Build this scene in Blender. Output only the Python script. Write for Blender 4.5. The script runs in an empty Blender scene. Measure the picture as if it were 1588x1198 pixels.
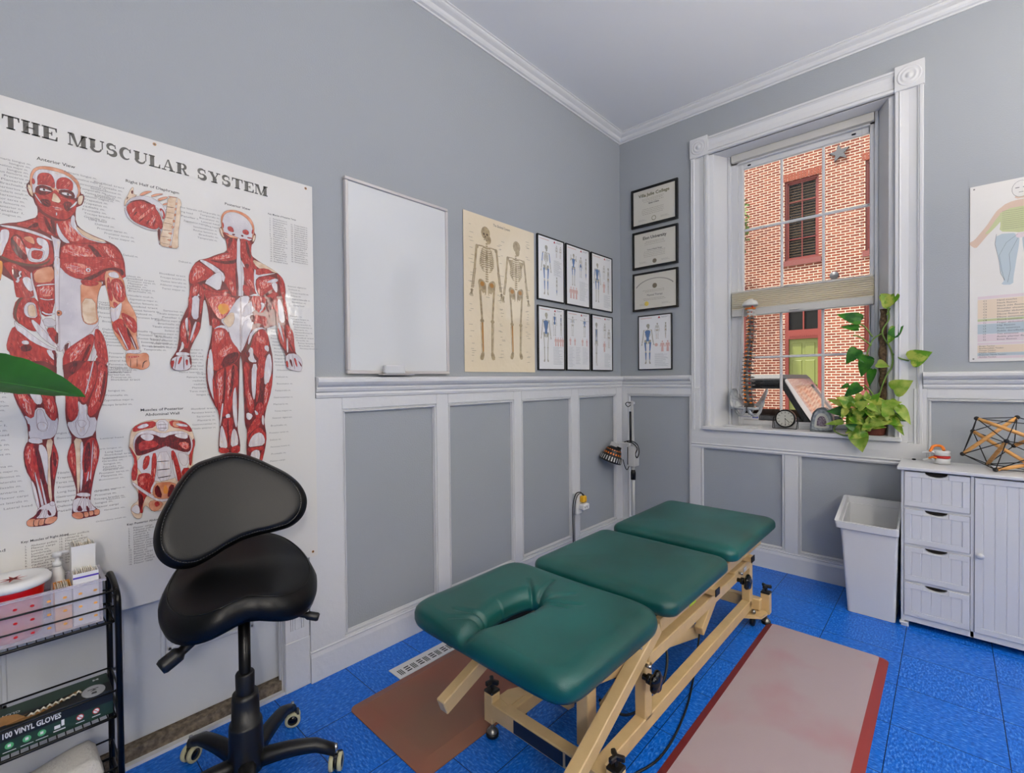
import bpy, math, random
from mathutils import Vector, Matrix
from mathutils.geometry import tessellate_polygon
R=math.radians; PI=math.pi
scene=bpy.context.scene; COL=scene.collection
# ---------------------------------------------------------------- camera
cd=bpy.data.cameras.new('camera'); cam=bpy.data.objects.new('camera',cd); COL.objects.link(cam)
cd.sensor_fit='HORIZONTAL'; cd.sensor_width=36; cd.lens=730.98/1588*36; cd.clip_start=.02; cd.clip_end=200
fw=Vector((-0.68042347,0.73268125,-0.01421551)); rt=Vector((0.73281464,0.68035927,-0.00969361)); up=Vector((-0.00256932,0.01701309,0.99985197))
cam.matrix_world=Matrix(((rt.x,up.x,-fw.x,1.98634),(rt.y,up.y,-fw.y,-3.45773),(rt.z,up.z,-fw.z,1.27),(0,0,0,1)))
scene.camera=cam
# ---------------------------------------------------------------- world, sun, exposure
vs=scene.view_settings; vs.view_transform='Standard'; vs.look='None'; vs.gamma=1; vs.use_curve_mapping=False; vs.exposure=0.0
w=bpy.data.worlds.new('sky'); scene.world=w; w.use_nodes=True
nt=w.node_tree; bg=nt.nodes['Background']; sky=nt.nodes.new('ShaderNodeTexSky'); sky.sky_type='NISHITA'
sky.sun_disc=False; sky.sun_elevation=R(42); sky.sun_rotation=R(200); sky.air_density=1.4; sky.dust_density=2.5
hs=nt.nodes.new('ShaderNodeHueSaturation'); hs.inputs['Saturation'].default_value=.45; nt.links.new(sky.outputs[0],hs.inputs['Color']); nt.links.new(hs.outputs[0],bg.inputs[0]); bg.inputs[1].default_value=0.28
def lamp(name,kind,loc,energy,color,rot=None,**kw):
    l=bpy.data.lights.new(name,kind); l.energy=energy; l.color=color
    for k,v in kw.items(): setattr(l,k,v)
    o=bpy.data.objects.new(name,l); o.location=loc; COL.objects.link(o)
    if rot: o.rotation_euler=rot
    return o
s=lamp('sun','SUN',(0,-6,9),13,(1,.94,.84),angle=R(1.0))
s.rotation_euler=Vector((0.22,0.24,-0.94)).to_track_quat('-Z','Y').to_euler()
FILL_LIGHTS=[(3.88,-4.35,2.25,82),(3.20,-2.20,1.80,330),(3.98,-1.30,2.05,30)]   # added fill lights out of view: two globes and an uplighter (x,y,z,glow)
# ---------------------------------------------------------------- materials
M={}
def srgb(c):
    def f(v):
        v/=255.0
        return v/12.92 if v<=.04045 else ((v+.055)/1.055)**2.4
    return tuple(f(v) for v in c)+(1,)
def mat(name,c,rough=.5,metal=0,bump=0,bscale=60,var=0,vscale=8,coat=0,emit=0,spec=.5,sub=0,stretch=None,c2=None,det=4,trans=0,alpha=1,bdist=.01,lo=.35,hi=.65,transl=0):
    m=bpy.data.materials.new(name); m.use_nodes=True; n=m.node_tree; b=n.nodes['Principled BSDF']
    col=srgb(c); b.inputs['Base Color'].default_value=col; b.inputs['Roughness'].default_value=rough; b.inputs['Metallic'].default_value=metal
    b.inputs['Specular IOR Level'].default_value=spec; b.inputs['Coat Weight'].default_value=coat; b.inputs['Coat Roughness'].default_value=.06
    if trans: b.inputs['Transmission Weight'].default_value=trans
    if alpha<1: b.inputs['Alpha'].default_value=alpha
    if emit: b.inputs['Emission Color'].default_value=col; b.inputs['Emission Strength'].default_value=emit
    if sub: b.inputs['Subsurface Weight'].default_value=sub; b.inputs['Subsurface Radius'].default_value=(.02,.02,.01)
    tc=n.nodes.new('ShaderNodeTexCoord')
    def noise(sc,d=4):
        src=tc.outputs['Object']
        if stretch:
            mp=n.nodes.new('ShaderNodeMapping'); mp.inputs['Scale'].default_value=stretch; n.links.new(src,mp.inputs[0]); src=mp.outputs[0]
        t=n.nodes.new('ShaderNodeTexNoise'); t.inputs['Scale'].default_value=sc; t.inputs['Detail'].default_value=d; n.links.new(src,t.inputs['Vector']); return t
    if var or c2:
        t=noise(vscale,det); r=n.nodes.new('ShaderNodeValToRGB'); r.color_ramp.elements[0].position=lo; r.color_ramp.elements[1].position=hi
        if c2: a,z=col,srgb(c2)
        else: a=tuple(v*(1-var) for v in col[:3])+(1,); z=tuple(min(1,v*(1+var)) for v in col[:3])+(1,)
        r.color_ramp.elements[0].color=a; r.color_ramp.elements[1].color=z
        n.links.new(t.outputs[0],r.inputs[0]); n.links.new(r.outputs[0],b.inputs['Base Color'])
    if bump:
        t=noise(bscale); bp=n.nodes.new('ShaderNodeBump'); bp.inputs['Strength'].default_value=bump; bp.inputs['Distance'].default_value=bdist
        n.links.new(t.outputs[0],bp.inputs['Height']); n.links.new(bp.outputs[0],b.inputs['Normal'])
        if coat: n.links.new(bp.outputs[0],b.inputs['Coat Normal'])
    if transl:
        tl=n.nodes.new('ShaderNodeBsdfTranslucent'); tl.inputs[0].default_value=col; mx=n.nodes.new('ShaderNodeMixShader'); mx.inputs[0].default_value=transl; n.links.new(b.outputs[0],mx.inputs[1]); n.links.new(tl.outputs[0],mx.inputs[2]); n.links.new(mx.outputs[0],n.nodes['Material Output'].inputs[0])
    M[name]=m; return m
mat('wall_paint',(159,164,169),.42,bump=.12,bscale=140,spec=.4)
mat('ceiling_paint',(232,233,233),.6)
mat('white_trim',(212,213,214),.3,bump=.15,bscale=45,spec=.5,bdist=.004)
mat('white_old',(214,215,217),.4,bump=.3,bscale=30,bdist=.006)
mat('white_clean',(210,211,213),.35)
mat('door_white',(205,208,212),.4,bump=.2,bscale=40,bdist=.004)
mat('dark_gap',(30,26,24),.8)
mat('threshold',(110,98,84),.8,var=.5,vscale=60,bump=.4)
mat('black_plastic',(14,14,15),.4,bump=.05,bscale=300)
mat('black_gloss',(8,8,9),.15)
mat('black_metal',(10,10,11),.3,metal=.4)
mat('black_leather',(3,4,5),.34,bump=.2,bscale=420,bdist=.002,spec=.3)
mat('stitch',(62,62,62),.7)
mat('green_vinyl',(4,66,60),.34,bump=.4,bscale=520,bdist=.0016,spec=.55,c2=(10,92,88),vscale=3,lo=.35,hi=.7)
mat('cream_metal',(205,176,128),.38,spec=.5,var=.04,vscale=20)
mat('chrome',(190,190,192),.2,metal=1)
mat('steel',(140,138,135),.35,metal=1)
mat('wheel_yellow',(190,186,150),.4)
mat('mat_brown',(152,88,70),.55,bump=.35,bscale=500,bdist=.002,c2=(134,98,78),vscale=2.2)
mat('mat_red_edge',(140,42,36),.5,bump=.3,bscale=400,bdist=.002)
mat('mat_rose',(172,132,138),.42,bump=.5,bscale=420,bdist=.002,c2=(172,156,160),vscale=2.2,lo=.3,hi=.5)
mat('sticker_green',(190,220,50),.5)
mat('label_navy',(28,34,48),.4)
mat('paper',(232,232,232),.35,coat=.5)
mat('poster_paper',(220,218,214),.4,coat=.3,bump=.3,bscale=3.2,bdist=.03)
mat('cream_paper',(230,214,184),.3,coat=1,bump=.35,bscale=5,bdist=.03)
mat('whiteboard',(214,216,217),.12,coat=.6,spec=.6)
mat('board_frame',(205,200,198),.3,metal=.3)
mat('ink',(38,36,36),.35,coat=.6); mat('ink_soft',(96,92,90),.4); mat('ink_grey',(128,126,126),.45)
PR=dict(rough=.4,coat=.3,bump=.3,bscale=3.2,bdist=.03)
mat('m_Q',(128,34,32),c2=(92,20,22),vscale=30,**PR); mat('m_R',(196,58,50),c2=(150,24,28),vscale=42,stretch=(1,3.4,1),lo=.32,hi=.68,**PR); mat('m_D',(122,20,26),c2=(70,16,20),vscale=60,stretch=(1,4,1),**PR)
mat('m_L',(222,140,124),c2=(190,46,42),vscale=70,stretch=(1,4,1),lo=.4,hi=.56,**PR); mat('m_W',(224,220,222),c2=(196,186,192),vscale=34,stretch=(1,3,.5),**PR)
mat('m_G',(196,190,196),c2=(216,210,212),vscale=14,**PR); mat('m_T',(206,172,140),c2=(226,206,182),vscale=40,**PR)
mat('m_O',(196,116,78),c2=(222,158,126),vscale=34,**PR); mat('m_K',(44,30,32),**PR); mat('m_B',(104,62,48),**PR); mat('m_Y',(226,166,66),c2=(222,120,56),vscale=30,**PR)
mat('bone',(150,130,98),c2=(186,166,128),vscale=40,rough=.4,coat=.8); mat('bone_dark',(92,72,54),.4,coat=.8); mat('bone_gold',(176,122,52),.4,coat=.8); mat('bone_line',(120,110,94),.4)
mat('chart_blue',(92,124,170),.4,coat=.6); mat('chart_red',(176,50,56),.4); mat('chart_pink',(214,176,168),.4); mat('chart_bone',(166,162,146),.4,coat=.6); mat('chart_grey',(150,156,160),.4)
mat('diploma',(206,202,190),.4,coat=.7); mat('olive_ink',(84,82,40),.5); mat('gold_seal',(214,190,90),.4)
mat('derm_green',(188,194,146),.4,coat=.6); mat('derm_tan',(208,182,164),.4,coat=.6); mat('derm_blue',(176,190,198),.4,coat=.6); mat('derm_pink',(216,200,204),.4,coat=.6); mat('derm_line',(92,92,96),.5); mat('derm_orange',(222,204,182),.4,coat=.6)
mat('blind_cream',(236,230,212),.8,bump=.2,bscale=200,transl=.5)
mat('blind_rail',(196,194,188),.5)
mat('leaf',(96,150,30),.35,transl=.35,c2=(196,204,92),vscale=22,lo=.44,hi=.56,bump=.2,bscale=30)
mat('leaf_dark',(24,92,24),.35,transl=.3,c2=(70,140,34),vscale=18,lo=.4,hi=.6)
mat('leaf_pale',(186,200,96),.38,transl=.35,c2=(110,160,40),vscale=30,lo=.35,hi=.6)
mat('vine',(110,140,60),.5); mat('moss',(74,58,42),.95,bump=1,bscale=120,c2=(120,98,70),vscale=70)
mat('terracotta',(120,62,48),.7); mat('pot_metal',(176,130,118),.35); mat('soil',(40,30,24),1)
mat('big_leaf',(16,70,14),.32,c2=(34,104,22),vscale=5,stretch=(1,1,1)); mat('big_leaf_rib',(60,120,40),.4)
mat('hip_bone',(182,184,184),.4,c2=(120,124,130),vscale=18); mat('spine_bone',(214,212,206),.4); mat('spine_grey',(58,52,48),.45,c2=(120,114,108),vscale=40); mat('spine_orange',(226,120,20),.4); mat('spine_red',(180,30,26),.4)
mat('clock_face',(196,196,186),.4); mat('geode',(120,126,130),.5,c2=(70,74,80),vscale=30,bump=.6,bscale=60); mat('geode_rim',(170,176,178),.45,c2=(120,128,134),vscale=40); mat('geode_core',(150,140,150),.3,c2=(90,70,90),vscale=120,bump=1,bscale=120)
mat('wood',(226,172,104),.4,c2=(206,146,78),vscale=14,stretch=(1,1,6)); mat('cord_black',(10,10,11),.6)
mat('orange_lamp',(226,120,20),.5); mat('tdp_white',(190,190,188),.35)
mat('outlet_white',(226,226,224),.4); mat('yellow_plug',(236,180,36),.4)
mat('sharps_red',(200,16,24),.3); mat('basket',(226,220,232),.45,alpha=.3); mat('carton',(222,222,222),.5); mat('carton_tan',(214,190,150),.5); mat('carton_orange',(226,160,80),.5)
mat('teal',(0,96,120),.5); mat('purple',(84,66,170),.5); mat('kraft',(150,110,66),.8,var=.2,vscale=30); mat('glove_black',(22,24,24),.4); mat('glove_green',(34,58,44),.4); mat('tissue',(230,222,206),.8,var=.12,vscale=40); mat('towel',(208,205,200),.95,bump=.8,bscale=160,bdist=.006)
mat('icon_green',(90,176,120),.5); mat('silver_print',(178,180,184),.4)
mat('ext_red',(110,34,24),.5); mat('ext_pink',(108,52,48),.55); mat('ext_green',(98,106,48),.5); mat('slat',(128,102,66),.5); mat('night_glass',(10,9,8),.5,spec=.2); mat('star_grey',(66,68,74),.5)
mat('car_white',(112,108,112),.15,coat=1); mat('car_black',(14,15,18),.7,spec=.05); mat('car_glass',(120,128,120),.05,coat=1,c2=(150,84,56),vscale=5,spec=.8); mat('car_trim',(40,40,43),.6)
mat('asphalt',(150,150,150),.9,bump=.3); mat('sidewalk',(206,202,194),.9,bump=.2); mat('bark',(96,76,58),.9,bump=.6); mat('tree_leaf',(44,76,24),.6,c2=(90,116,46),vscale=6); mat('adt_blue',(28,50,160),.4); mat('fill_diffuser_0',(255,244,230),.5,emit=FILL_LIGHTS[0][3]); mat('fill_diffuser_2',(255,246,234),.5,emit=FILL_LIGHTS[2][3]); mat('fill_diffuser_1',(255,246,234),.5,emit=FILL_LIGHTS[1][3])
# blue vinyl composition tile
def tile_mat():
    m=bpy.data.materials.new('blue_tile'); m.use_nodes=True; n=m.node_tree; L=n.links.new; b=n.nodes['Principled BSDF']
    tc=n.nodes.new('ShaderNodeTexCoord'); sx=n.nodes.new('ShaderNodeSeparateXYZ'); L(tc.outputs['Object'],sx.inputs[0])
    def mth(op,a,c=None):
        k=n.nodes.new('ShaderNodeMath'); k.operation=op
        for i,v in enumerate((a,c)):
            if v is None: continue
            if hasattr(v,'links'): L(v,k.inputs[i])
            else: k.inputs[i].default_value=v
        return k.outputs[0]
    u=mth('DIVIDE',sx.outputs[0],.305); v=mth('DIVIDE',mth('ADD',sx.outputs[1],.687),.294)
    def edge(q): return mth('ABSOLUTE',mth('SUBTRACT',mth('FRACT',mth('ADD',q,100.5)),.5))
    seam=mth('LESS_THAN',mth('MINIMUM',edge(u),edge(v)),.0045)
    par=mth('MODULO',mth('ADD',mth('FLOOR',mth('ADD',u,100)),mth('FLOOR',mth('ADD',v,100))),2)
    def ns(scale):
        mp=n.nodes.new('ShaderNodeMapping'); mp.inputs['Scale'].default_value=scale; L(tc.outputs['Object'],mp.inputs[0])
        t=n.nodes.new('ShaderNodeTexNoise'); t.inputs['Scale'].default_value=1; t.inputs['Detail'].default_value=5; t.inputs['Roughness'].default_value=.62; L(mp.outputs[0],t.inputs['Vector']); return t.outputs[0]
    mx=n.nodes.new('ShaderNodeMix'); L(par,mx.inputs[0]); L(ns((55,150,1)),mx.inputs[2]); L(ns((150,55,1)),mx.inputs[3])
    r=n.nodes.new('ShaderNodeValToRGB'); e=r.color_ramp.elements; e[0].position=.3; e[0].color=srgb((0,74,168)); e[1].position=.78; e[1].color=srgb((112,168,228))
    k=r.color_ramp.elements.new(.52); k.color=srgb((2,106,214)); L(mx.outputs[0],r.inputs[0])
    m2=n.nodes.new('ShaderNodeMix'); m2.data_type='RGBA'; L(seam,m2.inputs[0]); L(r.outputs[0],m2.inputs[6]); m2.inputs[7].default_value=srgb((6,26,70)); L(m2.outputs[2],b.inputs['Base Color'])
    b.inputs['Roughness'].default_value=.36; b.inputs['Specular IOR Level'].default_value=.3; M['blue_tile']=m
tile_mat()
def brick_mat():
    m=bpy.data.materials.new('brick'); m.use_nodes=True; n=m.node_tree; L=n.links.new; b=n.nodes['Principled BSDF']
    tc=n.nodes.new('ShaderNodeTexCoord'); sx=n.nodes.new('ShaderNodeSeparateXYZ'); L(tc.outputs['Object'],sx.inputs[0])
    cx=n.nodes.new('ShaderNodeCombineXYZ'); L(sx.outputs[0],cx.inputs[0]); L(sx.outputs[2],cx.inputs[1])
    t=n.nodes.new('ShaderNodeTexBrick'); L(cx.outputs[0],t.inputs['Vector']); t.inputs['Scale'].default_value=1; t.inputs['Brick Width'].default_value=.21; t.inputs['Row Height'].default_value=.074; t.inputs['Mortar Size'].default_value=.008; t.inputs['Mortar Smooth'].default_value=.1; t.inputs['Bias'].default_value=-.1
    t.inputs['Color1'].default_value=srgb((100,44,30)); t.inputs['Color2'].default_value=srgb((126,66,46)); t.inputs['Mortar'].default_value=srgb((200,186,168))
    L(t.outputs[0],b.inputs['Base Color']); b.inputs['Roughness'].default_value=.9; M['brick']=m
brick_mat()
def glass_mat():
    m=bpy.data.materials.new('window_glass'); m.use_nodes=True; n=m.node_tree; L=n.links.new; n.nodes.remove(n.nodes['Principled BSDF'])
    o=n.nodes['Material Output']; tr=n.nodes.new('ShaderNodeBsdfTransparent'); gl=n.nodes.new('ShaderNodeBsdfGlossy'); gl.inputs['Roughness'].default_value=.02
    fr=n.nodes.new('ShaderNodeFresnel'); fr.inputs[0].default_value=1.35; mx=n.nodes.new('ShaderNodeMixShader'); L(fr.outputs[0],mx.inputs[0]); L(tr.outputs[0],mx.inputs[1]); L(gl.outputs[0],mx.inputs[2]); L(mx.outputs[0],o.inputs[0]); M['window_glass']=m
glass_mat()
M['ext_pane']=M['window_glass'].copy(); M['ext_pane'].name='ext_pane'; [setattr(q.inputs[0],'default_value',1.12) for q in M['ext_pane'].node_tree.nodes if q.type=='FRESNEL']
# ---------------------------------------------------------------- mesh helpers
OFF={}
class MB:
    def __init__(s): s.v=[]; s.f=[]; s.m=[]; s.mats=[]; s.sm=[]
    def mi(s,m):
        if m not in s.mats: s.mats.append(m)
        return s.mats.index(m)
    def add(s,vs,fs,m,smooth=False):
        b=len(s.v); k=s.mi(m); s.v+= [tuple(v) for v in vs]
        for f in fs: s.f.append(tuple(b+i for i in f)); s.m.append(k); s.sm.append(smooth)
        return s
    def box(s,x0,x1,y0,y1,z0,z1,m,mtx=None,bev=0):
        if bev:
            d=min(bev,abs(x1-x0)/2.01,abs(y1-y0)/2.01,abs(z1-z0)/2.01)
            vs=[];idx={}
            X=(x0,x1);Y=(y0,y1);Z=(z0,z1)
            for i in (0,1):
                for j in (0,1):
                    for k in (0,1):
                        sx=d if i==0 else -d; sy=d if j==0 else -d; sz=d if k==0 else -d
                        idx[i,j,k]=len(vs)
                        vs+= [(X[i],Y[j]+sy,Z[k]+sz),(X[i]+sx,Y[j],Z[k]+sz),(X[i]+sx,Y[j]+sy,Z[k])]
            fs=[]
            for i in (0,1): fs.append([idx[i,0,0],idx[i,1,0],idx[i,1,1],idx[i,0,1]][::-1 if i==0 else 1])
            for j in (0,1): fs.append([idx[0,j,0]+1,idx[1,j,0]+1,idx[1,j,1]+1,idx[0,j,1]+1][::1 if j==0 else -1])
            for k in (0,1): fs.append([idx[0,0,k]+2,idx[1,0,k]+2,idx[1,1,k]+2,idx[0,1,k]+2][::-1 if k==0 else 1])
            for i in (0,1):
                for j in (0,1): a,b2=idx[i,j,0],idx[i,j,1]; fs.append([a,a+1,b2+1,b2])
                for k in (0,1): a,b2=idx[i,0,k],idx[i,1,k]; fs.append([a,a+2,b2+2,b2])
            for j in (0,1):
                for k in (0,1): a,b2=idx[0,j,k],idx[1,j,k]; fs.append([a+1,a+2,b2+2,b2+1])
            for q in idx.values(): fs.append([q,q+1,q+2])
        else:
            vs=[(x,y,z) for x in (x0,x1) for y in (y0,y1) for z in (z0,z1)]
            fs=[(0,1,3,2),(4,6,7,5),(0,4,5,1),(2,3,7,6),(0,2,6,4),(1,5,7,3)]
        if mtx is not None: vs=[mtx@Vector(v) for v in vs]
        return s.add(vs,fs,m)
    def beam(s,p,q,w,h,m,upv=(0,0,1),bev=.003,ext=0):
        p=Vector(p);q=Vector(q); d=(q-p); L=d.length; d.normalize(); u=Vector(upv)
        if abs(d.dot(u))>.99: u=Vector((0,1,0)) if abs(d.y)<.9 else Vector((1,0,0))
        x=d.cross(u).normalized(); u=x.cross(d).normalized()
        mt=Matrix(((x.x,d.x,u.x,p.x),(x.y,d.y,u.y,p.y),(x.z,d.z,u.z,p.z),(0,0,0,1)))
        return s.box(-w/2,w/2,-ext,L+ext,-h/2,h/2,m,mt,bev)
    def tube(s,path,r,m,seg=10,cap=True,closed=False):
        P=[Vector(p) for p in path]; n=len(P); rs=r if isinstance(r,(list,tuple)) else [r]*n
        vs=[];prev=None
        for i,p in enumerate(P):
            a=P[(i-1)%n] if (i>0 or closed) else p; c=P[(i+1)%n] if (i<n-1 or closed) else p
            t=(c-a).normalized() if (c-a).length>1e-9 else Vector((0,0,1))
            if prev is None:
                u=Vector((0,0,1)) if abs(t.z)<.9 else Vector((1,0,0)); x=t.cross(u).normalized()
            else: x=(prev-t*prev.dot(t)).normalized()
            prev=x; y=t.cross(x)
            for k in range(seg):
                an=2*PI*k/seg; vs.append(p+(x*math.cos(an)+y*math.sin(an))*rs[i])
        fs=[]
        for i in range(n if closed else n-1):
            j=(i+1)%n
            for k in range(seg): fs.append((i*seg+k,i*seg+(k+1)%seg,j*seg+(k+1)%seg,j*seg+k))
        if cap and not closed: fs.append(tuple(range(seg))[::-1]); fs.append(tuple((n-1)*seg+k for k in range(seg)))
        return s.add(vs,fs,m,True)
    def lathe(s,prof,m,c=(0,0,0),seg=32,mtx=None,sy=1):
        vs=[];n=len(prof)
        for k in range(seg):
            a=2*PI*k/seg
            for r,z in prof: vs.append(Vector((c[0]+r*math.cos(a),c[1]+r*math.sin(a)*sy,c[2]+z)))
        fs=[]
        for k in range(seg):
            j=(k+1)%seg
            for i in range(n-1): fs.append((k*n+i,j*n+i,j*n+i+1,k*n+i+1))
        if mtx is not None: vs=[mtx@v for v in vs]
        return s.add(vs,fs,m,True)
    def ball(s,c,r,m,seg=12,sc=(1,1,1),mtx=None):
        h=seg//2; vs=[];
        for i in range(h+1):
            t=PI*i/h
            for k in range(seg):
                a=2*PI*k/seg; vs.append(Vector((r*sc[0]*math.sin(t)*math.cos(a),r*sc[1]*math.sin(t)*math.sin(a),r*sc[2]*math.cos(t))))
        fs=[(i*seg+k,(i+1)*seg+k,(i+1)*seg+(k+1)%seg,i*seg+(k+1)%seg) for i in range(h) for k in range(seg)]
        vs=[((mtx@v) if mtx is not None else v)+Vector(c) for v in vs]
        return s.add(vs,fs,m,True)
    def prism(s,poly,fn,t,m,side=None):
        """2-D polygon -> solid; fn(u,v,h)->3-D"""
        n=len(poly); A=sum(poly[i][0]*poly[(i+1)%n][1]-poly[(i+1)%n][0]*poly[i][1] for i in range(n))
        if A<0: poly=poly[::-1]
        tr=tessellate_polygon([[Vector((a,b,0)) for a,b in poly]])
        vs=[fn(a,b,t) for a,b in poly]+[fn(a,b,0) for a,b in poly]
        fs=[]
        for q in tr:
            a,b,c=[Vector(poly[i]) for i in q]
            if (b-a).cross(c-a)<0: q=q[::-1]
            fs.append(tuple(q)); fs.append(tuple(i+n for i in q[::-1]))
        s.add(vs,fs,m); s.add(vs,[(i,(i+1)%n+0,(i+1)%n+n,i+n)[::-1] for i in range(n)],side or m); return s
    def build(s,name,parent=None,loc=None,**kw):
        off=Vector(loc) if loc is not None else (OFF[parent.name] if parent else Vector((0,0,0)))
        me=bpy.data.meshes.new(name); me.from_pydata([tuple(Vector(v)-off) for v in s.v],[],s.f)
        for mm in s.mats: me.materials.append(M[mm])
        me.polygons.foreach_set('material_index',s.m); me.polygons.foreach_set('use_smooth',s.sm); me.update()
        o=bpy.data.objects.new(name,me); COL.objects.link(o)
        if parent: o.parent=parent; o.location=off-OFF[parent.name]
        else: o.location=off
        OFF[o.name]=off
        for k,v in kw.items(): o[k]=v
        return o
def thing(name,loc,label=None,category=None,group=None,kind=None):
    o=bpy.data.objects.new(name,None); COL.objects.link(o); o.location=loc; OFF[o.name]=Vector(loc)
    if label: o['label']=label
    if category: o['category']=category
    if group: o['group']=group
    if kind: o['kind']=kind
    return o
def struct(name,mb,parent=None,**kw):
    return mb.build(name,parent,**({} if parent else {'kind':'structure'}),**kw)
def shade(o,ang=40):
    for p in o.data.polygons: p.use_smooth=True
    o.data.set_sharp_from_angle(angle=R(ang)); return o
def subd(o,lv=2):
    md=o.modifiers.new('subd','SUBSURF'); md.levels=lv; md.render_levels=lv
    for p in o.data.polygons: p.use_smooth=True
    return o
def bez(P,n=12):
    """Catmull-Rom through points"""
    P=[Vector(p) for p in P]; Q=[P[0]*2-P[1]]+P+[P[-1]*2-P[-2]]; out=[]
    for i in range(1,len(Q)-2):
        a,b,c,d=Q[i-1:i+3]
        for k in range(n):
            t=k/n; out.append(.5*((2*b)+(c-a)*t+(2*a-5*b+4*c-d)*t*t+(3*b-a-3*c+d)*t**3))
    out.append(P[-1]); return out
def chaikin(p,it=1):
    for _ in range(it):
        q=[];n=len(p)
        for i in range(n):
            a=p[i];b=p[(i+1)%n]; q+=[(a[0]*.75+b[0]*.25,a[1]*.75+b[1]*.25),(a[0]*.25+b[0]*.75,a[1]*.25+b[1]*.75)]
        p=q
    return p
# 2-D drawing on a flat sheet: layers of ink a fraction of a millimetre apart
class Sheet:
    def __init__(s,origin,u,v,nrm): s.o=Vector(origin); s.u=Vector(u); s.vv=Vector(v); s.n=Vector(nrm); s.mb=MB(); s.k=0; s.lay=.0004
    def pt(s,a,b,h=0): return s.o+s.u*a+s.vv*b+s.n*h
    def base(s,w,h,m,t=.001,back=None): s.mb.box(0,1,0,1,0,1,m,Matrix.Identity(4)) if 0 else None; s.mb.prism([(0,0),(w,0),(w,h),(0,h)],s.pt,t,m); s.t=t; s.lay=t+.0002
    def poly(s,p,m,up=None):
        try: tr=tessellate_polygon([[Vector((a,b,0)) for a,b in p]])
        except Exception: return
        if up is not None: h=s.t+up
        else: s.lay+=1.2e-6; h=s.lay
        vs=[s.pt(a,b,h) for a,b in p]; fs=[]
        for q in tr:
            a,b,c=[Vector(p[i]) for i in q]; cr=(b-a).cross(c-a)
            if abs(cr)<1e-12: continue
            if cr<0: q=q[::-1]
            fs.append(tuple(q))
        s.mb.add(vs,fs,m)
    def rect(s,x0,x1,y0,y1,m,up=None): s.poly([(x0,y0),(x1,y0),(x1,y1),(x0,y1)],m,up)
    def ell(s,cx,cy,rx,ry,m,n=20,rot=0,up=None):
        c,d=math.cos(rot),math.sin(rot)
        s.poly([(cx+rx*math.cos(a)*c-ry*math.sin(a)*d,cy+rx*math.cos(a)*d+ry*math.sin(a)*c) for a in [2*PI*i/n for i in range(n)]],m,up)
    def stroke(s,p,wd,m,up=None):
        n=len(p); ws=wd if isinstance(wd,(list,tuple)) else [wd]*n; L=[];Rr=[]
        for i in range(n):
            a=p[max(i-1,0)];b=p[min(i+1,n-1)]; dx,dy=b[0]-a[0],b[1]-a[1]; l=math.hypot(dx,dy) or 1; nx,ny=-dy/l*ws[i]/2,dx/l*ws[i]/2
            L.append((p[i][0]+nx,p[i][1]+ny)); Rr.append((p[i][0]-nx,p[i][1]-ny))
        for i in range(n-1): s.poly([L[i],Rr[i],Rr[i+1],L[i+1]],m,up if up is not None else s.lay-s.t)
    def text(s,t,x,y,size,m,align='l',bold=0,wid=None,rot=0,sx=1,up=.0006):
        vs,fs,w=textmesh(t,bold)
        k=size*sx if wid is None else wid/w
        x0=x-(w*k/2 if align=='c' else w*k if align=='r' else 0); c,d=math.cos(rot),math.sin(rot)
        P=[]
        for a,b in vs:
            X,Y=(x0-x)+a*k,b*size; P.append(s.pt(x+X*c-Y*d,y+X*d+Y*c,s.t+up))
        s.mb.add(P,fs,m)
TX={}
def textmesh(t,bold=0):
    key=(t,bold)
    if key in TX: return TX[key]
    cu=bpy.data.curves.new('txt','FONT'); cu.body=t; cu.size=1; cu.resolution_u=2; cu.offset=bold
    o=bpy.data.objects.new('txt',cu); COL.objects.link(o); dg=bpy.context.evaluated_depsgraph_get(); me=bpy.data.meshes.new_from_object(o.evaluated_get(dg))
    vs=[(v.co.x,v.co.y) for v in me.vertices]; fs=[tuple(p.vertices) for p in me.polygons]
    out=[]
    for f in fs:
        a,b,c=[Vector(vs[i]) for i in f[:3]]; out.append(f if (b-a).cross(c-a)>=0 else f[::-1])
    w=max([v[0] for v in vs] or [1]); bpy.data.objects.remove(o); bpy.data.curves.remove(cu); bpy.data.meshes.remove(me)
    TX[key]=(vs,out,w); return TX[key]

# ================================================================ ROOM SHELL
RX,BY,CZ=4.3,-5.2,3.245
struct('floor',MB().box(-.15,RX+.15,BY-.1,.0,-.12,0,'blue_tile'))
struct('ceiling',MB().box(-.15,RX+.15,BY-.1,.3,CZ,CZ+.2,'ceiling_paint'))
DY0,DY1,DH=-3.60,-2.70,2.02                                   # doorway in the left wall
b=MB(); b.box(-.15,0,DY1,.0,0,CZ,'wall_paint'); b.box(-.15,0,BY,DY0,0,CZ,'wall_paint'); b.box(-.15,0,DY0,DY1,DH,CZ,'wall_paint'); struct('wall_left',b)
WIN=[(0.717,1.757),(2.757,3.797)]; WZ0,WZ1=.925,2.862
b=MB(); xs=[-.15]+[v for q in WIN for v in q]+[RX+.15]
for i in (0,2,4): b.box(xs[i]-(0),xs[i+1],0,.3,0,CZ,'wall_paint')
for a,c in WIN: b.box(a,c,0,.3,0,WZ0-.03,'wall_paint'); b.box(a,c,0,.3,WZ1,CZ,'wall_paint')
struct('wall_back',b)
struct('wall_right',MB().box(RX,RX+.15,BY,0,0,CZ,'wall_paint')); struct('wall_front',MB().box(0,RX,BY-.1,BY,0,CZ,'wall_paint'))
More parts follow.
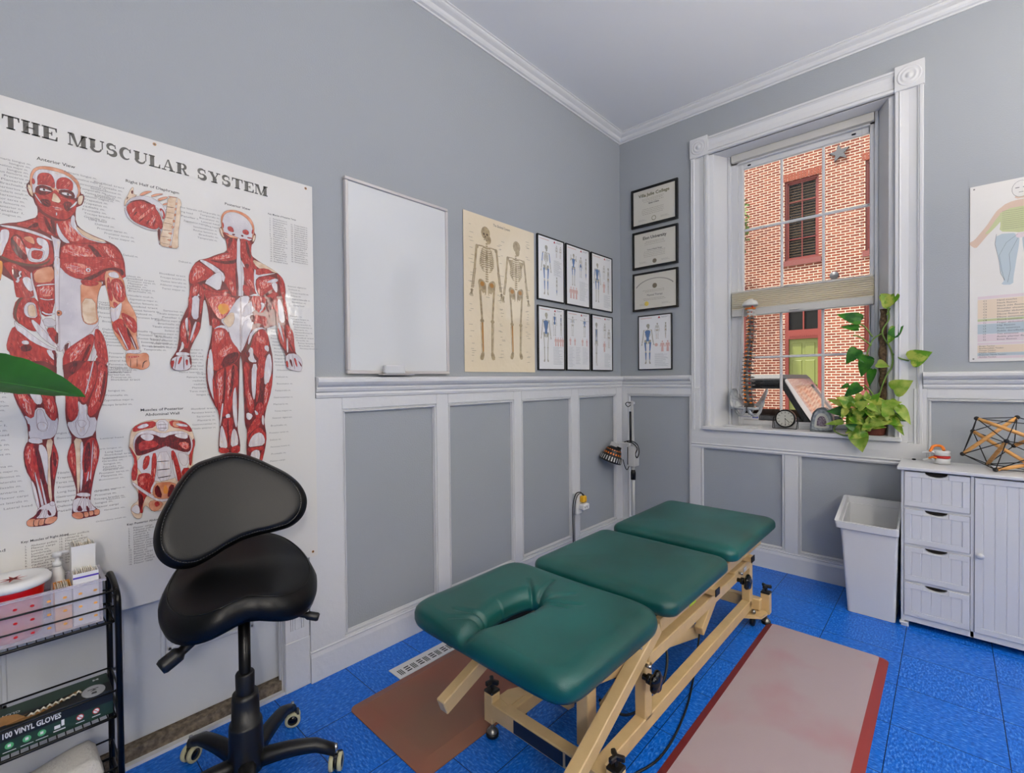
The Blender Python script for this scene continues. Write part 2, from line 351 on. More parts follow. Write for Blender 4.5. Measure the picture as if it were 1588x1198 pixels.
# crown moulding, swept profile (distance from wall, height)
CR=[(0,3.178),(.008,3.178),(.010,3.186),(.022,3.190),(.030,3.200),(.034,3.212),(.052,3.222),(.058,3.228),(.058,3.238),(.066,3.240),(.066,CZ),(0,CZ)]
def sweep_l(mb,prof,y0,y1,m,mit0=0,mit1=0):      # along left wall
    n=len(prof); vs=[(x,y0+mit0*x,z) for x,z in prof]+[(x,y1+mit1*x,z) for x,z in prof]
    mb.add(vs,[(i,(i+1)%n,(i+1)%n+n,i+n) for i in range(n)],m); mb.add(vs,[tuple(range(n))[::-1],tuple(range(n,2*n))],m)
def sweep_b(mb,prof,x0,x1,m,mit0=0,mit1=0,y=0):  # along window wall
    n=len(prof); vs=[(x0+mit0*d,y-d,z) for d,z in prof]+[(x1+mit1*d,y-d,z) for d,z in prof]
    mb.add(vs,[(i,(i+1)%n,(i+1)%n+n,i+n) for i in range(n)],m); mb.add(vs,[tuple(range(n))[::-1],tuple(range(n,2*n))],m)
b=MB(); sweep_l(b,CR,BY,0,'white_trim',0,-1); struct('trim_1',b); b=MB(); sweep_b(b,CR,0,RX,'white_trim',1,0); struct('trim_2',b)
# chair rail
RAIL=[(0,1.200),(.022,1.200),(.026,1.212),(.022,1.222),(.030,1.228),(.034,1.240),(.030,1.246),(.044,1.256),(.052,1.268),(.052,1.280),(.046,1.288),(0,1.291)]
b=MB(); sweep_l(b,RAIL,-2.562,0,'white_old',0,-1); struct('trim_3',b)
b=MB(); sweep_b(b,RAIL,0,.594,'white_trim',1,0); struct('trim_4',b)
b=MB(); sweep_b(b,RAIL,1.880,2.635,'white_trim'); sweep_b(b,RAIL,3.919,RX,'white_trim'); struct('trim_5',b)
# wainscot boards (proud of the wall) + panel moulds
FT,FB=1.129,.157
def wains(fields,L0,L1,side,name,boards,top=1.2):
    b=MB(); T=.018
    def bx(a,c,z0,z1,t=T):
        if side=='l': b.box(0,t,a,c,z0,z1,'white_old',bev=.002)
        else: b.box(a,c,-t,0,z0,z1,'white_trim',bev=.002)
    g=.018
    edges=[L0]+[v for f in fields for v in (f[0]-g,f[1]+g)]+[L1]
    for i in range(0,len(edges),2): bx(edges[i],edges[i+1],0.12,top)
    for f0,f1 in fields: bx(f0-g,f1+g,f_top+g,top); bx(f0-g,f1+g,0.12,FB-g)
    struct(name,b)
    # moulds
    b=MB()
    def strip(a,c,z0,z1,t):
        if side=='l': b.box(0,t,a,c,z0,z1,'white_old',bev=.003)
        else: b.box(a,c,-t,0,z0,z1,'white_trim',bev=.003)
    for f0,f1 in fields:
        for d0,d1,t in ((g,.010,.014),(.010,.004,.019),(.004,0,.008)):
            strip(f0-d0,f0-d1,FB-d0,f_top+d0,t); strip(f1+d1,f1+d0,FB-d0,f_top+d0,t); strip(f0-d0,f1+d0,f_top+d1,f_top+d0,t); strip(f0-d0,f1+d0,FB-d0,FB-d1,t)
    struct(boards,b)
f_top=FT
wains([(-2.426,-1.938),(-1.825,-1.340),(-1.235,-.735),(-.616,-.125)],-2.598,0,'l','trim_6','trim_7')
wains([(.089,.572)],0.018,.655,'b','trim_8','trim_9')
wains([(1.913,2.56)],1.84,2.68,'b','trim_10','trim_11')
f_top=.768; wains([(.676,1.183),(1.295,1.795)],.655,1.84,'b','trim_12','trim_13',top=.90)
f_top=.768; wains([(2.735,3.223),(3.335,3.82)],2.68,RX,'b','trim_14','trim_15',top=.90)
BBP=[(0,0),(.026,0),(.026,.105),(.022,.122),(.024,.128),(0,.140)]
b=MB(); sweep_l(b,BBP,-2.600,0,'white_old',0,-1); struct('baseboard_left',b)
b=MB(); sweep_b(b,BBP,0,RX,'white_trim',1,0); struct('baseboard_back',b)
b=MB(); sweep_l(b,BBP,BY,-3.75,'white_old'); struct('baseboard_front_left',b)
# ---------------------------------------------------------------- door behind the poster
door=thing('door_1',(-.05,-3.15,0),kind='structure')
b=MB(); b.box(-.085,-.045,DY0+.004,DY1-.004,.055,DH,'door_white'); 
def dpanel(y0,y1,z0,z1):
    b.box(-.047,-.0425,y0+.03,y1-.03,z0+.03,z1-.03,'door_white')
    for d,t in ((0,.0),(.02,.004)): b.box(-.047,-.036-t,y0+d,y0+d+.014,z0+d,z1-d,'door_white',bev=.003); b.box(-.047,-.036-t,y1-d-.014,y1-d,z0+d,z1-d,'door_white',bev=.003); b.box(-.047,-.036-t,y0+d,y1-d,z0+d,z0+d+.014,'door_white',bev=.003); b.box(-.047,-.036-t,y0+d,y1-d,z1-d-.014,z1-d,'door_white',bev=.003)
for y0,y1 in ((-3.50,-3.20),(-3.10,-2.80)):
    for z0,z1 in ((.30,.92),(1.05,1.85)): dpanel(y0,y1,z0,z1)
struct('door_leaf',b,door)
b=MB(); b.box(-.12,-.01,DY0,DY1,0,.05,'threshold'); b.box(-.02,.012,DY0,DY1,0,.012,'white_old'); struct('door_threshold',b,door)
b=MB()
for s,(ya,yb) in ((1,(DY1,-2.602)),(-1,(-3.70,DY0))):
    b.box(-.02,.016,ya,yb,.205,DH+.01,'white_old',bev=.002); b.box(-.02,.018,ya-.002,yb+.002,0,.205,'white_old',bev=.003)
    c=(ya+yb)/2
    for d in (-.026,-.018,.018,.026): b.box(.01,.0205,c+d-.0025,c+d+.0025,.25,DH-.05,'white_old')
    b.box(.01,.0195,c-.012,c+.012,.25,DH-.05,'white_old',bev=.003)
    yj=DY1 if s>0 else DY0
    for q in (0,1,2): b.box(-.03+q*.012,-.018+q*.012,yj-.012+q*.004 if s>0 else yj-.0,yj+.0 if s>0 else yj+.012-q*.004,0,DH,'white_old',bev=.002)
b.box(-.02,.016,-3.70,-2.602,DH,DH+.055,'white_old',bev=.002)
struct('door_casing',b,door)
struct('hall_wall',MB().box(-.30,-.28,-3.8,-2.5,0,2.2,'dark_gap'),door) if 0 else None
# ================================================================ WINDOWS
def window(n,x0,x1,full):
    W=thing('window_%d'%n,((x0+x1)/2,0,WZ0),kind='structure'); c=(x0+x1)/2; OX0,OX1=x0-.124,x1+.122
    # casing: two fluted legs + head + rosettes
    prof=[(0,.016),(.004,.022),(.016,.022),(.018,.016),(.022,.022),(.03,.014),(.062,.010),(.094,.014),(.102,.022),(.106,.016),(.108,.022),(.120,.022),(.124,.016)]
    b=MB()
    for a in (OX0,x1-.002):
        n_=len(prof); vs=[(a+u,-d,z) for z in (.8935,2.868) for u,d in prof]+[(a+u,0,z) for z in (.8935,2.868) for u in (0,.124)]
        b.add(vs,[(i,i+1,i+1+n_,i+n_) for i in range(n_-1)]+[(0,n_,2*n_+2,2*n_),(n_-1,2*n_+1,2*n_+3,2*n_-1)],'white_clean')
    n_=len(prof); vs=[(x,-d,2.866+u) for x in (x0-.002,x1+.002) for u,d in prof]+[(x,0,2.866+u) for x in (x0,x1) for u in (0,.124)]
    b.add(vs,[(i,i+n_,i+1+n_,i+1) for i in range(n_-1)]+[(0,2*n_,2*n_+2,n_),(n_-1,2*n_-1,2*n_+3,2*n_+1)],'white_clean')
    struct('casing',b,W)
    for a in (OX0-.002,x1-.003):
        b=MB(); b.box(a,a+.129,-.028,0,2.862,3.0,'white_clean',bev=.002)
        mt=Matrix.Translation((a+.0645,-.028,2.931))@Matrix.Rotation(PI/2,4,'X')
        b.lathe([(.055,-.001),(.053,.003),(.048,.004),(.044,-.003+.004),(.038,.001),(.034,.006),(.028,.006),(.022,.001),(.016,.002),(.012,.007),(.006,.010),(0,.011)],'white_clean',mtx=mt)
        struct('rosette',b,W)
    # splayed reveal and sill
    xa,xb,yb=x0+.106,x1-.106,.15
    b=MB()
    for s,(p,q) in ((1,(x0,xa)),(-1,(x1,xb))):
        pts=[(p,0),(p+s*.004,.004),(p+s*.03,.010),(p+s*.034,.016),(q-s*.02,yb-.012),(q-s*.016,yb-.018),(q-s*.002,yb-.016),(q,yb),(q,.24),(p,.24)]
        if s<0: pts=pts[::-1]
        k=len(pts); vs=[(x,y,z) for z in (WZ0-.02,WZ1) for x,y in pts]
        b.add(vs,[(i,i+k,(i+1)%k+k,(i+1)%k) for i in range(k)]+[tuple(range(k)),tuple(range(k,2*k))[::-1]],'white_clean')
    b.box(x0,x1,.0,.24,WZ1-.002,WZ1+.01,'white_clean')
    struct('window_reveal',b,W)
    struct('window_sill',MB().box(x0-.038,x1+.032,-.045,.24,WZ0-.028,WZ0,'white_clean',bev=.006),W)
    b=MB(); ap=[(0,.765),(.018,.765),(.022,.776),(.018,.786),(.024,.792),(.024,.797),(.02,.80),(.022,.845),(.022,.893),(0,.893)]
    sweep_b(b,ap,OX0,OX1,'white_trim'); struct('window_apron',b,W)
    # frame + sashes
    fy=.165; gx0,gx1=xa+.073,xb-.028
    b=MB(); b.box(xa-.01,gx0-.03,fy-.012,fy+.06,WZ0,WZ1,'white_clean'); b.box(gx1+.005,xb+.01,fy-.012,fy+.06,WZ0,WZ1,'white_clean'); b.box(xa,xb,fy-.012,fy+.06,2.80,WZ1,'white_clean'); b.box(xa,xb,fy-.008,fy+.07,WZ0-.01,WZ0+.012,'white_clean',bev=.002)
    struct('window_frame',b,W)
    for nm,z0,z1,yy in (('upper_sash',1.86,2.80,fy+.012),('lower_sash',WZ0+.012,1.885,fy-.012)):
        b=MB(); g0=z0+(.03 if nm=='lower_sash' else .03); g1=z1-.035
        b.box(gx0-.032,gx0,yy,yy+.035,z0,z1,'white_clean',bev=.003); b.box(gx1,gx1+.012,yy,yy+.035,z0,z1,'white_clean',bev=.003); b.box(gx0,gx1,yy,yy+.035,z0,g0,'white_clean',bev=.003); b.box(gx0,gx1,yy,yy+.035,g1,z1,'white_clean',bev=.003)
        mz=2.328 if nm=='upper_sash' else 1.412
        for k in (1,2): xx=gx0+(gx1-gx0)*k/3; b.box(xx-.0075,xx+.0075,yy+.012,yy+.030,g0,g1,'white_clean',bev=.003)
        b.box(gx0,gx1,yy+.011,yy+.029,mz-.008,mz+.008,'white_clean',bev=.003)
        if nm=='upper_sash':
            for xx in (gx0+.03,gx1-.09): b.box(xx,xx+.022,yy-.006,yy,2.775,2.785,'black_metal',bev=.002)
        s_=struct(nm,b,W)
        struct('window_pane',MB().box(gx0,gx1,yy+.02,yy+.023,g0,g1,'window_glass'),s_)
    return W
for i,(a,c) in enumerate(WIN): window(i+1,a,c,i==0)
def blind(x0,x1,lab,z0=1.705,z1=1.885):
    T=thing('cellular_blind',((x0+x1)/2,.12,z1),lab,'blind','cellular blinds')
    MB().box(x0,x1,.118,.152,2.808,2.858,'blind_rail',bev=.003).build('head_rail',T)
    b=MB(); b.box(x0+.002,x1-.002,.12,.15,z1-.012,z1,'blind_rail',bev=.002); b.tube([(x0+.34,.117,z1-.006),(x0+.40,.117,z1-.006)],.007,'window_glass') ; b.build('top_rail',T)
    n=9; b=MB(); vs=[];fs=[]; zt,zb=z1-.012,z0+.052
    for i in range(2*n+1):
        z=zt+(zb-zt)*i/(2*n); y=.118+(.006 if i%2 else 0)
        vs+=[(x0+.002,y,z),(x1-.002,y,z),(x1-.002,.152-(y-.118),z),(x0+.002,.152-(y-.118),z)]
    for i in range(2*n):
        a=4*i
        for k in range(4): fs.append((a+k,a+4+k,a+4+(k+1)%4,a+(k+1)%4))
    b.add(vs,fs,'blind_cream'); b.build('pleated_fabric',T)
    b=MB(); b.box(x0+.002,x1-.002,.116,.154,z0,z0+.052,'blind_rail',bev=.004); b.box(x0+.37,x0+.43,.108,.12,z0+.010,z0+.020,'blind_rail',bev=.003); b.build('bottom_rail',T)
    for xx in (x0+.06,x1-.06): MB().tube([(xx,.135,2.81),(xx,.135,z1)],.0008,'blind_rail',seg=5).build('lift_cord',T)
blind(.832,1.650,'cream cellular blind pulled to a narrow band across the middle of the window')
blind(2.872,3.690,'cream cellular blind in the second window, right of the body chart',1.0,1.18)
# fill lights added out of view to brighten the walls and ceiling
x,y,z,_=FILL_LIGHTS[0]; T=thing('fill_light',(x,y,0),'added fill light, a glowing white globe on a pole in the corner behind the camera','lamp')  # unseen globe light added behind the camera
MB().lathe([(0,0),(.15,0),(.15,.012),(.02,.025),(0,.025)],'black_metal',(x,y,.001)).build('fill_light_base',T)
MB().tube([(x,y,.02),(x,y,z-.19)],.011,'black_metal').build('pole',T)
MB().ball((x,y,z),.20,'fill_diffuser_0',24).build('fill_globe',T)
x,y,z,_=FILL_LIGHTS[1]; T=thing('fill_light',(x,y,0),'added fill light, an open black uplighter bowl on a pole in front of the second window','lamp')  # unseen uplighter added to brighten the ceiling
MB().lathe([(0,0),(.15,0),(.15,.012),(.02,.025),(0,.025)],'black_metal',(x,y,.001)).build('fill_light_base',T)
MB().tube([(x,y,.02),(x,y,z-.07)],.011,'black_metal').build('pole',T)
MB().lathe([(0,-.09),(.06,-.085),(.14,-.04),(.19,.02),(.20,.035),(.195,.035),(.17,.0),(.0,-.02)],'black_metal',(x,y,z)).build('fill_light_bowl',T)
MB().lathe([(0,.004),(.16,.004),(.16,.0),(0,.0)],'fill_diffuser_1',(x,y,z)).build('diffuser',T)
x,y,z,_=FILL_LIGHTS[2]; T=thing('fill_light',(x,y,0),'added fill light, a glowing white globe on a pole against the right wall near the second window','lamp')  # second unseen globe, added to light the left wall
MB().lathe([(0,0),(.15,0),(.15,.012),(.02,.025),(0,.025)],'black_metal',(x,y,.001)).build('fill_light_base',T)
MB().tube([(x,y,.02),(x,y,z-.19)],.011,'black_metal').build('pole',T)
MB().ball((x,y,z),.20,'fill_diffuser_2',24).build('fill_globe',T)

# ================================================================ WALL ART
def sheet_l(y0,y1,z0,z1,x=.004): return Sheet((x,y0,z0),(0,1,0),(0,0,1),(1,0,0)),y1-y0,z1-z0
def sheet_b(x0,x1,z0,z1,d=.004): return Sheet((x0,-d,z0),(1,0,0),(0,0,1),(0,-1,0)),x1-x0,z1-z0
MUSC='''Q 242,1324 245,1351 253,1369 269,1379 292,1383 318,1381 340,1368 351,1350 352,1320 359,1321 361,1311 356,1288 347,1281 340,1275 339,1227 355,1209 382,1197 415,1187 434,1177 446,1160 454,1133 456,1104 389,1029 237,1009 168,1057 151,1134 170,1181 193,1193 220,1202 240,1215 257,1226 258,1254 252,1264 249,1280 241,1284 236,1300 236,1317
O 243,1316 243,1336 245,1351 253,1369 269,1379 292,1383 318,1381 340,1368 351,1350 352,1320 343,1303 248,1286
W 247,1325 250,1349 259,1365 273,1371 297,1372 322,1369 342,1351 348,1325 343,1309 341,1302 326,1307 296,1322 258,1320 252,1293 248,1297
T 238,1316 244,1316 248,1297 249,1283 244,1287 239,1300
T 348,1313 358,1318 358,1307 353,1287 346,1286 345,1301
R 247,1337 252,1336 254,1325 248,1317
R 259,1329 258,1343 263,1355 273,1361 286,1362 293,1351 296,1331 294,1319 283,1325 266,1324 258,1319
R 298,1332 300,1347 309,1358 322,1361 333,1354 336,1343 333,1321 322,1327 308,1322 299,1319
D 255,1314 266,1323 279,1323 289,1318 291,1309 287,1305 268,1291 258,1291 253,1299
D 304,1319 322,1325 335,1322 340,1308 334,1298 321,1297 308,1299 303,1307
W 262,1310 266,1314 277,1313 291,1309 277,1307 264,1305
W 308,1312 319,1316 330,1313 333,1309 323,1307 313,1307
K 269,1313 274,1313 275,1308 270,1307
K 321,1314 326,1314 326,1308 321,1308
R 253,1299 268,1291 287,1305 296,1319 304,1307 321,1297 339,1299 343,1282 339,1263 329,1245 320,1234 307,1230 290,1233 271,1243 261,1255 254,1270 252,1284
D 266,1282 282,1284 286,1273 282,1260 270,1263 262,1272
D 312,1286 330,1290 334,1280 325,1259 316,1260
T 291,1306 296,1305 304,1295 308,1286 303,1279 297,1280 292,1280 287,1282 289,1291
W 252,1295 262,1278 268,1265 262,1272 253,1287
W 343,1297 334,1283 325,1267 338,1279 344,1291
L 281,1263 288,1268 297,1268 303,1268 315,1263 303,1255 292,1257 285,1259
K 282,1262 295,1263 314,1263 295,1261
W 296,1250 299,1250 299,1241 296,1240
R 258,1245 271,1234 290,1224 307,1225 330,1240 338,1245 338,1221 352,1191 410,1183 323,1162 310,1173 299,1182 289,1177 277,1183 260,1191 257,1214
D 269,1234 275,1229 293,1181 285,1185 275,1200
D 283,1228 294,1225 295,1178 292,1175 286,1203
L 307,1225 329,1233 337,1214 364,1181 323,1166 311,1197
G 297,1223 302,1206 310,1185 328,1163 314,1162 302,1174 296,1196
W 330,1249 338,1251 338,1227 350,1202 368,1188 415,1185 401,1178 357,1185 339,1206 327,1218
T 338,1221 357,1207 382,1195 415,1186 391,1182 359,1189 344,1207
R 257,1225 240,1212 208,1195 230,1190 246,1189 259,1188 258,1208
D 259,1197 256,1213 240,1195 234,1188
R 170,1171 193,1182 216,1178 246,1174 276,1169 284,1156 289,1133 290,1098 275,1084 238,1078 209,1087 180,1099 162,1109
W 178,1185 201,1188 228,1187 260,1180 283,1170 289,1162 280,1164 250,1174 216,1180 189,1181
W 181,1171 193,1177 200,1172 198,1149 190,1125 184,1099 176,1095 181,1140
D 202,1159 220,1168 231,1133 237,1112 230,1093 215,1102 201,1128
L 204,1156 216,1164 229,1136 235,1109 229,1113 215,1136
O 225,1161 246,1168 251,1146 245,1145 233,1151
W 253,1166 266,1166 276,1160 280,1143 279,1119 273,1104 258,1093 238,1092 234,1106 229,1136 237,1129 259,1130 268,1141 255,1147
G 239,1129 245,1135 267,1132 270,1127 266,1106 259,1096 242,1096 235,1106
R 244,1127 265,1129 267,1123 262,1102 244,1102 242,1113
B 180,1101 205,1089 244,1084 273,1095 284,1115 279,1096 258,1080 218,1077 191,1087 180,1096
W 283,1182 293,1172 306,1170 303,1148 301,1124 301,1079 287,1077 291,1119 289,1154
R 306,1160 357,1169 410,1180 434,1173 448,1151 455,1120 457,1070 389,1060 304,1059 302,1106
L 310,1155 345,1163 377,1147 399,1111 367,1117 323,1128 305,1133
L 305,1113 335,1106 367,1087 335,1079 304,1083
D 363,1170 382,1163 404,1127 433,1104 404,1112 381,1141
R 382,1172 415,1181 434,1172 448,1148 454,1117 436,1111 409,1134
L 396,1172 417,1170 436,1136 438,1114 421,1133
R 301,1118 446,1144 454,1117 454,1092 447,1081 433,1095 409,1097 404,1075 389,1054 361,1056 335,1064 313,1076 305,1095
D 404,1100 435,1108 453,1101 450,1082 438,1096 421,1099 409,1094 389,1072 366,1055 350,1059 380,1077
L 309,1102 344,1108 381,1096 366,1072 335,1073 313,1085
L 414,1132 438,1124 443,1106 423,1112
W 360,1091 366,1096 372,1092 371,1085 365,1082 360,1085
R 363,1089 367,1092 369,1088 366,1085
G 292,1093 302,1089 317,1067 343,1056 389,1054 403,1059 391,1032 386,1001 384,961 388,936 386,917 363,888 331,856 305,840 298,831 288,842
O 347,1058 389,1057 400,1054 390,1029 385,1001 384,961 388,933 378,920 359,919 349,933 347,975
R 347,1058 389,1057 389,1045 366,1038 350,1042
T 349,1000 381,1000 382,948 385,930 364,919 350,933
W 289,1116 302,1118 303,1095 300,1059 296,834 292,834 289,940 290,1057
R 185,1080 203,1086 238,1064 244,1050 253,994 211,980 207,1005 206,1028 200,1049 187,1070
R 172,1073 180,1071 183,1052 179,1024 167,1017
Y 174,1078 184,1088 185,1064 180,1030 173,1023
D 202,1069 218,1063 224,1047 213,1034 204,1044
W 218,1063 223,1061 218,1053 222,1047 216,1042 218,1034 213,1026 208,1031 212,1034 211,1042 218,1046 215,1054
W 222,1043 235,1049 245,1033 247,1013 237,1003 225,1025
R 244,1065 254,1074 273,1085 290,1087 288,942 262,934 256,966 249,1017 244,1050
O 246,1065 273,1084 289,1084 289,1042 257,1032 247,1036
L 253,1023 287,1030 286,998 259,992
W 251,1026 270,1032 290,1036 290,1032 268,1028 252,1021
W 257,990 273,986 287,991 287,987 271,983 258,986
W 261,952 272,944 287,948 289,944 272,939 261,946
W 238,1055 243,1065 244,1036 253,994 258,937 272,891 288,860 296,843 284,851 263,882 250,924 247,987
R 210,980 228,988 253,988 256,948 260,925 251,890 235,892 219,908 204,921 202,943
B 213,983 226,988 216,973 209,944 210,921 217,905 206,921 203,943
W 229,970 236,975 248,973 250,953 252,930 233,929 225,939 224,956
T 233,966 246,969 249,947 250,933 235,932 232,946
R 224,934 235,929 255,890 243,892 223,911
W 237,923 245,924 272,885 296,846 288,845 261,870 247,895
G 262,931 289,931 291,907 266,905
R 268,903 291,904 294,851 280,868
D 285,866 295,899 295,851
W 296,940 298,940 298,834 294,834
O 293,956 302,957 305,948 301,941 293,940
K 294,951 299,952 299,946 295,946
R 203,904 215,893 225,877 255,861 275,842 270,824 287,822 286,763 203,763 196,824 187,838 193,875
W 204,921 211,907 223,899 241,878 271,850 294,837 287,833 271,840 240,858 219,882 207,893
W 218,862 232,863 234,851 219,851
D 216,848 236,852 240,835 218,828
W 271,839 287,833 294,822 287,804 275,818 269,833
D 279,836 290,836 290,792 286,766 283,766 286,819
W 303,840 316,867 322,862 318,835 313,822 307,822
D 307,849 316,861 318,858 313,834 309,828
W 373,904 387,921 387,905 377,889 370,861 364,818 358,824 365,870
R 304,828 322,850 352,878 373,895 374,870 362,830 330,765 303,765
L 322,844 349,872 358,854 337,817 317,793
R 366,888 377,889 374,855 357,799 339,765 321,765 346,814 360,848
D 363,861 370,855 350,805 337,778
R 377,905 387,908 398,887 405,856 409,807 407,763 398,763 387,809 376,843
W 373,849 379,846 382,828 373,809 368,765 362,765 367,812
R 382,821 395,816 405,791 406,765 373,765 376,800
W 405,806 410,800 408,765 402,765
O 405,1090 418,1097 435,1095 447,1078 453,1063 457,1012 471,985 482,957 483,925 482,892 491,841 453,836 436,874 422,901 417,945 416,983 411,1019 404,1056
W 412,1088 433,1095 442,1077 432,1073 416,1075
R 410,1072 416,1073 420,1033 424,1005 417,995 410,1029
R 418,1064 432,1074 447,1068 454,1041 456,1012 443,995 429,1003 420,1033
L 425,1059 437,1064 447,1040 444,1008 431,1016
R 424,999 436,991 433,975 424,983
W 416,983 426,974 438,991 446,998 443,966 435,940 420,930 417,951
R 420,930 440,947 450,938 459,904 466,872 466,846 456,843 442,884 422,908
R 443,966 460,958 480,944 484,912 477,899 469,905 457,923 445,947
L 453,955 470,937 477,912 460,930
D 455,923 464,904 484,850 476,847 459,891
W 430,921 437,909 461,846 456,846
W 464,891 469,885 481,847 477,847
W 479,899 484,886 491,847 486,851
W 453,844 491,847 493,838 476,832 454,832
O 451,827 458,835 483,831 504,838 513,829 512,812 515,799 509,786 493,779 480,784 465,785 454,796
K 464,817 465,814 465,788 463,788
K 481,818 482,818 482,789 480,789
K 497,808 512,812 499,805 496,786 494,786
L 455,824 489,826 483,821 458,817
Q 184,802 290,804 289,736 284,694 291,651 291,622 286,592 278,567 287,533 290,507 279,440 277,389 284,354 284,333 273,318 252,317 228,320 219,330 223,342 238,351 244,367 243,396 232,456 220,487 216,533 221,561 228,572 226,622 217,651 203,689 194,738
G 184,802 200,802 196,766 194,734 188,770
R 198,790 222,778 259,733 243,671 239,629 228,638 209,680 196,730
L 201,734 229,700 237,667 234,638 214,676
D 205,786 230,758 240,683 221,717
W 224,745 244,733 258,695 257,678 246,673 232,704
R 253,741 268,733 282,698 289,656 286,630 278,625 263,653 258,691
L 267,707 282,677 281,643 269,661
D 262,741 289,736 284,698 273,720
D 245,677 258,676 256,666 247,666
G 243,667 261,666 266,644 281,622 291,639 288,592 277,574 262,573 238,571 228,577 228,622 218,649 238,632
W 245,662 258,662 263,636 269,615 265,598 256,595 246,604 244,629
W 246,621 257,625 267,617 265,602 256,598 247,605
D 226,622 231,618 231,597 227,601
W 228,581 256,576 256,559 227,565
R 222,561 240,563 244,538 249,495 260,447 253,394 247,395 242,446 229,465 217,520
L 222,557 232,555 231,498 222,516
D 238,559 247,558 255,494 263,443 262,401 256,402 248,470
G 245,558 259,557 270,518 269,442 263,434 255,503
T 262,569 279,574 275,534 270,509 272,433 274,386 268,387 264,443 268,509
R 277,563 287,533 290,507 283,473 277,440 274,509
D 278,542 285,516 283,482 277,500
W 229,461 238,443 244,404 248,370 242,371 236,414
W 237,480 240,476 253,402 257,368 251,369 245,417
W 248,462 252,453 262,384 264,367 259,368
G 244,375 277,385 280,376 282,346 270,338 252,340 237,343
W 269,387 278,385 280,374 274,371 268,376
D 244,367 253,367 243,346 237,345
D 263,367 273,344 264,345
W 253,367 255,366 245,341 242,342
W 258,366 262,365 258,340 254,340
O 220,341 235,344 240,334 234,320 225,321 219,328
O 234,339 249,340 252,331 243,319 234,321
O 246,338 261,338 261,329 252,319 243,321
O 258,336 267,341 284,339 283,329 273,320 258,321 255,328
K 234,340 235,339 234,323 232,323
K 245,338 246,338 243,321 242,321
K 257,338 259,337 255,321 254,322
Q 302,805 407,807 406,748 398,690 380,633 373,576 383,530 381,504 369,452 359,383 359,361 381,334 378,321 348,321 332,319 315,332 319,373 329,401 321,446 309,495 308,521 322,567 311,603 306,642 308,693 306,749
R 308,749 340,779 353,806 366,806 366,780 339,731 335,692 337,644 324,621 312,629 308,668
R 339,731 366,806 380,806 382,753 358,683 348,674 337,692
L 352,762 366,780 372,735 355,696
W 371,806 375,806 365,753 353,701 351,705 362,753
R 383,806 405,793 405,753 394,690 380,646 360,630 357,656 364,691 382,749
L 386,780 401,771 391,704 367,656 364,674 382,726
D 399,780 403,762 396,708 384,664 390,717
D 311,779 327,758 340,805 327,805
G 334,688 344,670 357,674 356,630 380,631 373,576 349,567 331,569 317,589 308,620 324,620 337,644
W 338,684 344,670 355,672 354,630 363,612 349,574 335,575 327,615 337,631
W 332,623 347,624 355,613 346,600 337,603
T 323,572 346,563 339,526 339,474 333,401 329,401 328,475 327,528
W 338,557 346,556 344,473 340,412 335,400 338,500
R 308,521 322,563 327,528 328,475 325,446 317,477 310,495
L 313,529 320,537 322,485 316,503
R 349,556 369,572 379,549 383,521 377,482 365,452 363,408 356,383 346,385 347,446 341,482 344,526
D 352,551 362,555 361,488 347,451 345,491
L 369,558 378,531 374,487 367,479
W 354,463 358,462 348,385 344,385
W 361,471 364,470 356,383 353,384
W 367,559 369,558 364,470 361,471
D 347,429 363,444 359,387 343,386
W 329,402 358,396 359,383 327,391
G 320,388 359,378 360,360 375,339 345,341 320,342 317,356
W 338,387 343,386 329,345 323,344
W 344,385 349,384 347,343 342,342
W 351,384 355,383 362,344 357,343
D 333,366 342,342 326,345
D 349,362 358,341 349,340
O 316,341 332,343 342,335 342,322 330,319 316,330
O 340,338 353,339 355,324 345,321
O 353,339 365,339 366,326 355,324
O 365,341 378,342 381,331 376,323 366,326
K 341,337 343,336 344,323 342,323
K 353,337 355,336 356,324 355,324
K 365,337 367,337 367,325 366,325
T 456,1310 458,1330 466,1347 473,1368 479,1378 482,1375 480,1363 483,1353 491,1356 478,1339 466,1332 459,1311
D 475,1364 480,1367 479,1354 475,1356
B 464,1342 468,1341 462,1329
O 495,1356 507,1370 521,1377 532,1378 521,1370 507,1359 502,1356
O 526,1362 538,1372 556,1378 562,1377 546,1369 531,1359
O 544,1355 556,1365 573,1373 573,1367 558,1357 549,1351
O 557,1342 572,1352 572,1345 561,1339
W 559,1337 572,1336 565,1321
G 459,1315 469,1335 483,1347 503,1356 524,1358 542,1352 556,1343 566,1325 567,1312 559,1288 555,1305 545,1316 534,1328 520,1338 503,1342 486,1337 469,1326 461,1312
D 466,1323 483,1336 503,1344 520,1340 531,1334 524,1332 503,1339 482,1332
R 461,1305 467,1319 482,1332 503,1340 520,1333 538,1336 539,1323 548,1308 555,1292 551,1273 542,1254 526,1252 509,1257 493,1260 476,1269 468,1284
L 474,1302 489,1319 482,1300 470,1284
L 506,1299 534,1331 538,1327 520,1301 492,1270 485,1271
L 516,1267 534,1300 544,1302 530,1273 526,1259
L 496,1323 515,1334 513,1321 499,1311
D 484,1296 492,1302 478,1280
D 500,1279 509,1285 490,1261
D 516,1276 523,1282 512,1260
D 533,1274 541,1288 529,1255
G 457,1306 461,1301 471,1272 493,1258 519,1253 542,1251 540,1248 519,1247 491,1254 468,1269 458,1290
R 548,1325 557,1328 565,1312 564,1298 558,1290 555,1314
W 538,1325 548,1310 552,1311 543,1328
W 556,1323 560,1311 559,1297 557,1299 553,1320
R 548,1290 557,1288 557,1259 547,1255
D 543,1256 552,1256 549,1229 546,1206 549,1201 544,1228
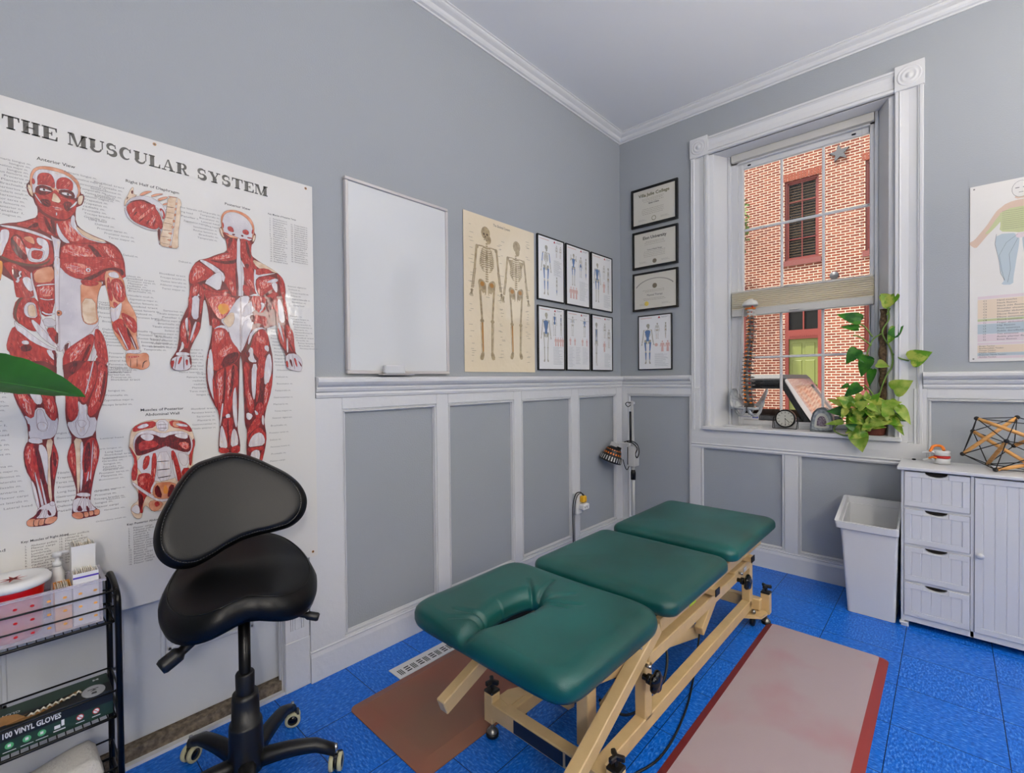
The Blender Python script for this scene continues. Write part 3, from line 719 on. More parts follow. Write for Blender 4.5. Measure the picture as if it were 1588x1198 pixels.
T 575,1375 608,1377 613,1355 608,1345 610,1323 608,1314 607,1297 606,1286 603,1267 601,1247 601,1226 601,1200 575,1199 550,1199 549,1229 558,1259 557,1275 566,1299 570,1335
W 598,1374 602,1374 581,1202 576,1202 582,1245 592,1314
O 596,1358 600,1359 599,1350 595,1350
O 593,1339 598,1340 597,1331 593,1331
O 591,1318 596,1320 595,1311 591,1310
O 587,1297 593,1297 592,1288 586,1288
O 584,1276 589,1276 588,1267 582,1267
O 571,1249 584,1252 583,1245 576,1245
O 568,1226 581,1229 580,1222 574,1222
O 572,1204 583,1205 582,1200 575,1199
O 575,1375 593,1376 603,1375 593,1374 575,1372
B 570,1338 591,1340 591,1338 570,1336
B 567,1319 590,1320 590,1319 567,1318
B 565,1301 588,1301 588,1300 565,1299
B 560,1282 585,1281 585,1280 560,1280
B 556,1257 582,1258 582,1257 556,1255
B 551,1234 580,1235 580,1234 551,1232
B 550,1211 578,1210 578,1209 550,1210
Q 733,1331 735,1349 747,1368 772,1379 798,1379 823,1371 840,1353 847,1330 846,1308 852,1304 850,1287 842,1267 835,1262 833,1226 841,1213 916,1175 937,1163 955,1139 960,1102 957,1072 960,1029 910,939 692,924 687,1001 676,1042 625,995 633,1066 629,1105 637,1133 655,1170 687,1182 714,1200 751,1219 751,1242 747,1266 739,1267 729,1286 728,1303 735,1305
O 733,1331 735,1349 747,1368 772,1379 798,1379 823,1371 840,1353 847,1330 846,1308 835,1275 739,1274
G 738,1336 747,1359 772,1372 801,1369 826,1354 841,1328 839,1296 835,1275 806,1274 777,1282 743,1285 738,1309
T 729,1303 735,1301 740,1278 744,1270 739,1269 731,1285
T 844,1300 851,1302 848,1283 840,1271 839,1281
R 737,1327 743,1317 741,1302 738,1308
R 839,1321 844,1322 842,1304 836,1304
R 754,1312 770,1316 777,1296 765,1295 755,1299
R 805,1310 819,1316 828,1308 824,1295 806,1297
R 741,1289 758,1287 758,1282 743,1284
R 820,1288 839,1288 839,1284 822,1283
D 769,1289 780,1290 777,1284 770,1284
D 799,1291 808,1292 807,1285 800,1286
R 747,1269 786,1276 784,1213 778,1177 751,1221 753,1242
D 758,1271 774,1275 757,1229 754,1236
R 796,1276 812,1279 835,1273 833,1226 841,1206 857,1176 840,1166 798,1202 796,1230
D 815,1276 822,1267 837,1202 821,1220 815,1255
R 661,1171 687,1180 751,1218 782,1213 780,1177 784,1143 786,1073 786,1044 782,1033 773,1046 755,1083 737,1108 746,1130 737,1146 696,1170
L 708,1192 751,1211 776,1205 738,1188 702,1181
D 690,1179 738,1181 775,1191 782,1199 780,1181 750,1172 714,1173
D 778,1177 787,1122 788,1051 780,1051 779,1121
L 752,1117 768,1119 773,1067 761,1076
W 661,1172 675,1176 713,1159 746,1130 738,1101 731,1117 713,1135 678,1160
R 629,1105 637,1137 655,1168 678,1157 710,1135 695,1112 659,1093 636,1080
L 643,1134 658,1157 686,1138 660,1103 639,1087
D 662,1094 695,1112 713,1132 695,1105 665,1089
G 674,1095 713,1135 731,1142 734,1107 724,1068 694,1085
R 668,1091 688,1084 712,1066 752,1082 755,1069 712,1063 674,1075
O 671,1075 712,1061 755,1069 782,1030 773,1010 693,1001 679,1042
R 671,1075 712,1061 755,1069 773,1043 767,1028 723,1027 684,1029
R 636,1080 661,1092 662,1070 647,1031 638,1014 625,995 632,1053
R 662,1087 671,1081 676,1059 674,1025 664,998 660,1030
L 639,1070 656,1083 653,1059 641,1034
W 647,1031 662,1060 661,998 638,996
G 785,1277 797,1276 795,1215 799,1181 800,1110 797,1045 805,1013 776,1010 786,1041 788,1108 782,1178 784,1213
W 796,1202 804,1185 810,1154 806,1111 802,1039 797,1038 799,1124
R 800,1209 821,1206 840,1166 846,1131 847,1088 865,1057 839,1079 809,1111 807,1154
D 811,1186 827,1185 820,1166 814,1169
W 798,1198 811,1176 809,1168 798,1184
L 813,1147 839,1115 845,1087 819,1116
R 803,1110 829,1096 825,1059 802,1075
W 805,1054 852,1081 872,1058 885,1021 801,1013 799,1039
R 825,1056 848,1070 879,1040 885,1021 838,1016 831,1039
T 834,1208 874,1197 919,1175 933,1166 888,1174 854,1175
R 848,1171 888,1181 916,1167 853,1146 843,1156
W 842,1170 850,1168 848,1146 887,1159 930,1169 887,1152 850,1139 846,1102 862,1060 858,1056 841,1098
R 850,1135 887,1152 929,1147 929,1117 886,1085 865,1061 849,1099
L 856,1125 901,1143 915,1126 869,1090
W 883,1125 915,1145 933,1144 926,1131 904,1125
R 923,1168 944,1157 956,1132 958,1094 953,1056 939,1088 936,1129
D 930,1158 937,1148 943,1108 938,1129
R 869,1061 911,1088 915,1115 935,1073 957,1049 957,1028 889,1021 886,1056
W 904,1125 926,1131 929,1106 925,1086 911,1103
W 924,1045 935,1069 942,1027 922,1025
D 886,1056 910,1070 903,1023 882,1021
Q 627,1041 674,1046 669,990 664,949 661,924 639,877 626,842 634,817 631,782 598,777 574,782 570,811 587,841 593,856 599,900 600,939 614,975 629,1011
G 640,1042 662,1045 658,994 656,959 636,962 635,1012
R 627,1041 640,1042 635,977 619,946 629,991
R 663,1045 674,1046 667,990 660,969
R 605,945 620,966 634,952 631,902 626,857 612,856 600,890
L 607,940 617,950 619,891 608,881
R 640,947 662,954 661,924 637,877 631,877
D 619,941 628,941 625,877 620,872
W 616,960 626,966 623,911 617,931
W 645,953 653,951 631,877 629,892
W 606,886 614,861 599,841 595,841
D 593,851 600,885 606,876 598,846
W 589,843 626,842 628,830 587,828
G 572,816 591,829 628,830 634,807 627,782 594,777 576,784
R 572,811 584,814 578,787 574,792
R 599,826 607,827 596,799 592,802
R 615,817 623,817 621,797 617,797
D 626,827 632,817 632,797 628,802
B 589,826 591,826 584,782 582,782
B 609,829 611,829 611,782 608,782
Q 679,1047 799,1061 910,1075 904,1024 888,984 884,940 896,885 906,830 905,763 899,707 882,652 871,597 871,570 878,525 872,476 858,422 808,429 804,489 810,547 800,580 801,634 798,709 797,805 788,848 784,741 779,608 774,566 784,507 782,470 712,481 713,535 718,576 714,628 703,649 682,701 676,763 679,824 696,901 699,957 696,998
L 679,1047 775,1059 774,1027 740,976 722,964 700,998
Y 714,1020 751,1029 755,999 727,980
R 697,972 722,964 724,944 699,927
G 774,1037 796,1061 828,1065 818,1032 842,985 836,958 810,886 795,851 785,850 762,884 749,935 722,964 745,977
W 791,1061 797,1061 794,848 788,848
B 793,1061 795,1061 791,853 790,853
T 731,965 769,1005 773,963 754,936 740,950
W 813,1031 838,1050 858,1047 842,1007 797,976 803,1014
R 828,1065 868,1070 889,1061 888,1028 867,999 837,1017
W 863,1047 883,1039 867,1010 857,1003 868,1026
R 837,996 867,993 888,990 884,945 862,965 836,958
D 824,989 842,996 841,964 829,968
D 878,1055 910,1075 904,1024 888,1001
G 797,960 827,979 836,952 815,902 795,864
W 699,927 722,946 745,945 753,920 744,925 721,936
R 699,927 722,938 744,932 753,909 767,879 781,863 788,842 780,816 756,799 728,791 705,773 692,803 696,875
L 703,922 731,934 739,909 711,866
D 738,836 781,853 785,832 766,805 719,788
L 711,845 758,883 767,863 729,820
W 686,849 696,860 701,773 696,742 700,701 706,659 691,691 678,763
R 679,824 686,844 684,819
R 705,773 733,789 780,810 781,741 776,699 764,678 748,610 735,611 716,607 710,659 707,721
D 733,789 742,789 736,690 725,607 716,612 731,690
D 761,799 770,800 764,720 749,668 755,742
L 710,763 728,778 729,690 717,638
L 747,783 761,784 750,689 742,658
R 696,763 705,732 710,649 705,644 697,691
W 764,710 774,720 775,582 771,561 762,599 759,657
W 735,616 749,621 753,605 739,601
W 724,659 731,658 720,576 716,576
R 725,601 744,605 762,604 759,557 746,490 740,501 729,554
D 741,600 746,600 746,490 742,501
W 720,576 727,575 740,517 740,490 714,493 715,535
W 759,562 769,561 778,523 775,497 751,494 752,531
R 712,499 746,490 744,473 712,478
R 751,494 782,502 782,469 751,472
R 815,881 836,925 866,944 887,929 894,879 880,840 854,823 834,849
B 815,886 836,931 861,938 835,914 825,865 810,854
L 840,909 871,917 886,884 855,883
W 815,886 826,930 861,952 887,937 866,944 836,925 820,876
W 820,870 835,866 834,833 849,812 824,811 814,827
D 800,848 820,854 822,833 809,827
W 875,878 891,879 891,851 875,862
R 854,845 885,829 879,774 858,741 849,795
W 880,834 896,852 903,796 894,740 873,719 871,763
R 883,718 905,785 899,707 882,646 869,614 864,675
L 873,719 889,740 882,663 869,636
R 799,816 824,806 813,741 822,687 836,659 831,616 816,617 807,655 801,741
L 813,730 822,687 831,660 821,638 812,666
W 829,806 849,806 843,741 839,676 831,665 825,719
R 846,795 859,785 858,719 847,664 841,654 843,730
D 853,730 868,741 872,685 866,631 856,653
R 841,654 867,658 869,608 856,593 835,599
W 806,623 831,611 820,590 806,596
W 833,632 851,615 841,605
W 861,609 870,603 868,564 860,576
R 835,599 856,593 855,565 835,556 814,536 809,510 807,547
R 830,551 855,565 878,525 872,487 867,487 870,525 845,544 824,524 809,493 809,515
W 829,535 855,543 871,520 869,490 834,488 811,488 814,509
R 806,486 836,485 869,487 866,476 854,469 838,479 823,465 813,471
W 818,465 836,477 854,469 848,423 818,427
R 859,471 872,481 858,422 848,423
Q 910,1075 953,1080 963,1019 968,968 987,929 989,889 994,849 1022,821 1018,780 959,785 953,819 955,848 928,892 921,965 920,1009 909,1042
G 926,1066 942,1062 952,1007 954,973 935,971 928,1016
R 910,1075 926,1077 928,1010 924,982 915,1031
R 942,1079 954,1080 963,1025 968,974 957,996
R 924,959 946,961 956,899 960,854 944,876 929,903
W 923,970 935,971 950,893 945,899
R 954,973 979,952 988,924 989,889 994,855 972,860 959,911
L 962,951 976,946 978,900 967,911
D 961,911 972,894 991,855 983,855
W 959,911 964,911 966,854 958,854
G 956,848 997,852 1022,824 1018,780 1004,777 959,788 954,814
R 955,820 963,820 965,791 957,797
D 968,826 977,826 982,797 977,797
R 985,832 994,832 1001,797 996,797
D 1002,826 1019,803 1016,795
B 966,848 967,848 973,788 972,788
B 980,849 981,849 990,786 988,786
T 457,542 459,570 466,592 493,609 531,614 578,610 607,601 627,579 635,549 639,523 632,494 629,444 640,352 573,305 514,303 501,324 492,331 486,304 482,288 467,292 455,320 459,338 477,348 476,381 460,407 460,449 472,484 454,524
R 466,592 493,606 527,609 526,587 492,583 466,574
W 474,591 500,604 511,593 485,584
R 562,609 607,601 627,579 631,559 598,577 570,584
O 574,605 594,602 594,582 574,584
W 582,598 615,590 619,580 586,587
G 527,611 562,611 561,568 530,575
W 532,606 554,604 553,573 534,577
K 532,596 558,595 558,594 532,594
K 532,584 558,583 558,581 532,583
R 455,533 465,513 476,489 475,419 460,416 460,449 470,480 460,514
R 633,544 640,523 630,489 627,444 619,445 621,495
W 465,527 468,559 481,575 511,581 542,564 577,571 610,566 626,544 632,524 630,504 617,476 476,493
D 469,531 473,554 488,569 522,564 545,547 569,560 618,558 626,529 626,499 613,491 576,508 560,517 553,522 529,511 495,500 476,496 471,508
R 480,544 522,545 537,524 499,514 480,511
L 585,529 618,530 622,505 605,502
W 484,565 507,568 522,559 518,545 503,542 488,553
W 575,557 598,561 618,555 616,538 589,545
G 476,493 517,507 557,522 576,505 617,490 621,445 595,419 567,404 523,401 475,447
R 493,491 510,496 505,456 488,445
R 515,500 527,501 526,449 520,407 511,365 502,372 512,432
L 518,450 524,449 520,407 514,393
W 527,501 564,502 567,404 527,403
K 528,472 562,470 562,468 528,469
K 528,444 563,443 563,440 528,441
K 529,417 566,419 566,416 529,414
R 566,501 576,505 588,464 599,399 587,386 573,442
W 570,481 576,456 585,401 583,392 573,432
G 584,494 605,492 617,476 612,446 596,449
R 596,439 625,437 616,396 599,389
R 473,433 494,439 512,432 512,394 502,367 492,350 486,323 488,304 476,311 478,381
D 476,381 492,355 480,310 477,334
L 478,427 493,430 493,397 482,399
W 460,416 471,405 496,377 534,342 558,342 557,332 530,333 492,369 463,402
W 506,376 522,411 525,396 513,365
O 515,384 527,401 575,395 586,371 566,341 534,342 515,355
D 519,383 531,395 542,345 523,354
D 562,390 578,382 562,346 554,348
Y 546,388 554,386 558,357 542,360
O 501,329 511,346 546,330 533,308 514,303
R 518,335 530,337 534,323 522,318
G 455,324 470,340 479,329 480,305 467,308'''
# slab-serif capitals for the poster title
def arc(cx,cy,rx,ry,a0,a1,n=14): return [(cx+rx*math.cos(R(a0+(a1-a0)*i/n)),cy+ry*math.sin(R(a0+(a1-a0)*i/n))) for i in range(n+1)]
def glyph(ch):
    P=[];S_=.33;t=.10
    def r(x0,x1,y0,y1): P.append([(x0,y0),(x1,y0),(x1,y1),(x0,y1)])
    def ln(a,b,w0,w1=None): # horizontal-thickness diagonal
        w1=w1 or w0; P.append([(a[0]-w0/2,a[1]),(a[0]+w0/2,a[1]),(b[0]+w1/2,b[1]),(b[0]-w1/2,b[1])])
    def st(p,ws):
        L=[];Q=[]
        for i in range(len(p)):
            a=p[max(i-1,0)];b=p[min(i+1,len(p)-1)];dx,dy=b[0]-a[0],b[1]-a[1];l=math.hypot(dx,dy) or 1
            L.append((p[i][0]-dy/l*ws[i]/2,p[i][1]+dx/l*ws[i]/2));Q.append((p[i][0]+dy/l*ws[i]/2,p[i][1]-dx/l*ws[i]/2))
        for i in range(len(p)-1): P.append([L[i],Q[i],Q[i+1],L[i+1]])
    W=1
    if ch=='T': W=1.0; r(.5-S_/2,.5+S_/2,0,1); r(.25,.75,0,t); r(0,W,1-t,1); P.append([(0,1),(0,.66),(.06,.66),(.14,1)]); P.append([(W,1),(W,.66),(W-.06,.66),(W-.14,1)])
    if ch=='H': W=1.12; [ (r(x,x+S_,0,1),r(x-.09,x+S_+.09,0,t),r(x-.09,x+S_+.09,1-t,1)) for x in (.1,W-.1-S_)]; r(.3,W-.3,.46,.55)
    if ch=='E': W=.95; r(.1,.1+S_,0,1); r(0,W,0,t); r(0,W-.02,1-t,1); r(.3,.62,.47,.55); P.append([(W,0),(W+.02,.34),(W-.05,.34),(W-.16,0)]); P.append([(W-.02,1),(W-.02,.68),(W-.08,.68),(W-.17,1)]); r(.58,.64,.36,.66)
    if ch=='M': W=1.3; r(.1,.18,0,1); r(W-.1-S_,W-.1,0,1); r(0,.32,0,t); r(W-S_-.2,W,0,t); r(0,.3,1-t,1); r(W-.3,W,1-t,1); ln((.26,1),(.62,0),.3,.12); ln((W-.26,1),(.64,0),.10,.08)
    if ch=='U': W=1.08; r(.1,.1+S_,.3,1); r(0,.47,1-t,1); r(W-.18,W-.1,.3,1); r(W-.3,W,1-t,1); st(arc(.53,.32,.33,.28,180,360),[.27-.19*i/14 for i in range(15)])
    if ch=='S': W=.86; st(arc(.42,.72,.27,.235,35,270,16),[.08+.14*math.sin(PI*i/16) for i in range(17)]); st(arc(.42,.275,.29,.235,90,-145,16),[.10+.17*math.sin(PI*i/16) for i in range(17)]); P.append([(.70,1),(.63,.93),(.66,.66),(.74,.66)]); P.append([(.08,.0),(.08,.36),(.15,.36),(.2,.08)])
    if ch=='C': W=1.0; st(arc(.52,.5,.36,.455,48,312,22),[.08+.2*math.sin(PI*i/22)**1.5 for i in range(23)]); P.append([(.88,1),(.74,.86),(.80,.64),(.90,.64)]); 
    if ch=='L': W=.92; r(.1,.1+S_,0,1); r(0,.48,1-t,1); r(0,W,0,t); P.append([(W-.02,0),(W,.36),(W-.07,.36),(W-.18,0)])
    if ch=='A': W=1.12; ln((.66,0),(.46,1),.01) if 0 else None; P.append([(.72,0),(1.0,0),(.62,1),(.50,1)]); P.append([(.13,0),(.21,0),(.56,.95),(.50,1)]); r(.26,.76,.27,.35); r(0,.38,0,t); r(.62,W,0,t)
    if ch=='R': W=1.1; r(.1,.1+S_,0,1); r(0,.46,0,t); r(0,.5,1-t,1); r(.3,.55,.45,.53); st(arc(.52,.735,.27,.225,90,-90,12),[.08+.16*math.sin(PI*i/12) for i in range(13)]); P.append([(.50,.5),(.70,.46),(.98,.0),(.74,.0)]); r(.74,W,0,t)
    if ch=='Y': W=1.06; r(.39,.39+S_,0,.46); r(.25,.8,0,t); P.append([(.08,1),(.38,1),(.66,.42),(.42,.42)]); P.append([(.82,1),(.92,1),(.64,.44),(.55,.44)]); r(0,.44,1-t,1); r(.7,W,1-t,1)
    return P,W
def title(S,word,x0,x1,y,h):
    gl=[glyph(c) for c in word]; gap=.10; tot=sum(g[1] for g in gl)+gap*(len(gl)-1); k=(x1-x0)/tot; x=x0
    for P,W in gl:
        for p in P: S.poly([(x+a*k,y+b*h) for a,b in p],'ink',up=.0006)
        x+=(W+gap)*k
NAMES=['Temporalis m.','Orbicularis oculi m.','Frontalis m.','Procerus m.','Nasalis m.','Zygomaticus major m.','Masseter m.','Buccinator m.','Platysma m.','Deltoid m.','Biceps brachii m.','Brachialis m.','Pronator teres m.','Flexor carpi','radialis m.','Palmaris longus m.','Sartorius m.','Gracilis m.','Rectus femoris m.','Vastus lateralis m.','Iliotibial tract','Patellar l.','Soleus m.','Tibialis anterior m.','Extensor digitorum','longus m.','Peroneus brevis m.','Trapezius m.','Teres major m.','Triceps brachii m.','Long head','Lateral head','Adductor magnus m.','Semitendinosus m.','Plantaris m.','Gastrocnemius m.']
def labels(S,x0,x1,y0,y1,n,al='l',size=.0085,dx=0,rng=random.Random(4)):
    for i in range(n):
        y=y1+(y0-y1)*i/max(1,n-1); t=NAMES[rng.randrange(len(NAMES))]; o=dx*(i/max(1,n-1)-.5)+rng.uniform(-.004,.004)
        x=(x0 if al=='l' else x1)+o; S.text(t,x,y,size,'ink_grey',al,wid=min(.075,.0048*len(t)))
FR=random.Random(9)
def inside(x,y,p):
    c=False;j=len(p)-1
    for i in range(len(p)):
        if (p[i][1]>y)!=(p[j][1]>y) and x<(p[j][0]-p[i][0])*(y-p[i][1])/(p[j][1]-p[i][1])+p[i][0]: c=not c
        j=i
    return c
def fibres(S,p,m):
    n=len(p); mx=sum(a for a,b in p)/n; my=sum(b for a,b in p)/n
    A=abs(sum(p[i][0]*p[(i+1)%n][1]-p[(i+1)%n][0]*p[i][1] for i in range(n)))/2
    sxx=sum((a-mx)**2 for a,b in p); syy=sum((b-my)**2 for a,b in p); sxy=sum((a-mx)*(b-my) for a,b in p)
    th=.5*math.atan2(2*sxy,sxx-syy); x0,x1=min(a for a,b in p),max(a for a,b in p); y0,y1=min(b for a,b in p),max(b for a,b in p)
    k=int(A*1e6/(26 if m in 'RL' else 60)); dark={'R':'m_D','L':'m_R','D':'m_K','W':'m_G','G':'m_W'}[m]; light={'R':'m_L','L':'m_W','D':'m_R','W':'m_T','G':'m_W'}[m]
    for i in range(min(k,110)):
        x,y=FR.uniform(x0,x1),FR.uniform(y0,y1); a=th+FR.uniform(-.22,.22); L=FR.uniform(.006,.020); dx,dy=math.cos(a)*L/2,math.sin(a)*L/2
        if inside(x-dx,y-dy,p) and inside(x+dx,y+dy,p) and inside(x,y,p):
            w_=FR.uniform(.0005,.0012); S.poly([(x-dx,y-dy),(x-dy/L*w_*2,y+dx/L*w_*2*.5),(x+dx,y+dy),(x+dy/L*w_,y-dx/L*w_)],light if FR.random()<.55 else dark)
def muscle_poster():
    S,W,H=sheet_l(-3.640,-2.565,.535,2.087,.021); S.base(W,H,'poster_paper',.0012)
    for ln in MUSC.split('\n'):
        m,p=ln.split(' ',1); q=[tuple(int(v)/1000 for v in a.split(',')) for a in p.split()]
        ps=chaikin(q,1 if len(q)<30 else 1); S.poly(ps,'m_'+m)
        if m in 'RDLWGQOT' and len(ps)<200:
            S.stroke(ps+[ps[0]],.0007,'m_B' if m in 'OTGW' else 'm_Q',up=S.lay-S.t+1e-6)
        if m in 'RLDWG': fibres(S,ps,m)
    for a,x0,x1 in (('THE',.190,.303),('MUSCULAR',.326,.637),('SYSTEM',.661,.898)): title(S,a,x0,x1,1.462,.038)
    S.text('Anterior View',.258,1.394,.0135,'ink',wid=.083,bold=.01); S.text('Right Half of Diaphragm',.461,1.390,.0125,'ink',wid=.145,bold=.01); S.text('Posterior View',.747,1.392,.0125,'ink',wid=.087,bold=.01)
    S.text('Muscles of Posterior',.487,.6425,.0125,'ink',wid=.120,bold=.012); S.text('Abdominal Wall',.500,.6265,.0125,'ink',wid=.095,bold=.012)
    S.text('Key: Muscles of Right Hand',.207,.276,.0095,'ink',wid=.100,bold=.012); S.text('Key: Posterior Abdominal Wall',.446,.272,.0095,'ink',wid=.12,bold=.012); S.text('Key: Muscles of Posterior Torso',.898,1.394,.009,'ink',wid=.108,bold=.01)
    S.text('Right Hand',.176,.262,.012,'ink','r',wid=.07)
    rng=random.Random(7)
    K=['Flexor carpi','radialis t.','Flexor carpi','ulnaris t.','Flexor retinaculum','Abductor pollicis','brevis m.','Opponens pollicis m.','Flexor pollicis','Adductor pollicis','Lumbricals','Palmar interossei']
    for c,(x,y,n,k0) in enumerate(((.214,.262,11,1),(.286,.274,11,12),(.449,.258,16,1),(.903,1.378,20,1),(.985,1.372,18,21))):
        for i in range(n):
            yy=y-i*(.0082 if c<2 else .0078 if c==2 else .0088); S.text('%d.'%(k0+i),x,yy,.0075,'ink_soft'); t=K[rng.randrange(len(K))] if c<3 else NAMES[rng.randrange(len(NAMES))]; S.text(t,x+.013,yy,.0078,'ink_soft',wid=min(.055,.0042*len(t)))
    L=labels
    L(S,.17,.243,1.335,1.372,5,'r',dx=-.01); L(S,.15,.236,1.215,1.325,11,'r',dx=-.02)
    L(S,.331,.4,1.335,1.375,4,dx=.03); L(S,.358,.42,1.250,1.325,8); L(S,.392,.46,1.198,1.245,5,dx=.05); S.text('Deltoid m.',.451,1.149,.009,'ink_grey')
    L(S,.459,.5,1.035,1.083,7,dx=.01); L(S,.468,.5,.950,1.02,7,dx=.02); L(S,.490,.52,.845,.905,6,dx=.02); L(S,.384,.42,.975,.99,3); L(S,.39,.43,.93,.97,4,dx=.01); L(S,.40,.43,.855,.905,6,dx=.01); L(S,.41,.44,.77,.83,6)
    L(S,.408,.44,.745,.785,6,dx=.01); L(S,.398,.44,.665,.71,4,dx=-.01); L(S,.388,.43,.44,.515,9,dx=-.01); L(S,.366,.4,.345,.395,5)
    L(S,.12,.186,.66,.71,5,'r'); L(S,.12,.186,.535,.63,8,'r',dx=.01); L(S,.12,.214,.38,.50,9,'r',dx=.03); L(S,.283,.3,.57,.585,2); L(S,.285,.31,.35,.465,9)
    L(S,.66,.725,1.25,1.345,9,'r',dx=-.01); S.text('Deltoid m.',.640,1.155,.009,'ink_grey','r'); L(S,.58,.620,1.055,1.105,5,'r'); L(S,.55,.60,.855,.98,12,'r',dx=-.02); L(S,.63,.668,.77,.85,8,'r'); L(S,.63,.690,.69,.765,7,'r'); L(S,.64,.706,.57,.64,6,'r')
    L(S,.978,1.0,1.045,1.12,7,dx=.02); L(S,.995,1.0,.87,1.0,13,dx=.03); L(S,.908,.93,.80,.945,12,dx=.02); L(S,.913,.95,.59,.78,8,dx=-.02); L(S,.892,.93,.42,.56,6)
    L(S,.605,.63,1.30,1.345,4,dx=.02); L(S,.40,.450,1.32,1.365,5,'r',dx=-.01)
    L(S,.415,.442,.30,.56,9,'r',size=.006)
    for x,y in ((.540,1.539),(1.048,1.538),(.03,1.539),(1.055,.02),(.54,.015)): S.ell(x,y,.0052,.0052,'bone_gold',up=.0007); S.ell(x,y,.0026,.0026,'ink',up=.0008)
    o=S.mb.build('anatomy_poster'); o['label']='large white poster titled THE MUSCULAR SYSTEM with two red muscle figures, hung over the door'; o['category']='poster'
muscle_poster()
# ---------------------------------------------------------------- skeleton drawing
def skeleton(S,cx,y0,h,c='bone',dk='bone_dark',ln='bone_dark',blue=None,arms=0,back=False,side=False,mirror=1,leg=1):
    k=h; X=lambda x:cx+x*k*mirror; Y=lambda y:y0+y*k
    def st(p,w,m=c): S.stroke([(X(a),Y(b)) for a,b in p],[v*k for v in w] if isinstance(w,(list,tuple)) else w*k,m)
    def el(x,y,rx,ry,m=c,r=0): S.ell(X(x),Y(y),rx*k,ry*k,m,14,r)
    sx=.35 if side else 1
    # skull
    el(.01*sx,.945,.046,.048); el(.020*mirror*sx,.900,.027,.034)
    if not back: el(-.006*sx,.935,.010,.009,dk); el(.028*sx,.935,.010,.009,dk); el(.012*sx,.918,.005,.008,dk); st([(-.008*sx,.893),(.03*sx,.893)],.004,dk)
    # spine
    for i in range(17): yy=.865-i*.0175; el(0 if not side else .012*math.sin(i*.4),yy,.012+.0004*i,.0065)
    # ribs
    for i in range(10):
        w=(.045+.03*math.sin(min(1,(i+1)/7)*PI/2)-.012*max(0,i-7))*sx; yy=.825-i*.0155
        for s in (-1,1): st([(0,yy+.004),(s*w*.6,yy+.008),(s*w,yy-.008),(s*w*.9,yy-.022),(s*w*.45,yy-.030)],.0065)
    if not back: st([(0,.82),(0,.72)],[.014,.010])
    for s in (-1,1):
        st([(0,.835),(s*.05*sx,.842),(s*.105*sx,.838)],.009); el(s*.1*sx,.83,.016,.016)
        if back: S.poly([(X(s*.04*sx),Y(.825)),(X(s*.1*sx),Y(.82)),(X(s*.06*sx),Y(.74))],c)
        # pelvis
        S.poly(chaikin([(X(s*a*sx),Y(b)) for a,b in ((.01,.56),(.03,.585),(.075,.60),(.095,.57),(.08,.53),(.05,.50),(.03,.475),(.01,.485))],1),c); el(s*.05*sx,.56,.022,.018,'bone_gold' if blue is None else c); el(s*.03*sx,.488,.010,.010,'cream_paper' if blue is None else 'paper')
        # arm
        if arms==0: A_=[(.105,.825),(.125,.67),(.115,.66)]; F_=[(.125,.665),(.15,.52)]; Hn=(.155,.50,-1.4)
        elif arms==1: A_=[(.10,.83),(.15,.77),(.16,.76)]; F_=[(.16,.765),(.135,.88)]; Hn=(.135,.90,1.5)
        else: A_=[(.10,.83),(.20,.84)]; F_=[(.2,.84),(.32,.85)]; Hn=(.335,.85,.1)
        if side and s>0 and arms==0: pass
        st([(s*a*sx,b) for a,b in A_],[.021]*len(A_)); 
        st([(s*(a+.006)*sx,b) for a,b in F_],.011); st([(s*(a-.008)*sx,b) for a,b in F_],.011)
        hx,hy,ha=Hn; el(s*hx*sx,hy,.012,.014)
        for q in range(5): a=ha+(q-2)*.22; st([(s*hx*sx,hy),(s*(hx+.045*math.cos(a))*sx,hy+.045*math.sin(a))],.005)
        # leg
        st([(s*.075*sx,.545),(s*.055*sx,.30)],[.022,.02]); el(s*.055*sx,.285,.020,.016); st([(s*.052*sx,.275),(s*.045*sx,.05)],[.018,.013],'bone_gold' if (blue is None and s*mirror<0) else c); st([(s*.068*sx,.27),(s*.058*sx,.05)],.007)
        S.poly(chaikin([(X(s*a*sx+(.01 if side else 0)),Y(b)) for a,b in ((.035,.055),(.062,.055),(.085,.0),(.05,-.012),(.035,.02))],1),c)
    if blue:
        for kind in blue:
            if kind=='back': S.poly(chaikin([(X(a*sx),Y(b)) for a,b in ((-.09,.83),(.09,.83),(.05,.72),(.03,.62),(.05,.56),(-.05,.56),(-.03,.62),(-.05,.72))],1),'chart_blue')
            if kind=='arms': [S.stroke([(X(s*.105*sx),Y(.82)),(X(s*.13*sx),Y(.66))],.026*k,'chart_blue') for s in (-1,1)]
            if kind=='legs': [S.stroke([(X(s*.07*sx),Y(.53)),(X(s*.055*sx),Y(.32))],[.05*k,.03*k],'chart_blue') for s in (-1,1)]
            if kind=='calf': [S.stroke([(X(s*.052*sx),Y(.27)),(X(s*.05*sx),Y(.10))],[.04*k,.02*k],'chart_blue') for s in (-1,1)]
            if kind=='belly': S.poly(chaikin([(X(a*sx),Y(b)) for a,b in ((-.04,.66),(.04,.66),(.06,.52),(0,.48),(-.06,.52))],1),'chart_blue')
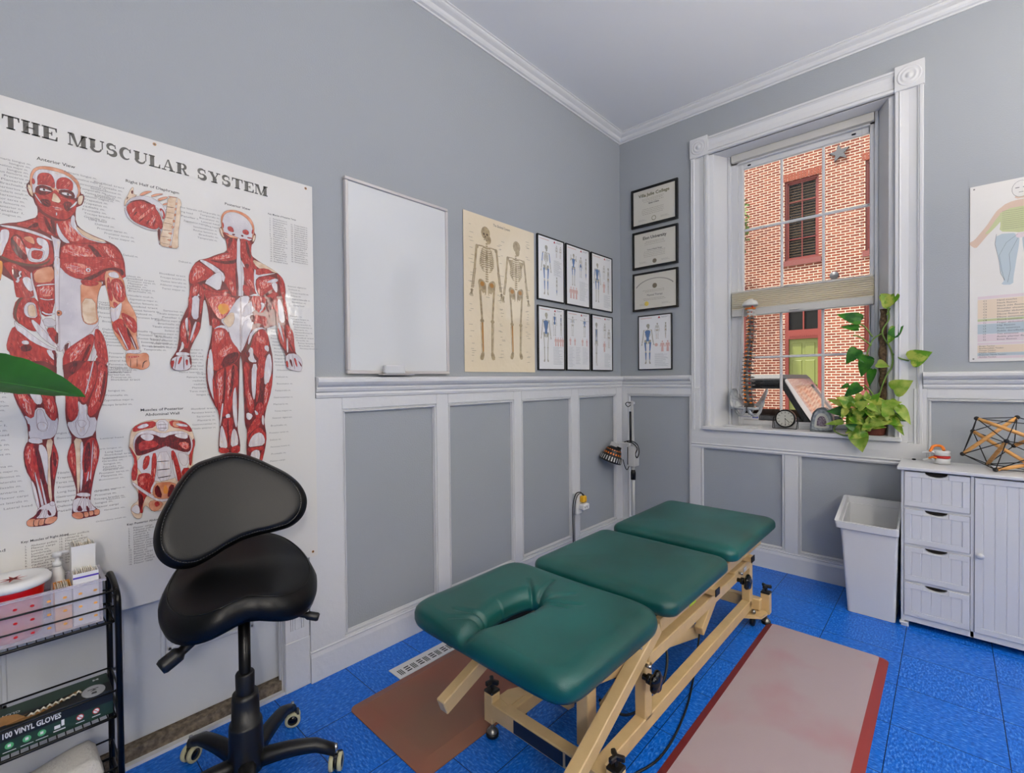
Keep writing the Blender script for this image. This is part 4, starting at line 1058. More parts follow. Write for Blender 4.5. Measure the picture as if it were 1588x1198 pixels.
def skel_poster():
    S,W,H=sheet_l(-1.710,-1.102,1.317,2.219,.004); S.base(W,H,'cream_paper',.001)
    S.text('The Skeletal System',.235,.862,.021,'ink_soft',wid=.145,bold=.005)
    skeleton(S,.180,.075,.775,mirror=-1); skeleton(S,.432,.085,.735,back=True)
    rng=random.Random(3)
    for i in range(90):
        y=.06+rng.random()*.78; x=rng.choice([.045,.275,.29,.525]) + rng.uniform(-.012,.012); S.rect(x,x+rng.uniform(.014,.032),y,y+.0016,'bone_line',up=.0005)
    S.rect(.17,.20,.435,.437,'bone_line',up=.0005)
    o=S.mb.build('skeleton_poster'); o['label']='cream poster of two full skeletons, front and back, between whiteboard and small framed charts'; o['category']='poster'
skel_poster()
# ---------------------------------------------------------------- small framed charts
def framed(side,a0,a1,z0,z1,lab,draw,grp,cat='framed chart',fr=.008,fm='black_metal',pm='paper',dep=.016,name='framed_chart'):
    mid=(a0+a1)/2; T=thing(name,(dep/2,mid,z0) if side=='l' else (mid,-dep/2,z0),lab,cat,grp)
    def bx(b,a,c,za,zb,t0,t1,m,bev=.0015):
        if side=='l': b.box(t0,t1,a,c,za,zb,m,bev=bev)
        else: b.box(a,c,-t1,-t0,za,zb,m,bev=bev)
    b=MB(); bx(b,a0,a1,z1-fr,z1,.001,dep,fm); bx(b,a0,a1,z0,z0+fr,.001,dep,fm); bx(b,a0,a0+fr,z0+fr,z1-fr,.001,dep,fm); bx(b,a1-fr,a1,z0+fr,z1-fr,.001,dep,fm); bx(b,a0+.002,a1-.002,z0+.002,z1-.002,.001,.004,'dark_gap',0)
    b.build('frame',T)
    if side=='l': S=Sheet((dep-.006,a0+fr,z0+fr),(0,1,0),(0,0,1),(1,0,0))
    else: S=Sheet((a0+fr,-(dep-.006),z0+fr),(1,0,0),(0,0,1),(0,-1,0))
    W,H=a1-a0-2*fr,z1-z0-2*fr; S.base(W,H,pm,.001); draw(S,W,H); S.mb.build('certificate' if cat=='diploma' else 'chart_sheet',T)
    return T
SK=dict(c='chart_bone',dk='chart_grey',ln='chart_grey')
def chart(kind):
    def d(S,W,H):
        S.poly([(W*.60,H*.945),(W*.68,H*.945),(W*.64,H*.985)],'chart_red'); S.rect(W*.71,W*.93,H*.968,H*.974,'chart_grey',up=.0005); S.rect(W*.71,W*.88,H*.953,H*.958,'chart_grey',up=.0005); S.rect(W*.06,W*.42,H*.955,H*.966,'chart_pink',up=.0005)
        rng=random.Random(kind*7+1)
        def lines(x0,x1,y0,y1,n):
            for i in range(n): y=y1+(y0-y1)*i/(n-1); S.rect(x0*W,(x0+(x1-x0)*rng.uniform(.55,1))*W,y*H,y*H+.0015,'chart_grey',up=.0005)
        if kind==0: skeleton(S,W*.30,H*.08,H*.80,blue=['arms','legs','calf'],**SK); skeleton(S,W*.72,H*.10,H*.30,blue=['calf'],side=True,**SK); skeleton(S,W*.72,H*.72,H*.2,**SK); skeleton(S,W*.88,H*.72,H*.2,**SK); lines(.60,.95,.42,.66,16)
        if kind==1: skeleton(S,W*.30,H*.33,H*.55,blue=['back','legs'],arms=1,back=True,**SK); skeleton(S,W*.62,H*.50,H*.36,blue=['belly','legs'],**SK); skeleton(S,W*.86,H*.48,H*.38,blue=['calf'],side=True,**SK); figs(S,W,H,(.18,.30,.42),.10,.2); lines(.56,.95,.10,.42,18)
        if kind==2: skeleton(S,W*.26,H*.13,H*.72,blue=['arms','legs','back'],back=True,**SK); skeleton(S,W*.60,H*.58,H*.26,**SK); skeleton(S,W*.82,H*.32,H*.5,side=True,**SK); figs(S,W,H,(.6,),.33,.2); lines(.58,.95,.06,.28,12)
        if kind==3: skeleton(S,W*.28,H*.12,H*.80,blue=['back'],back=True,**SK); skeleton(S,W*.62,H*.55,H*.38,blue=['belly','back'],**SK); skeleton(S,W*.88,H*.56,H*.36,blue=['back'],side=True,**SK); figs(S,W,H,(.66,.76,.86,.95),.38,.15); lines(.56,.95,.08,.36,16)
        if kind==4:
            skeleton(S,W*.24,H*.58,H*.34,blue=['arms'],arms=2,**SK); skeleton(S,W*.78,H*.58,H*.34,blue=['arms','back'],arms=2,mirror=-1,**SK); figs(S,W,H,(.14,.34,.68,.88),.42,.13); lines(.06,.32,.05,.38,14); lines(.38,.62,.1,.38,11); lines(.68,.95,.1,.38,12)
        if kind==5: skeleton(S,W*.20,H*.08,H*.80,side=True,blue=['back'],**SK); skeleton(S,W*.62,H*.60,H*.28,**SK); skeleton(S,W*.84,H*.42,H*.36,back=True,**SK); figs(S,W,H,(.6,),.34,.2); lines(.6,.95,.06,.30,12)
        if kind==6: skeleton(S,W*.28,H*.1,H*.76,blue=['back','legs','calf'],**SK); skeleton(S,W*.58,H*.56,H*.3,**SK); skeleton(S,W*.84,H*.56,H*.3,side=True,**SK); figs(S,W,H,(.74,.9),.32,.2); S.ell(W*.55,H*.45,W*.05,H*.03,'chart_pink'); lines(.5,.95,.05,.28,14)
    return d
def figs(S,W,H,xs,y,h):
    for x in xs:
        cx=x*W; k=h*H; S.ell(cx,y*H+k*.92,k*.07,k*.08,'chart_pink'); S.poly([(cx-k*.16,y*H+k*.8),(cx+k*.16,y*H+k*.8),(cx+k*.10,y*H+k*.45),(cx+k*.12,y*H),(cx-k*.12,y*H),(cx-k*.10,y*H+k*.45)],'chart_pink')
        for s in (-1,1): S.stroke([(cx+s*k*.15,y*H+k*.78),(cx+s*k*.2,y*H+k*.45)],k*.06,'chart_pink')
g='small framed anatomy charts'
cols=[(-1.076,-.785),(-.764,-.468),(-.444,-.146)]
labs=[['framed chart half washed out by reflection, upper row nearest the skeleton poster','framed chart of blue-backed skeleton with raised arms, upper row middle','framed chart of standing skeleton, upper row nearest the room corner'],['framed chart with blue back muscles and pink figures, lower row nearest the skeleton poster','framed chart of two skeletons pointing arms at each other, lower row middle','framed chart with side-view skeleton, lower row nearest the room corner']]
for r_,(z0,z1) in enumerate(((1.796,2.226),(1.332,1.760))):
    for c_,(a0,a1) in enumerate(cols): framed('l',a0,a1,z0,z1,labs[r_][c_],chart(r_*3+c_),g)
framed('b',.165,.445,1.337,1.766,'framed blue skeleton chart hanging below the diplomas, beside the window',chart(6),g,dep=.018)
def dip(kind):
    def d(S,W,H):
        rng=random.Random(kind)
        if kind==0:
            S.text('Villa Julie College',W/2,H*.80,.034,'olive_ink','c',bold=.02,wid=W*.74)
            S.text('Bachelor of Science',W/2,H*.56,.018,'ink','c',bold=.02,wid=W*.25); 
            S.ell(W*.50,H*.12,.018,.018,'olive_ink',24,up=.0005); S.ell(W*.50,H*.12,.0145,.0145,'diploma',24,up=.0007)
        if kind==1:
            S.text('Elon University',W/2,H*.80,.034,'ink','c',bold=.02,wid=W*.58); S.text('Doctor of Physical Therapy',W/2,H*.46,.014,'ink','c',bold=.01,wid=W*.36); S.ell(W*.5,H*.12,.017,.017,'bone_line',24,up=.0005)
        if kind==2:
            S.text('Physical Therapy',W/2,H*.36,.02,'ink_soft','c',bold=.01,wid=W*.38); S.ell(W*.5,H*.64,.019,.019,'bone_line',24,up=.0005); S.ell(W*.3,H*.14,.018,.018,'gold_seal',24,up=.0005)
            for i in range(34): a=R(150-i*3.5); S.rect(W*.5+W*.52*math.cos(a)-.003,W*.5+W*.52*math.cos(a)+.003,H*.42+H*.42*math.sin(a),H*.42+H*.42*math.sin(a)+.008,'ink_soft',up=.0005)
        for y in ([.72,.68,.63,.42,.37,.32,.27] if kind<2 else [.52,.48,.28,.24]):
            x=W*.5-W*rng.uniform(.2,.3)
            while x<W*.72: l=rng.uniform(.006,.016); S.rect(x,x+l,H*y,H*y+.0022,'bone_line',up=.0005); x+=l+.004
        for x in (.12,.66):
            S.stroke([(W*(x+i*.016),H*(.13+.02*math.sin(i*2.1))) for i in range(11)],.0012,'ink_soft',up=.0006); S.rect(W*x,W*(x+.2),H*.10,H*.10+.001,'bone_line',up=.0005)
    return d
g='diplomas in black frames'
framed('b',.113,.496,2.462,2.767,'black-framed diploma from Villa Julie College, topmost of the column left of the window',dip(0),g,'diploma',.020,'black_gloss','diploma',.02,'framed_diploma')
framed('b',.122,.496,2.133,2.429,'black-framed diploma from Elon University, second from the top',dip(1),g,'diploma',.018,'black_gloss','diploma',.02,'framed_diploma')
framed('b',.122,.496,1.803,2.103,'black-framed certificate with a gold seal, third from the top',dip(2),g,'diploma',.016,'black_gloss','diploma',.02,'framed_diploma')
# ---------------------------------------------------------------- whiteboard
T=thing('whiteboard',(.01,-2.12,1.303),'blank white dry-erase board in a thin pale frame, right of the muscle poster','whiteboard')
y0,y1,z0,z1=-2.418,-1.832,1.303,2.183
MB().box(.004,.016,y0+.006,y1-.006,z0+.006,z1-.006,'whiteboard').build('board',T)
b=MB(); f=.016
b.box(.002,.024,y0,y1,z0,z0+f,'board_frame',bev=.003); b.box(.002,.024,y0,y1,z1-f,z1,'board_frame',bev=.003); b.box(.002,.024,y0,y0+f,z0+f,z1-f,'board_frame',bev=.003); b.box(.002,.024,y1-f,y1,z0+f,z1-f,'board_frame',bev=.003); b.build('frame',T)
MB().box(.024,.062,-2.265,-2.085,1.298,1.303,'board_frame',bev=.002).build('marker_tray',T)
b=MB(); b.box(.028,.058,-2.245,-2.135,1.3035,1.345,'white_clean',bev=.006); o=b.build('board_eraser'); o['label']='pale grey magnetic eraser resting on the whiteboard tray'; o['category']='eraser'
# ---------------------------------------------------------------- body chart on the window wall
def derm():
    S,W,H=sheet_b(2.062,2.640,1.340,2.250,.004); S.base(W,H,'poster_paper',.001)
    c=W*.5-.02
    cx=.182; # figure centre
    k=.50; y0=.388
    def P(p,m,it=1): S.poly(chaikin([(cx+a*k,y0+b*k) for a,b in p],it),m)
    def mir(p): return [(-a,b) for a,b in p]
    for s in (1,-1):
        f=(lambda p:p) if s>0 else mir
        P(f([(.10,.80),(.16,.77),(.20,.70),(.24,.62),(.29,.55),(.33,.49),(.37,.47),(.36,.44),(.32,.40),(.29,.44),(.25,.50),(.19,.58),(.14,.66),(.10,.70)]),'derm_tan')
        P(f([(.12,.74),(.17,.68),(.21,.60),(.26,.53),(.22,.54),(.17,.60),(.12,.67)]),'derm_green')
        P(f([(.01,.50),(.17,.52),(.18,.42),(.16,.30),(.15,.24),(.14,.12),(.11,.04),(.14,.0),(.05,-.01),(.05,.06),(.04,.14),(.03,.24),(.01,.40)]),'derm_blue')
    P([(-.13,.80),(-.05,.83),(.05,.83),(.13,.80),(.15,.74),(-.15,.74)],'derm_tan')
    P([(-.15,.76),(.15,.76),(.14,.62),(.15,.54),(.06,.52),(0,.50),(-.06,.52),(-.15,.54),(-.14,.62)],'derm_green')
    P([(-.045,.84),(.045,.84),(.035,.89),(-.035,.89)],'derm_tan'); S.ell(cx,y0+.935*k,.062*k,.08*k,'poster_paper',24); S.stroke([(cx+.062*k*math.cos(t),y0+.935*k+.08*k*math.sin(t)) for t in [2*PI*i/28 for i in range(29)]],.0016,'derm_line')
    for s in (-1,1): S.rect(cx+s*.026*k-.007,cx+s*.026*k+.007,y0+.945*k,y0+.952*k,'derm_line',up=.0005)
    S.rect(cx-.008,cx+.008,y0+.90*k,y0+.904*k,'derm_line',up=.0005)
    for i in range(10): yy=.745-i*.02; S.stroke([(cx+a*k,y0+(yy-.01*math.cos(a*9))*k) for a in [-.13+.26*j/8 for j in range(9)]],.001,'derm_line',up=.0005)
    for s in (-1,1):
        S.stroke([(cx+s*a*k,y0+b*k) for a,b in ((.02,.49),(.10,.42),(.15,.3),(.13,.14),(.11,.04))],.001,'derm_line',up=.0005); S.stroke([(cx+s*a*k,y0+b*k) for a,b in ((.02,.45),(.08,.3),(.07,.15),(.09,.02))],.001,'derm_line',up=.0005)
        S.stroke([(cx+s*a*k,y0+b*k) for a,b in ((.17,.52),(.18,.42),(.16,.30),(.15,.24),(.14,.12),(.11,.04))],.0013,'derm_line',up=.0005)
    P([(-.04,.50),(.04,.50),(.03,.45),(-.03,.45)],'derm_pink')
    # table of rows
    x0,x1=.03,W-.03; rows=[('derm_pink',.337,.322),('derm_orange',.320,.222),('derm_green',.220,.208),('derm_pink',.206,.196),('derm_blue',.194,.143),('derm_pink',.141,.103),('derm_pink',.098,.086),('derm_orange',.084,.046),('derm_blue',.045,.030),('derm_pink',.029,.016)]
    for m,b_,a_ in rows: S.rect(x0,x1,a_,b_,m)
    names=['Hand muscles','Neck flexion','Neck side flexion','Shoulder elevation','Shoulder abduction','Elbow flexion and wrist extension','Elbow extension and wrist flexion','Thumb extension','Finger abduction','Hip flexion','Knee extension','Ankle dorsiflexion','Toe extension','Ankle plantar flexion','Knee flexion']
    y=.308
    for i,n_ in enumerate(names): S.text(n_,.10,y,.0115,'derm_line',wid=.0058*len(n_)); S.text(['C1','C2','C3','C4','C5','C6','C7','C8','T1','L2','L3','L4','L5','S1','S2'][i],.05,y,.0115,'derm_line'); y-=.0142
    for i in range(6): S.text(['Biceps Tendon','Brachioradialis Tendon','Triceps Tendon','Patellar Tendon','Posterior Tibialis Tendon','Achilles Tendon'][i],.036,.077-i*.0112,.0095,'derm_line'); S.text(['C5','C6','C7','L4','L5','S1'][i],.20,.077-i*.0112,.0095,'derm_line')
    for x,y in ((.015,H-.015),(.015,.015),(W-.015,H-.015)): S.ell(x,y,.004,.004,'steel',up=.0006)
    o=S.mb.build('nerve_chart'); o['label']='white chart of a shaded body outline above coloured rows, right of the window'; o['category']='poster'
derm()

# ================================================================ TREATMENT TABLE
def rrect(x0,x1,y0,y1,r,n=8):
    o=[]
    for cx,cy,a in ((x1-r,y1-r,0),(x0+r,y1-r,90),(x0+r,y0+r,180),(x1-r,y0+r,270)):
        for i in range(n+1): t=R(a+90*i/n); o.append((cx+r*math.cos(t),cy+r*math.sin(t)))
    return o
def cushion(x0,x1,y0,y1,zt,th,r=.05,ed=.075,puff=.004,dv=.038):
    b=MB(); loops=[]
    prof=[(.016,-th),(.005,-th+.003),(0,-th+.012),(0,-dv)]
    for i in range(1,9): a=R(90*i/8); prof.append((ed*(1-math.cos(a))**1.35,-dv+dv*math.sin(a)))
    hw=min(x1-x0,y1-y0)/2
    for k in range(1,9): d=ed+(hw-ed-.004)*k/8; prof.append((d,puff*math.sin(PI/2*k/8)))
    n=0
    for d,z in prof:
        rr=max(.004,min(r-d*.6,hw-d-.001)) if d<hw else .004
        L=rrect(x0+d,x1-d,y0+d,y1-d,min(rr,(min(x1-x0,y1-y0)/2-d)*.98),8); n=len(L); loops.append([(x,y,zt-puff+z) for x,y in L])
    vs=[v for l in loops for v in l]; fs=[]
    for i in range(len(loops)-1):
        for k in range(n): fs.append((i*n+k,i*n+(k+1)%n,(i+1)*n+(k+1)%n,(i+1)*n+k))
    fs.append(tuple((len(loops)-1)*n+k for k in range(n))); fs.append(tuple(range(n))[::-1])
    return b.add(vs,fs,'green_vinyl',True)
CT=.546
TT=thing('treatment_table',(1.05,-1.7,0),'green vinyl three-section treatment table on a cream steel frame','treatment table')
cushion(.722,1.326,-1.372,-.705,CT,.062).build('foot_cushion',TT)
cushion(.722,1.332,-1.998,-1.440,CT,.062).build('middle_cushion',TT)
# head cushion with breathing slot
def headcush():
    x0,x1,y0,y1=.678,1.330,-2.575,-2.045; N=220; b=MB(); th=.064; ed=.065
    out=[];inn=[]
    cx=.965; ya,yb=-2.46,-2.26; 
    for i in range(N):
        t=2*PI*i/N; dx,dy=math.cos(t),math.sin(t)
        # outer: superellipse-like rounded rect by ray casting from slot centre
        c0=Vector((cx,(ya+yb)/2)); best=None
        hx=(x1-x0)/2; hy=(y1-y0)/2; ccx=(x0+x1)/2; ccy=(y0+y1)/2
        lo,hi=0,1.0
        for _ in range(24):
            m=(lo+hi)/2; X=abs(c0.x+dx*m-ccx)/hx; Y=abs(c0.y+dy*m-ccy)/hy
            if X**9+Y**9<1: lo=m
            else: hi=m
        out.append((c0.x+dx*lo,c0.y+dy*lo))
        # slot: wide oval far end, narrow near end
        yy=dy*.125; wd=.044*(1+.25*dy)
        inn.append((cx+wd*dx+(-.004 if dy<0 else .0),(ya+yb)/2+yy))
    def crease(x,y):
        d=0
        def seg(a,c,wd,dep):
            nonlocal d
            ax,ay=a; bx,by=c; l2=(bx-ax)**2+(by-ay)**2; t=max(0,min(1,((x-ax)*(bx-ax)+(y-ay)*(by-ay))/l2)); px,py=ax+(bx-ax)*t,ay+(by-ay)*t
            q=math.hypot(x-px,y-py); d-=dep*(1-t*.75)*math.exp(-(q/wd)**2)
        seg((cx,-2.46),(cx-.012,-2.62),.024,.040)
        seg((cx-.02,-2.45),(cx-.12,-2.50),.0075,.016); seg((cx-.02,-2.475),(cx-.10,-2.545),.0075,.015)
        seg((cx-.015,-2.25),(cx-.09,-2.18),.008,.018); seg((cx+.0,-2.23),(cx-.02,-2.13),.007,.016); seg((cx+.03,-2.25),(cx+.10,-2.165),.008,.015); seg((cx+.035,-2.27),(cx+.16,-2.215),.007,.016); seg((cx+.04,-2.285),(cx+.14,-2.26),.006,.012)
        return d
    S_=64; vs=[]
    for j in range(S_+1):
        u=j/S_; 
        for i in range(N):
            a=inn[i];c=out[i]; L=math.hypot(c[0]-a[0],c[1]-a[1]); q=u**1.15
            x=a[0]+(c[0]-a[0])*q; y=a[1]+(c[1]-a[1])*q; di=L*q; do=L*(1-q)
            rz=0
            for d,e,dv in ((di,.050,.044),(do,ed,.038)):
                if d<e: rz-= dv*(1-math.sqrt(max(0,1-(1-d/e)**2)))
            vs.append((x,y,CT+.004+rz+crease(x,y)))
    fs=[(j*N+i,j*N+(i+1)%N,(j+1)*N+(i+1)%N,(j+1)*N+i) for j in range(S_) for i in range(N)]
    base=len(vs)
    # walls
    for ring,src,ins in (('o',out,-.006),('i',inn,.004)):
        for k,z in enumerate((CT-.052,CT-th)):
            for i in range(N):
                x,y=src[i]; cxx,cyy=(1.006,-2.31) if ring=='o' else (cx,(ya+yb)/2); f=1+ins*(k+0)*2 
                z2=min(z,vs[(S_*N+i) if ring=='o' else i][2]-.004)
                vs.append((cxx+(x-cxx)*f,cyy+(y-cyy)*f,z2))
    o1=base; o2=base+N; i1=base+2*N; i2=base+3*N
    for i in range(N):
        j=(i+1)%N
        fs+=[(S_*N+i,S_*N+j,o1+j,o1+i),(o1+i,o1+j,o2+j,o2+i),(j,i,i1+i,i1+j),(i1+j,i1+i,i2+i,i2+j),(o2+i,o2+j,i2+j,i2+i)]
    return b.add(vs,fs,'green_vinyl',True)
headcush().build('head_cushion',TT)
for xa_,xb_,ya,yb in ((.80,1.24,-1.34,-.735),(.80,1.24,-1.97,-1.47),(.76,.895,-2.50,-2.08),(1.045,1.24,-2.50,-2.08)): MB().box(xa_,xb_,ya,yb,.440,.486,'black_plastic',bev=.003).build('cushion_board',TT)
CM='cream_metal'; XO=1.245; XI=1.205; XL=.845; XLi=.885; xm=(XO+XI)/2; xl=(XL+XLi)/2
def bm(name,segs,m=CM,**kw):
    b=MB()
    for p,q,w_,h_ in segs: b.beam(p,q,w_,h_,m)
    return b.build(name,TT,**kw)
for x,nm in ((xm,'side_rail'),(xl,'side_rail')):
    bm(nm,[((x,-1.90,.398),(x,-.70,.398),.04,.046)])
    bm('diagonal_head_strut',[((x,-1.905,.395),(x,-2.44,.148) if x>1 else (x,-2.575,.08+.235),.042,.046)]) if x>1 else None
    bm('lift_rail',[((x,-1.99,.314),(x,-1.02,.314),.04,.044)])
    bm('base_rail',[((x,-2.30,.106),(x,-.87,.106),.04,.05)])
    bm('upright_post',[((x,-1.995,.12),(x,-1.995,.31),.04,.048)]); bm('upright_post',[((x,-.875,.10),(x,-.875,.345),.04,.048)])
    bm('end_link',[((x,-1.12,.325),(x,-.855,.325),.038,.045)])
bm('diagonal_head_strut',[((xl,-2.10,.465),(xl+.0,-2.575,.285),.036,.046)])
bm('cross_tube',[((.80,-2.29,.105),(1.28,-2.29,.105),.044,.056)]); bm('cross_tube',[((.80,-.83,.105),(1.28,-.83,.105),.044,.056)])
bm('cross_tube',[((xl,-1.30,.39),(xm,-1.30,.39),.04,.035)]); bm('cross_tube',[((xl,-1.86,.39),(xm,-1.86,.39),.04,.035)]); bm('cross_tube',[((xl,-2.0,.30),(xm,-2.0,.30),.05,.045)])
# scissor lift and actuator
for x in (.99,1.12): bm('lift_arm',[((x,-2.08,.13),(x,-1.45,.30),.03,.055)]); 
for x in (.955,1.15): bm('lift_arm',[((x,-1.35,.13),(x,-1.98,.30),.03,.05)])
bm('lift_bracket',[((1.135,-2.205,.10),(1.135,-2.205,.315),.045,.05),((1.135,-2.22,.315),(1.20,-2.02,.315),.045,.04)]); bm('lift_bracket',[((1.00,-2.13,.12),(1.00,-2.09,.34),.045,.035),((.90,-2.09,.335),(1.14,-2.09,.335),.03,.04)])
bm('motor_housing',[((1.05,-1.9,.16),(1.05,-1.45,.22),.07,.07)],'black_plastic')
bm('foot_section_arm',[((1.18,-1.16,.30),(1.19,-1.42,.17),.035,.045),((1.10,-1.22,.28),(1.11,-1.42,.18),.03,.04)])
b=MB(); b.tube([(.98,-2.06,.40),(1.235,-2.02,.365)],.006,'chrome'); b.build('pivot_rod',TT)
MB().box(.915,1.12,-2.3135,-2.312,.083,.127,'label_navy').build('rating_label',TT); MB().box(1.13,1.175,-2.3135,-2.312,.09,.127,'label_navy').build('rating_label',TT)
MB().box(XO+.0005,XO+.002,-1.655,-1.595,.378,.418,'sticker_green').build('inspection_sticker',TT)
for y in (-1.42,-.93): MB().box(xm-.02,XO+.022,y-.022,y+.022,.352,.378,CM,bev=.002).build('rail_bracket',TT); MB().box(XO+.022,XO+.026,y-.024,y+.024,.350,.380,'black_plastic',bev=.001).build('end_cap',TT)
MB().box(XO+.001,XO+.0025,-1.0,-.96,.312,.334,'silver_print').build('maker_plate',TT)
for y,z in ((-2.035,.285),(-1.09,.305)):
    T=MB(); mt=Matrix.Translation((XO,y,z))@Matrix.Rotation(PI/2,4,'Y')
    T.lathe([(0,0),(.010,0),(.010,.014),(.016,.016),(.017,.030),(.010,.032),(.010,.036),(.030,.038),(.034,.044),(.033,.052),(.026,.058),(0,.060)],'black_gloss',mtx=mt,seg=24)
    k=T.build('clamp_knob',TT)
    for v in k.data.vertices:
        c=Vector((v.co.x+OFF[k.name].x-XO,v.co.y+OFF[k.name].y-y,v.co.z+OFF[k.name].z-z)); rr=math.hypot(c.y,c.z)
        if rr>.025: a=math.atan2(c.z,c.y); f=1+.12*math.cos(5*a); v.co.y=y-OFF[k.name].y+c.y*f; v.co.z=z-OFF[k.name].z+c.z*f
    MB().lathe([(0,0),(.006,0),(.006,.02),(0,.02)],'chrome',mtx=Matrix.Translation((XO-.002,y+.022,z+.026))@Matrix.Rotation(PI/2,4,'Y'),seg=10).build('bolt',TT)
def foot(x,y,s):
    MB().box(x-.021,x+.021,y-.021,y+.021,.055,.158,CM,bev=.003).build('leveling_leg',TT)
    MB().box(x-.0215,x+.0215,y-.0215,y+.0215,.158,.168,'black_plastic',bev=.003).build('end_cap',TT)
    b=MB(); b.lathe([(.006,0),(.008,.02),(.007,.024)],'black_plastic',(x,y,.166),seg=12)
    for a in (20,140,260): mt=Matrix.Translation((x,y,.192))@Matrix.Rotation(R(a),4,'Z'); b.box(-.002,.026,-.007,.007,-.007,.009,'black_plastic',mt,.003)
    b.build('leveling_knob',TT)
    b=MB(); b.lathe([(0,.028),(.006,.028),(.006,.06),(0,.06)],'steel',(x,y,0),seg=12); b.lathe([(0,0),(.019,0),(.021,.006),(.020,.018),(.012,.026),(.006,.032),(0,.032)],'steel',(x,y,0),seg=20); b.lathe([(.0205,0),(.0225,.0),(.0225,.014),(.0205,.014)],'black_plastic',(x,y,0),seg=20); b.build('leveling_foot',TT)
foot(.790,-2.29,-1); foot(1.292,-2.29,1); foot(1.294,-.80,1); foot(.790,-.80,-1)
b=MB(); b.prism([(1.225,-.955),(1.30,-.905),(1.312,-.84),(1.29,-.815),(1.225,-.82)],lambda a,c,h:(a,c,.062+h),.012,CM); b.build('outrigger_plate',TT)
b=MB(); b.prism([(1.225,-2.38),(1.30,-2.35),(1.312,-2.29),(1.29,-2.26),(1.225,-2.26)],lambda a,c,h:(a,c,.062+h),.012,CM); b.build('outrigger_plate',TT)
b=MB(); b.prism([(.865,-2.28),(.80,-2.27),(.80,-2.22),(.83,-2.16),(.865,-2.20)],lambda a,c,h:(a,c,.128+h),.006,CM); b.build('outrigger_plate',TT)
MB().ball((1.262,-.90,.086),.012,'steel',12).build('bolt',TT)
for x,y in ((1.25,-.87),(.85,-.87),(.85,-2.20),(1.25,-2.33)):
    b=MB(); b.box(x-.017,x+.017,y-.012,y+.012,.045,.07,'black_plastic',bev=.002); b.lathe([(0,-.009),(.022,-.009),(.024,-.005),(.024,.005),(.022,.009),(0,.009)],'black_plastic',mtx=Matrix.Translation((x,y,.0245))@Matrix.Rotation(PI/2,4,'Y'),seg=20); b.build('caster',TT)
b=MB(); b.tube(bez([(1.10,-1.75,.30),(1.17,-1.70,.20),(1.19,-1.80,.10),(1.14,-1.95,.06),(1.05,-2.0,.10)]),.005,'black_plastic',8); b.build('power_cord',TT)
b=MB(); b.tube(bez([(1.15,-1.25,.27),(1.17,-1.36,.14),(1.20,-1.5,.02),(1.26,-1.75,.006),(1.28,-2.0,.006),(1.22,-2.25,.006),(1.3,-2.6,.006)]),.004,'black_plastic',8); b.build('power_cord',TT)
# ================================================================ FLOOR MATS, VENT
def floormat(name,x0,x1,y0,y1,top,edge,lab,bev=.05,h=.021,r=.03):
    b=MB(); L=[rrect(x0,x1,y0,y1,r),rrect(x0,x1,y0,y1,r),rrect(x0+bev,x1-bev,y0+bev,y1-bev,max(.004,r*.5))]; n=len(L[0]); zz=[.0008,.004,h]
    vs=[(x,y,z) for l,z in zip(L,zz) for x,y in l]; fs=[(i*n+k,i*n+(k+1)%n,(i+1)*n+(k+1)%n,(i+1)*n+k) for i in (0,1) for k in range(n)]
    b.add(vs,fs,edge); b.add(vs,[tuple(2*n+k for k in range(n)),tuple(range(n))[::-1]],top)
    o=b.build(name,None,((x0+x1)/2,(y0+y1)/2,0)); o['label']=lab; o['category']='mat'; return o
floormat('floor_mat',.283,.767,-2.572,-1.78,'mat_brown','mat_brown','brown floor mat under the head end of the treatment table, beside the panelled wall')
floormat('floor_mat',1.300,1.792,-2.42,-.792,'mat_rose','mat_red_edge','long dusty pink mat with darker red edges, lying right of the treatment table',bev=.032)
T=thing('floor_register',(.234,-2.18,0),'white floor vent with black slots between the brown mat and the wall','vent')
b=MB(); b.box(.190,.279,-2.335,-2.02,.0005,.004,'white_clean',bev=.001); b.build('vent_plate',T)
b=MB()
for i in range(9):
    y=-2.315+i*.0335
    if i%2==0:
        for k in range(3): b.box(.222,.262,y+k*.008,y+.004+k*.008,.0041,.0046,'black_plastic')
    else:
        for k in range(3): b.box(.222+k*.015,.229+k*.015,y,y+.024,.0041,.0046,'black_plastic')
b.build('vent_slots',T)
# ================================================================ WASTE BIN
def bin_():
    b=MB(); rings=[]
    def rect(x0,x1,y0,y1,zf,zb,r=.012): return [(x,y,zf+(zb-zf)*(y-y0)/(y1-y0)) for x,y in rrect(x0,x1,y0,y1,r,3)]
    R_=[rect(1.583,1.785,-.368,-.115,.002,.002),rect(1.553,1.796,-.377,-.085,.445,.53),rect(1.532,1.800,-.390,-.062,.452,.537),rect(1.526,1.800,-.392,-.060,.487,.567),rect(1.545,1.790,-.374,-.078,.487,.567),rect(1.595,1.777,-.355,-.125,.02,.02)]
    n=len(R_[0]); vs=[v for l in R_ for v in l]; fs=[(i*n+k,i*n+(k+1)%n,(i+1)*n+(k+1)%n,(i+1)*n+k) for i in range(5) for k in range(n)]+[tuple(range(n))[::-1],tuple(5*n+k for k in range(n))]
    b.add(vs,fs,'white_clean'); o=b.build('waste_bin',None,(1.68,-.24,0)); o['label']='open white plastic waste bin with a flared rim, left of the cabinet'; o['category']='waste bin'
bin_()
